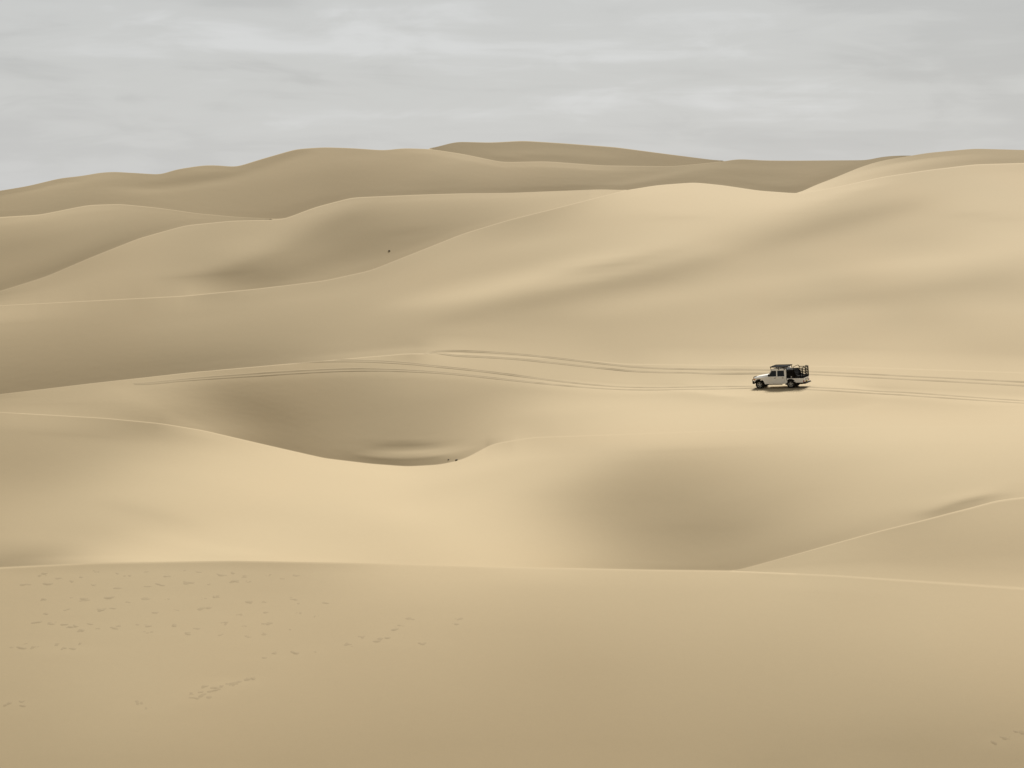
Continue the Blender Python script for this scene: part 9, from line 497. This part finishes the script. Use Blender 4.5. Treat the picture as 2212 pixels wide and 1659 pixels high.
        far = np.array([l, l * 1.02, l * 1.06, l * 1.15, l * 1.35, l * 1.7, 7000.]); zf = np.array([Z[-1], Z[-1] - l * .002, Z[-1] - l * .010, Z[-1] - l * .03, min(Z[-1] - l * .06, -14), -19., -22.])
        YS.append(np.concatenate([yn, D, yf])); ZS.append(np.concatenate([np.interp(yn, dn, zn), Z, np.interp(yf, far, zf)]))
    return np.array(YS).T, np.array(ZS).T

GU = np.arange(-400, 2613, 5.0)
GY, GZ = ground_grid(GU)

def column(u):
    c = np.clip((u - GU[0]) / 5.0, 0, len(GU) - 1.001); c0 = int(c); fc = c - c0
    return GY[:, c0] * (1 - fc) + GY[:, c0 + 1] * fc, GZ[:, c0] * (1 - fc) + GZ[:, c0 + 1] * fc

def height(X, Y):
    """ground height (world z) at a world point"""
    y, z = column(U_MID + F_PX * X / Y); return float(np.interp(Y, y, z)) + CAM_H

def sight(u, v):
    """ground point on the given bearing and sight line"""
    y, z = column(u); k = z / y; kt = (V_HOR - v) / F_PX
    j = int(np.argmax((k >= kt) & (y > 50)))
    t = (kt - k[j - 1]) / (k[j] - k[j - 1]); Y = y[j - 1] + t * (y[j] - y[j - 1])
    return np.array([(u - U_MID) / F_PX * Y, Y])

# true size: the wheelbase of the pickup fixes its distance at 202 m
SCALE = 202.0 / sight(1675.6, 838.9)[1]
GY *= SCALE; GZ *= SCALE
# level spot where the pickup stands
TRUCK_YAW = R(180 - 26); PITCH = .055
fwd = np.array([math.cos(TRUCK_YAW), math.sin(TRUCK_YAW)]); lft = np.array([-fwd[1], fwd[0]])
near_mid = sight(1675.6, 838.9)
TRUCK = near_mid - .74 * lft
TRUCK_Z = height(*near_mid)
print('truck at', TRUCK, TRUCK_Z)
LAT = (height(*(near_mid + 1.5 * lft)) - height(*(near_mid - 3.0 * lft))) / 4.5
ALONG = (height(*(near_mid + 2.5 * fwd)) - height(*(near_mid - 2.5 * fwd))) / 5.0
print('truck at', TRUCK, TRUCK_Z, 'slopes', LAT, ALONG)
A = (GU - U_MID) / F_PX
XX = A[None, :] * GY; YY = GY
dx, dy = XX - TRUCK[0], YY - TRUCK[1]; rr = np.hypot(dx, dy * .8)
w = np.clip((10 - rr) / (10 - 2.6), 0, 1); w = w * w * (3 - 2 * w)
plane = TRUCK_Z - .74 * LAT - CAM_H - PITCH * (dx * fwd[0] + dy * fwd[1]) + LAT * (dx * lft[0] + dy * lft[1])
GZ = GZ * (1 - w) + plane * w

def build_dunes(mat):
    # the fitted sector, continued to both sides and behind the camera
    n = len(GU); cols = list(range(n)); a = list(A)
    step = 5 / F_PX; right = []; pos = 1.0
    while True:
        pos += max(1.0, len(right) ** 1.25 * .5); right.append(pos)
        if pos * step > 2.6: break
    fold = lambda p: (lambda q: q if q < n else 2 * n - 2 - q)(int(round(p)) % (2 * n - 2))
    ci = [fold(-p) for p in reversed(right)] + cols + [fold(n - 1 + p) for p in right]
    aa = [a[0] - p * step for p in reversed(right)] + a + [a[-1] + p * step for p in right]
    aa = np.array(aa); Z = GZ[:, ci]; Y = GY[:, ci]
    back = np.array([-160., -90., -40., -18., -8., -2., 2.]); zb = np.array([-14., -10., -5., -2.2, -1.6, -1.6, -1.7])
    Y = np.vstack([np.repeat(back[:, None], len(aa), 1), Y]); Z = np.vstack([np.repeat(zb[:, None], len(aa), 1), Z])
    W = np.where(Y > 30, Y, np.maximum(30 * np.exp((np.maximum(Y, -60) - 30) / 30.0), 14))
    X = W * aa[None, :]
    nr, nc = Z.shape
    co = np.stack([X, Y, Z + CAM_H], -1).reshape(-1, 3).astype(np.float32)
    idx = np.arange(nr * nc).reshape(nr, nc)
    q = np.stack([idx[:-1, :-1], idx[:-1, 1:], idx[1:, 1:], idx[1:, :-1]], -1).reshape(-1, 4)
    me = bpy.data.meshes.new('sand_dunes'); me.vertices.add(len(co)); me.vertices.foreach_set('co', co.ravel())
    me.loops.add(q.size); me.loops.foreach_set('vertex_index', q.ravel().astype(np.int32))
    me.polygons.add(len(q)); me.polygons.foreach_set('loop_start', np.arange(0, q.size, 4, dtype=np.int32))
    me.polygons.foreach_set('loop_total', np.full(len(q), 4, np.int32))
    me.update(calc_edges=True); me.materials.append(mat)
    o = bpy.data.objects.new('sand_dunes', me); COL.objects.link(o)
    tag(o, kind='structure'); return o

M_SAND = sand_material('sand')
build_dunes(M_SAND)

# ---------------------------------------------------------------- marks in the sand
def rut_mesh(paths, mat, name, rut_width=.20, berm=.042):
    """wheel ruts: a shallow groove between two pushed-up lips, lying on the ground"""
    prof = [(-1.9, -.03), (-1.25, berm * .55), (-.8, berm), (-.45, .012), (0, .008), (.45, .012), (.8, berm), (1.25, berm * .55), (1.9, -.03)]
    V, Fc = [], []
    for P in paths:
        P = np.array(P); T = np.gradient(P, axis=0); T /= np.linalg.norm(T, axis=1)[:, None]; Nn = np.stack([-T[:, 1], T[:, 0]], 1)
        base = len(V); k = len(prof); n = len(P)
        amp = .55 + .9 * np.abs(np.convolve(rng.normal(0, 1, n + 8), np.ones(9) / 9, 'valid'))
        amp *= np.clip(np.minimum(np.arange(n), n - 1 - np.arange(n)) / 12.0, 0, 1)
        for (x, y), nn, am in zip(P, Nn, amp):
            for o, h in prof:
                X, Y = x + nn[0] * o * rut_width, y + nn[1] * o * rut_width
                V.append((X, Y, height_now(X, Y) + (h * am if h > .02 else h)))
        for i in range(n - 1):
            for j in range(k - 1):
                a = base + i * k + j; Fc.append((a, a + 1, a + k + 1, a + k))
    return mesh_obj(name, V, Fc, mat, smooth=True)

height_now = height
def wheel_path(pts, step=.45):
    """centre line of a pair of ruts from sight lines along it"""
    pts = np.array(pts, float); u = np.arange(pts[0, 0], pts[-1, 0], 6.0)
    # smooth cubic through the sight lines
    v = np.interp(u, pts[:, 0], pts[:, 1]); kk = np.exp(-.5 * (np.arange(-9, 10) / 4.) ** 2); kk /= kk.sum()
    v = np.convolve(np.pad(v, 9, mode='edge'), kk, 'valid')
    P = np.array([sight(a, b) for a, b in zip(u, v)])
    P[:, 1] = np.convolve(np.pad(P[:, 1], 9, mode='edge'), kk, 'valid')
    s = np.concatenate([[0], np.cumsum(np.linalg.norm(np.diff(P, axis=0), axis=1))])
    q = np.arange(0, s[-1], step); P = np.stack([np.interp(q, s, P[:, 0]), np.interp(q, s, P[:, 1])], 1)
    T = np.gradient(P, axis=0); T /= np.linalg.norm(T, axis=1)[:, None]; Nn = np.stack([-T[:, 1], T[:, 0]], 1)
    return [P + Nn * .74, P - Nn * .74]

M_RUT = sand_material('churned sand', .88, 1.4)
tag(rut_mesh(wheel_path([(845, 766), (900, 764), (960, 763), (1040, 765), (1120, 770), (1200, 779), (1280, 788), (1360, 797), (1440, 801), (1560, 803), (1640, 802), (1760, 806), (1880, 812), (2000, 818), (2120, 824), (2400, 840)]), M_RUT, 'vehicle_track'), kind='structure')
tag(rut_mesh(wheel_path([(285, 823), (340, 817), (400, 811), (460, 806), (540, 799), (620, 793), (700, 789), (780, 788), (860, 791), (940, 797), (1020, 805), (1110, 816), (1200, 827), (1280, 835), (1360, 840), (1440, 840), (1540, 838), (1610, 836), (1690, 836), (1760, 840), (1860, 845), (1960, 851), (2060, 858), (2160, 865), (2400, 880)]), M_RUT, 'vehicle_track'), kind='structure')

def footprint_field():
    """scuffed prints on the near slope"""
    V, Fc = [], []
    spots = []
    rows = [((95, 1240, 660, 1241), 15), ((60, 1262, 640, 1255), 12), ((100, 1290, 760, 1296), 14), ((90, 1315, 740, 1330), 11), ((60, 1345, 660, 1352), 13),
            ((30, 1395, 200, 1402), 6), ((200, 1360, 640, 1380), 7), ((560, 1420, 720, 1400), 4)]
    for (u0, v0, u1, v1), n in rows:
        for i in range(n):
            f = (i + rng.uniform(-.45, .45)) / n
            spots.append((u0 + (u1 - u0) * f, v0 + (v1 - v0) * f + rng.normal(0, 4), rng.uniform(.55, 1.2)))
    for i in range(13): spots.append((405 + i * 11.5 + rng.normal(0, 4), 1503 - i * 3.2 + rng.normal(0, 5), rng.uniform(.8, 1.35)))
    for u, v in ((755, 1393), (780, 1375), (815, 1385), (830, 1378), (850, 1360), (868, 1352), (890, 1337), (912, 1390), (985, 1347), (990, 1338), (320, 1530), (300, 1518), (50, 1525), (45, 1515), (20, 1521), (150, 1355), (165, 1352), (175, 1362), (140, 1400), (2170, 1594), (2200, 1582), (2150, 1605)):
        spots.append((u, v, rng.uniform(.7, 1.2)))
    # each print: sand kicked up in two or three low lumps, thinning out to nothing
    n = 13
    for u, v, sc in spots:
        c = sight(u, v); a0 = rng.uniform(-.45, .25); L, W = .42 * sc * rng.uniform(.7, 1.6), .20 * sc
        lumps = [(rng.uniform(-.55, .55), rng.uniform(-.4, .4), rng.uniform(.12, .30), rng.uniform(.5, 1.0)) for _ in range(rng.integers(4, 8))]
        base = len(V)
        for i in range(n):
            for j in range(n):
                p, q = -1 + 2 * i / (n - 1), -1 + 2 * j / (n - 1); e = max(0., 1 - max(abs(p), abs(q)) ** 2)
                h = sum(k * math.exp(-((p - a) ** 2 + (q - b) ** 2) / (s * s)) for a, b, s, k in lumps)
                x, y = p * L, q * W * 2.0
                X, Y = c[0] + x * math.cos(a0) - y * math.sin(a0), c[1] + x * math.sin(a0) + y * math.cos(a0)
                V.append((X, Y, height(X, Y) - .004 + e * .015 * sc * min(h, 1.1)))
        for i in range(n - 1):
            for j in range(n - 1):
                a = base + i * n + j; Fc.append((a, a + n, a + n + 1, a + 1))
    return mesh_obj('footprints', V, Fc, sand_material('trodden sand', .88, 1.0), smooth=True)
tag(footprint_field(), kind='stuff')

M_STONE = dusty('dark stone', (.05, .042, .032), (.30, .23, .14), .9, .25, 9.)
def stone(u, v, size, label):
    c = sight(u, v); bm = bmesh.new(); bmesh.ops.create_icosphere(bm, subdivisions=3, radius=1)
    k = rng.normal(0, 1, (4, 3)); ph = rng.uniform(0, 6, 4)
    for w_ in bm.verts:
        d = 1 + sum(.10 * math.sin(2.2 * np.dot(k[i], w_.co) + ph[i]) for i in range(4))
        w_.co = Vector((w_.co.x * d * size, w_.co.y * d * size * .8, max(w_.co.z * d * .62, -.35) * size))
    me = bpy.data.meshes.new('dark_stone'); bm.to_mesh(me); bm.free(); me.materials.append(M_STONE)
    o = bpy.data.objects.new('dark_stone', me); COL.objects.link(o); o.location = (c[0], c[1], height(*c) + .2 * size)
    tag(o, label, 'stone'); return o
stone(969, 993, .07, 'small dark stone in the hollow, left of the larger dark stone')
stone(986, 994, .11, 'larger dark stone at the right end of the hollow by the lit rim')
stone(841, 542, .11, 'lone dark speck of stone high on the shaded dune slope')

# ---------------------------------------------------------------- pickup
DUST = (.42, .33, .20)
M_WHITE = dusty('white paint', (.86, .86, .84), DUST, .32, .16, 1.6, coat=.4)
M_BLACK = dusty('black plastic', (.009, .009, .009), DUST, .7, .05, 2.5)
M_RUBBER = dusty('tyre rubber', (.009, .009, .009), DUST, .9, .07, 5.)
M_STEEL = dusty('black steel tube', (.003, .003, .003), DUST, .9, .02, 4.)
M_CANVAS = dusty('black canvas', (.010, .010, .010), DUST, .95, .03, 3.)
for _m in (M_STEEL, M_CANVAS, M_RUBBER, M_BLACK): _m.node_tree.nodes['Principled BSDF'].inputs['Specular IOR Level'].default_value = .04
M_ALLOY = dusty('grey alloy', (.42, .42, .40), DUST, .4, .3, 6.); 
M_GLASS = material('dark glass', (.006, .007, .007), .08, .5)
M_RED = material('red lens', (.30, .02, .015), .25); M_AMBER = material('amber lens', (.6, .22, .03), .25)
M_LAMP = material('clear lens', (.7, .7, .68), .1); M_PLATE = material('yellow plate', (.55, .42, .08), .5); M_GREY = material('grey lettering', (.22, .22, .22), .5)
M_INK = material('black lettering', (.02, .02, .02), .5); M_SEAT = material('seat cloth', (.03, .03, .03), .9)

truck = bpy.data.objects.new('pickup_truck', None); COL.objects.link(truck)
tag(truck, 'white double cab pickup with black roof rack and railed load bed, parked on the sand', 'pickup truck')
X0 = 2.14                                                 # distance of the wheelbase centre behind the front bumper
def loc(s, y, z): return (X0 - s, y, z)

def prism(name, outline, y0, y1, mat, parent=truck, bevel=.02, tilt=None, smooth=False):
    """side outline (s, z) pulled across the vehicle from y0 to y1; tilt=(z0, z1, dy) leans it inwards with height"""
    def yy(y, z):
        if not tilt: return y
        z0, z1, dy = tilt; return y - math.copysign(dy * min(max((z - z0) / (z1 - z0), 0), 1), y)
    n = len(outline)
    V = [loc(s, yy(y0, z), z) for s, z in outline] + [loc(s, yy(y1, z), z) for s, z in outline]
    Fc = [tuple(range(n)), tuple(range(2 * n - 1, n - 1, -1))] + [(i, i + n, (i + 1) % n + n, (i + 1) % n) for i in range(n)]
    return mesh_obj(name, V, Fc, mat, parent, bevel=bevel, smooth=smooth)

def tube(name, lines, mat, parent=truck, r=.024, k=8):
    V, Fc = [], []
    for line in lines:
        P = [Vector(loc(*p)) for p in line]; base = len(V)
        for i, p in enumerate(P):
            t = ((P[min(i + 1, len(P) - 1)] - p).normalized() + (p - P[max(i - 1, 0)]).normalized()).normalized()
            a = t.cross(Vector((0, 0, 1)) if abs(t.z) < .9 else Vector((1, 0, 0))).normalized(); b = t.cross(a)
            for j in range(k):
                th = 2 * math.pi * j / k; V.append(p + a * r * math.cos(th) + b * r * math.sin(th))
        for i in range(len(P) - 1):
            for j in range(k):
                q = base + i * k; Fc.append((q + j, q + (j + 1) % k, q + k + (j + 1) % k, q + k + j))
        Fc.append(tuple(base + j for j in range(k))); q = base + (len(P) - 1) * k; Fc.append(tuple(q + j for j in reversed(range(k))))
    return mesh_obj(name, V, Fc, mat, parent, smooth=True)

def arch(cx, cz, r, a0, a1, n=10): return [(cx + r * math.cos(R(a0 + (a1 - a0) * i / n)), cz + r * math.sin(R(a0 + (a1 - a0) * i / n))) for i in range(n + 1)]
FW, RW, WZ = .62, 3.66, .39
# lower body: wings, sills, rear of the cab
body = prism('body', [(.10, .62), (.10, 1.02), (.30, 1.06), (1.42, 1.13), (3.25, 1.13), (3.25, .46), (2.9, .42), (1.16, .42)] + arch(FW, WZ, .52, 10, 155), -.84, .84, M_WHITE, bevel=.035)
prism('bonnet', [(.07, .98), (.10, 1.07), (.45, 1.14), (1.40, 1.27), (1.50, 1.28), (1.50, 1.08), (.2, .98)], -.66, .66, M_WHITE, bevel=.045)
grille = prism('grille', [(.055, .70), (.055, .97), (.13, .97), (.13, .70)], -.62, .62, M_BLACK, bevel=.015)
for sy in (-1, 1):
    bm = bmesh.new(); bmesh.ops.create_cone(bm, cap_ends=True, segments=20, radius1=.095, radius2=.085, depth=.07)
    me = bpy.data.meshes.new('headlight'); bm.to_mesh(me); bm.free(); me.materials.append(M_LAMP)
    o = bpy.data.objects.new('headlight', me); COL.objects.link(o); o.parent = truck; o.location = loc(.05, sy * .5, .86); o.rotation_euler = (0, R(90), 0)
    prism('indicator', [(.07, .82), (.07, .95), (.24, .95), (.24, .82)], sy * .80, sy * .852, M_AMBER, bevel=.01)
prism('front_bumper', [(-.06, .50), (-.06, .72), (.06, .74), (.16, .70), (.16, .48), (0, .46)], -.84, .84, M_BLACK, bevel=.03)
tube('bull_bar', [[(-.02, y, .6), (-.08, y, .95), (-.04, y, 1.06)] for y in (-.36, .36)] + [[(-.04, -.36, 1.06), (-.04, .36, 1.06)], [(-.08, -.62, .86), (-.08, .62, .86)], [(-.03, -.78, .64), (-.08, -.7, .86), (-.08, -.62, .86)], [(-.03, .78, .64), (-.08, .7, .86), (-.08, .62, .86)]], M_BLACK, r=.033)
# greenhouse: roof, pillars, glass
TL = (1.12, 1.80, .09)
roof = prism('roof', [(1.84, 1.72), (1.80, 1.76), (1.98, 1.83), (2.6, 1.85), (3.18, 1.83), (3.27, 1.74), (3.25, 1.70), (1.86, 1.70)], -.74, .74, M_WHITE, bevel=.035)
for sy in (-1, 1):
    yo, yi = sy * .832, sy * .77
    prism('windscreen_pillar', [(1.42, 1.12), (1.80, 1.72), (1.89, 1.72), (1.53, 1.12)], yi, yo, M_WHITE, bevel=.012, tilt=TL)
    prism('door_pillar', [(2.30, 1.12), (2.30, 1.72), (2.41, 1.72), (2.41, 1.12)], yi, yo, M_WHITE, bevel=.012, tilt=TL)
    prism('rear_pillar', [(3.08, 1.12), (3.06, 1.72), (3.26, 1.72), (3.26, 1.12)], yi, yo, M_WHITE, bevel=.012, tilt=TL)
    prism('roof_gutter', [(1.80, 1.655), (1.78, 1.72), (3.27, 1.72), (3.27, 1.655)], yi, yo * 1.004, M_WHITE, bevel=.01, tilt=TL)
    for nm, s0, s1, q in (('front_door', 1.40, 2.345, 0), ('rear_door', 2.365, 3.12, 1)):
        ol = [(1.44, .50), (1.40, 1.115), (2.345, 1.115), (2.345, .47), (1.5, .47)] if q == 0 else [(2.365, .47), (2.365, 1.115), (3.12, 1.115), (3.12, .80), (3.02, .62), (2.94, .47)]
        d = prism(nm, ol, sy * .835, sy * .853, M_WHITE, bevel=.008)
        prism('handle', [(s1 - .26, .97), (s1 - .26, 1.01), (s1 - .10, 1.01), (s1 - .10, .97)], sy * .853, sy * .885, M_BLACK, parent=d, bevel=.008)
        gl = [(1.55, 1.13), (1.88, 1.65), (2.30, 1.65), (2.30, 1.13)] if q == 0 else [(2.41, 1.13), (2.41, 1.65), (3.06, 1.65), (3.07, 1.13)]
        prism('window', gl, sy * .79, sy * .812, M_GLASS, parent=d, bevel=0, tilt=TL)
    prism('wing_mirror', [(1.56, 1.16), (1.56, 1.36), (1.63, 1.36), (1.64, 1.16)], sy * .90, sy * 1.04, M_BLACK, bevel=.02)
    tube('mirror_arm', [[(1.6, sy * .83, 1.2), (1.6, sy * .92, 1.24)]], M_BLACK, r=.014)
def quad_slab(name, c, mat, th=.02):
    a = [Vector(loc(*p)) for p in c]; n = (a[1] - a[0]).cross(a[2] - a[0]).normalized() * th
    V = a + [p + n for p in a]; return mesh_obj(name, V, [(0, 1, 2, 3), (7, 6, 5, 4), (0, 4, 5, 1), (1, 5, 6, 2), (2, 6, 7, 3), (3, 7, 4, 0)], mat, truck)
quad_slab('windscreen', [(1.47, -.74, 1.20), (1.47, .74, 1.20), (1.82, .68, 1.70), (1.82, -.68, 1.70)], M_GLASS)
prism('cab_back', [(3.22, 1.12), (3.22, 1.72), (3.25, 1.72), (3.25, 1.12)], -.70, .70, M_WHITE, bevel=.005)
quad_slab('rear_window', [(3.26, -.5, 1.22), (3.26, .5, 1.22), (3.26, .48, 1.6), (3.26, -.48, 1.6)], M_GLASS)
for sy in (-.38, .38):
    prism('front_seat', [(2.0, .8), (2.0, 1.0), (2.45, 1.0), (2.62, 1.52), (2.72, 1.5), (2.58, .8)], sy - .24, sy + .24, M_SEAT, bevel=.04)
# load bed
for sy in (-1, 1):
    prism('bed_side', [(3.30, .52), (3.30, .93), (4.86, .93), (4.86, .52), (4.20, .52)] + arch(RW, WZ, .50, 15, 158), sy * .78, sy * .845, M_WHITE, bevel=.02)
    prism('mud_flap', [(4.18, .22), (4.14, .52), (4.20, .52), (4.24, .22)], sy * .60, sy * .82, M_BLACK, bevel=.006)
    prism('sill_step', [(1.22, .36), (1.22, .41), (2.86, .41), (2.86, .36)], sy * .80, sy * .90, M_BLACK, bevel=.01)
prism('bed_floor', [(3.30, .60), (3.30, .66), (4.86, .66), (4.86, .60)], -.78, .78, M_WHITE, bevel=.005)
prism('bed_front', [(3.28, .66), (3.28, .93), (3.33, .93), (3.33, .66)], -.78, .78, M_WHITE, bevel=.005)
gate = prism('tailgate', [(4.85, .54), (4.85, .92), (4.905, .92), (4.905, .54)], -.76, .76, M_WHITE, bevel=.012)
f = bpy.data.curves.new('lettering', 'FONT'); f.body = 'TOYOTA'; f.size = .20; f.extrude = .004; f.align_x = 'CENTER'; f.align_y = 'CENTER'; f.space_character = 1.25
tmp = bpy.data.objects.new('tmp', f); COL.objects.link(tmp); bpy.context.view_layer.update()
me = bpy.data.meshes.new_from_object(tmp.evaluated_get(bpy.context.evaluated_depsgraph_get())); bpy.data.objects.remove(tmp)
me.materials.clear(); me.materials.append(M_GREY)
lt = bpy.data.objects.new('lettering', me); COL.objects.link(lt); lt.parent = gate; lt.location = loc(4.908, 0, .77); lt.rotation_euler = (R(90), 0, R(-90))
prism('number_plate', [(4.905, .55), (4.905, .66), (4.915, .66), (4.915, .55)], -.24, .24, M_PLATE, bevel=0)
prism('rear_bumper', [(4.86, .40), (4.86, .50), (5.06, .50), (5.08, .40)], -.86, .86, M_BLACK, bevel=.02)
for sy in (-1, 1): prism('tail_light', [(4.86, .56), (4.86, .72), (4.92, .72), (4.92, .56)], sy * .60, sy * .80, M_RED, bevel=.01)
prism('fuel_cap', [(3.70, 1.02), (3.70, 1.10), (3.80, 1.10), (3.80, 1.02)], .80, .835, M_WHITE, bevel=.015)
# underbody
prism('chassis', [(.35, .42), (.35, .56), (4.8, .62), (4.8, .48)], -.42, .42, M_BLACK, bevel=.02)
prism('fuel_tank', [(3.05, .30), (3.05, .52), (3.28, .52), (3.28, .30)], -.62, .62, M_BLACK, bevel=.03)
prism('spare_mount', [(4.15, .32), (4.15, .52), (4.78, .54), (4.78, .36)], -.62, .62, M_BLACK, bevel=.03)
for s_ in (FW, RW): tube('axle', [[(s_, -.7, WZ), (s_, .7, WZ)]], M_BLACK, r=.07)
prism('wheel_arch_liner', [(.12, .62)] + arch(FW, WZ, .50, 155, 10) + [(1.16, .42), (1.16, 1.0), (.14, 1.0)], -.80, .80, M_BLACK, bevel=0)
prism('wheel_arch_liner', [(3.32, .56)] + arch(RW, WZ, .48, 155, 15) + [(4.2, .56), (4.2, .64), (3.32, .64)], -.775, .775, M_BLACK, bevel=0)
# black canopy over the front of the bed and the railed frame
prism('canvas_cover', [(3.33, .94), (3.33, 1.70), (3.95, 1.72), (4.22, 1.22), (4.22, .94)], -.79, .79, M_CANVAS, bevel=.03)
prism('cargo_board', [(4.22, .94), (4.22, 1.14), (4.84, 1.12), (4.84, .94)], -.80, .80, M_CANVAS, bevel=.012)
ZB = (1.22, 1.37, 1.52, 1.67, 1.83)
rails = []
for y in (-.80, .80):
    rails += [[(4.00, y, z), (4.86, y, z)] for z in ZB]
rails += [[(4.86, -.80, z), (4.86, .80, z)] for z in ZB]
tube('bed_rails', rails, M_STEEL, r=.032)
for s_, y, z1, r_ in ((4.02, .80, 1.90, .034), (4.02, -.80, 1.90, .034), (4.62, .80, 1.70, .05), (4.62, -.80, 1.66, .04), (4.86, .80, 1.88, .045), (4.86, -.80, 1.90, .06)):
    tube('rail_post', [[(s_, y, .93), (s_, y, z1)]], M_STEEL, r=r_)
tube('rear_hoop', [[(4.86, .80, 1.83), (4.86, .70, 1.90), (4.86, -.40, 1.98), (4.86, -.52, 1.90), (4.86, -.56, 1.83)]], M_STEEL, r=.026)
tube('front_hoop', [[(4.02, .80, 1.86), (3.94, .74, 1.97), (3.94, -.74, 1.97), (4.02, -.80, 1.86)]], M_STEEL, r=.03)
# roof rack
rk = prism('roof_rack', [(1.76, 1.955), (1.76, 1.99), (3.36, 1.99), (3.36, 1.955)], -.80, .80, M_STEEL, bevel=.008)
tube('rack_rim', [[(1.76, -.80, 2.01), (1.76, .80, 2.01), (3.36, .80, 2.01), (3.36, -.80, 2.01), (1.76, -.80, 2.01)]], M_STEEL, parent=rk, r=.03)
for s_ in (1.80, 2.54, 3.08, 3.30):
    for sy in (-1, 1): tube('rack_leg', [[(s_ + .02, sy * .75, 1.70), (s_, sy * .79, 1.96)]], M_STEEL, parent=rk, r=.028)
# wheels
def wheel(s_, sy):
    w_ = bpy.data.objects.new('wheel', None); COL.objects.link(w_); w_.parent = truck; w_.location = loc(s_, sy * .72, WZ)
    prof = [(.23, -.11), (.30, -.125), (.36, -.115), (.385, -.085), (.39, 0), (.385, .085), (.36, .115), (.30, .125), (.23, .11)]
    n = 40; V, Fc = [], []
    for i in range(n):
        th = 2 * math.pi * i / n
        for r_, y in prof: V.append((r_ * math.cos(th), y, r_ * math.sin(th)))
    k = len(prof)
    for i in range(n):
        for j in range(k - 1): Fc.append((i * k + j, i * k + j + 1, ((i + 1) % n) * k + j + 1, ((i + 1) % n) * k + j))
    mesh_obj('tyre', V, Fc, M_RUBBER, w_, smooth=True)
    V, Fc = [], []
    def ring(r0, r1, ya, yb):
        b = len(V)
        for i in range(n):
            th = 2 * math.pi * i / n; c, s = math.cos(th), math.sin(th)
            V.extend([(r0 * c, ya, r0 * s), (r1 * c, yb, r1 * s)])
        for i in range(n): Fc.append((b + 2 * i, b + 2 * i + 1, b + 2 * ((i + 1) % n) + 1, b + 2 * ((i + 1) % n)))
    o = sy
    ring(.235, .215, .11 * o, .10 * o); ring(.215, .20, .10 * o, .02 * o); ring(.235, .235, -.1, .11 * o); ring(.07, .0001, .085 * o, .095 * o); ring(.07, .075, .085 * o, .03 * o)
    for q in range(5):                                  # spokes
        th = 2 * math.pi * q / 5 + .3; c, s = math.cos(th), math.sin(th); b = len(V)
        for r_, hw, y in ((.05, .045, .085), (.21, .030, .09)):
            for w2 in (-hw, hw):
                V.append((r_ * c - w2 * s, y * o, r_ * s + w2 * c)); V.append((r_ * c - w2 * s, (y - .04) * o, r_ * s + w2 * c))
        Fc.extend([(b, b + 2, b + 6, b + 4), (b, b + 4, b + 5, b + 1), (b + 2, b + 3, b + 7, b + 6), (b + 1, b + 5, b + 7, b + 3)])
    mesh_obj('rim', V, Fc, M_ALLOY, w_)
    V, Fc = [], []                                      # dark drum behind the spokes
    b = 0
    for i in range(n):
        th = 2 * math.pi * i / n; V.append((.2 * math.cos(th), .02 * o, .2 * math.sin(th)))
    Fc.append(tuple(range(n))); mesh_obj('brake_drum', V, Fc, M_BLACK, w_)
for s_ in (FW, RW):
    for sy in (1, -1): wheel(s_, sy)

zt = height(TRUCK[0], TRUCK[1])
m = Matrix.Rotation(TRUCK_YAW, 4, 'Z') @ Matrix.Rotation(math.atan(PITCH), 4, 'Y') @ Matrix.Rotation(math.atan(LAT), 4, 'X')
truck.matrix_world = Matrix.Translation((TRUCK[0], TRUCK[1], zt - .02)) @ m
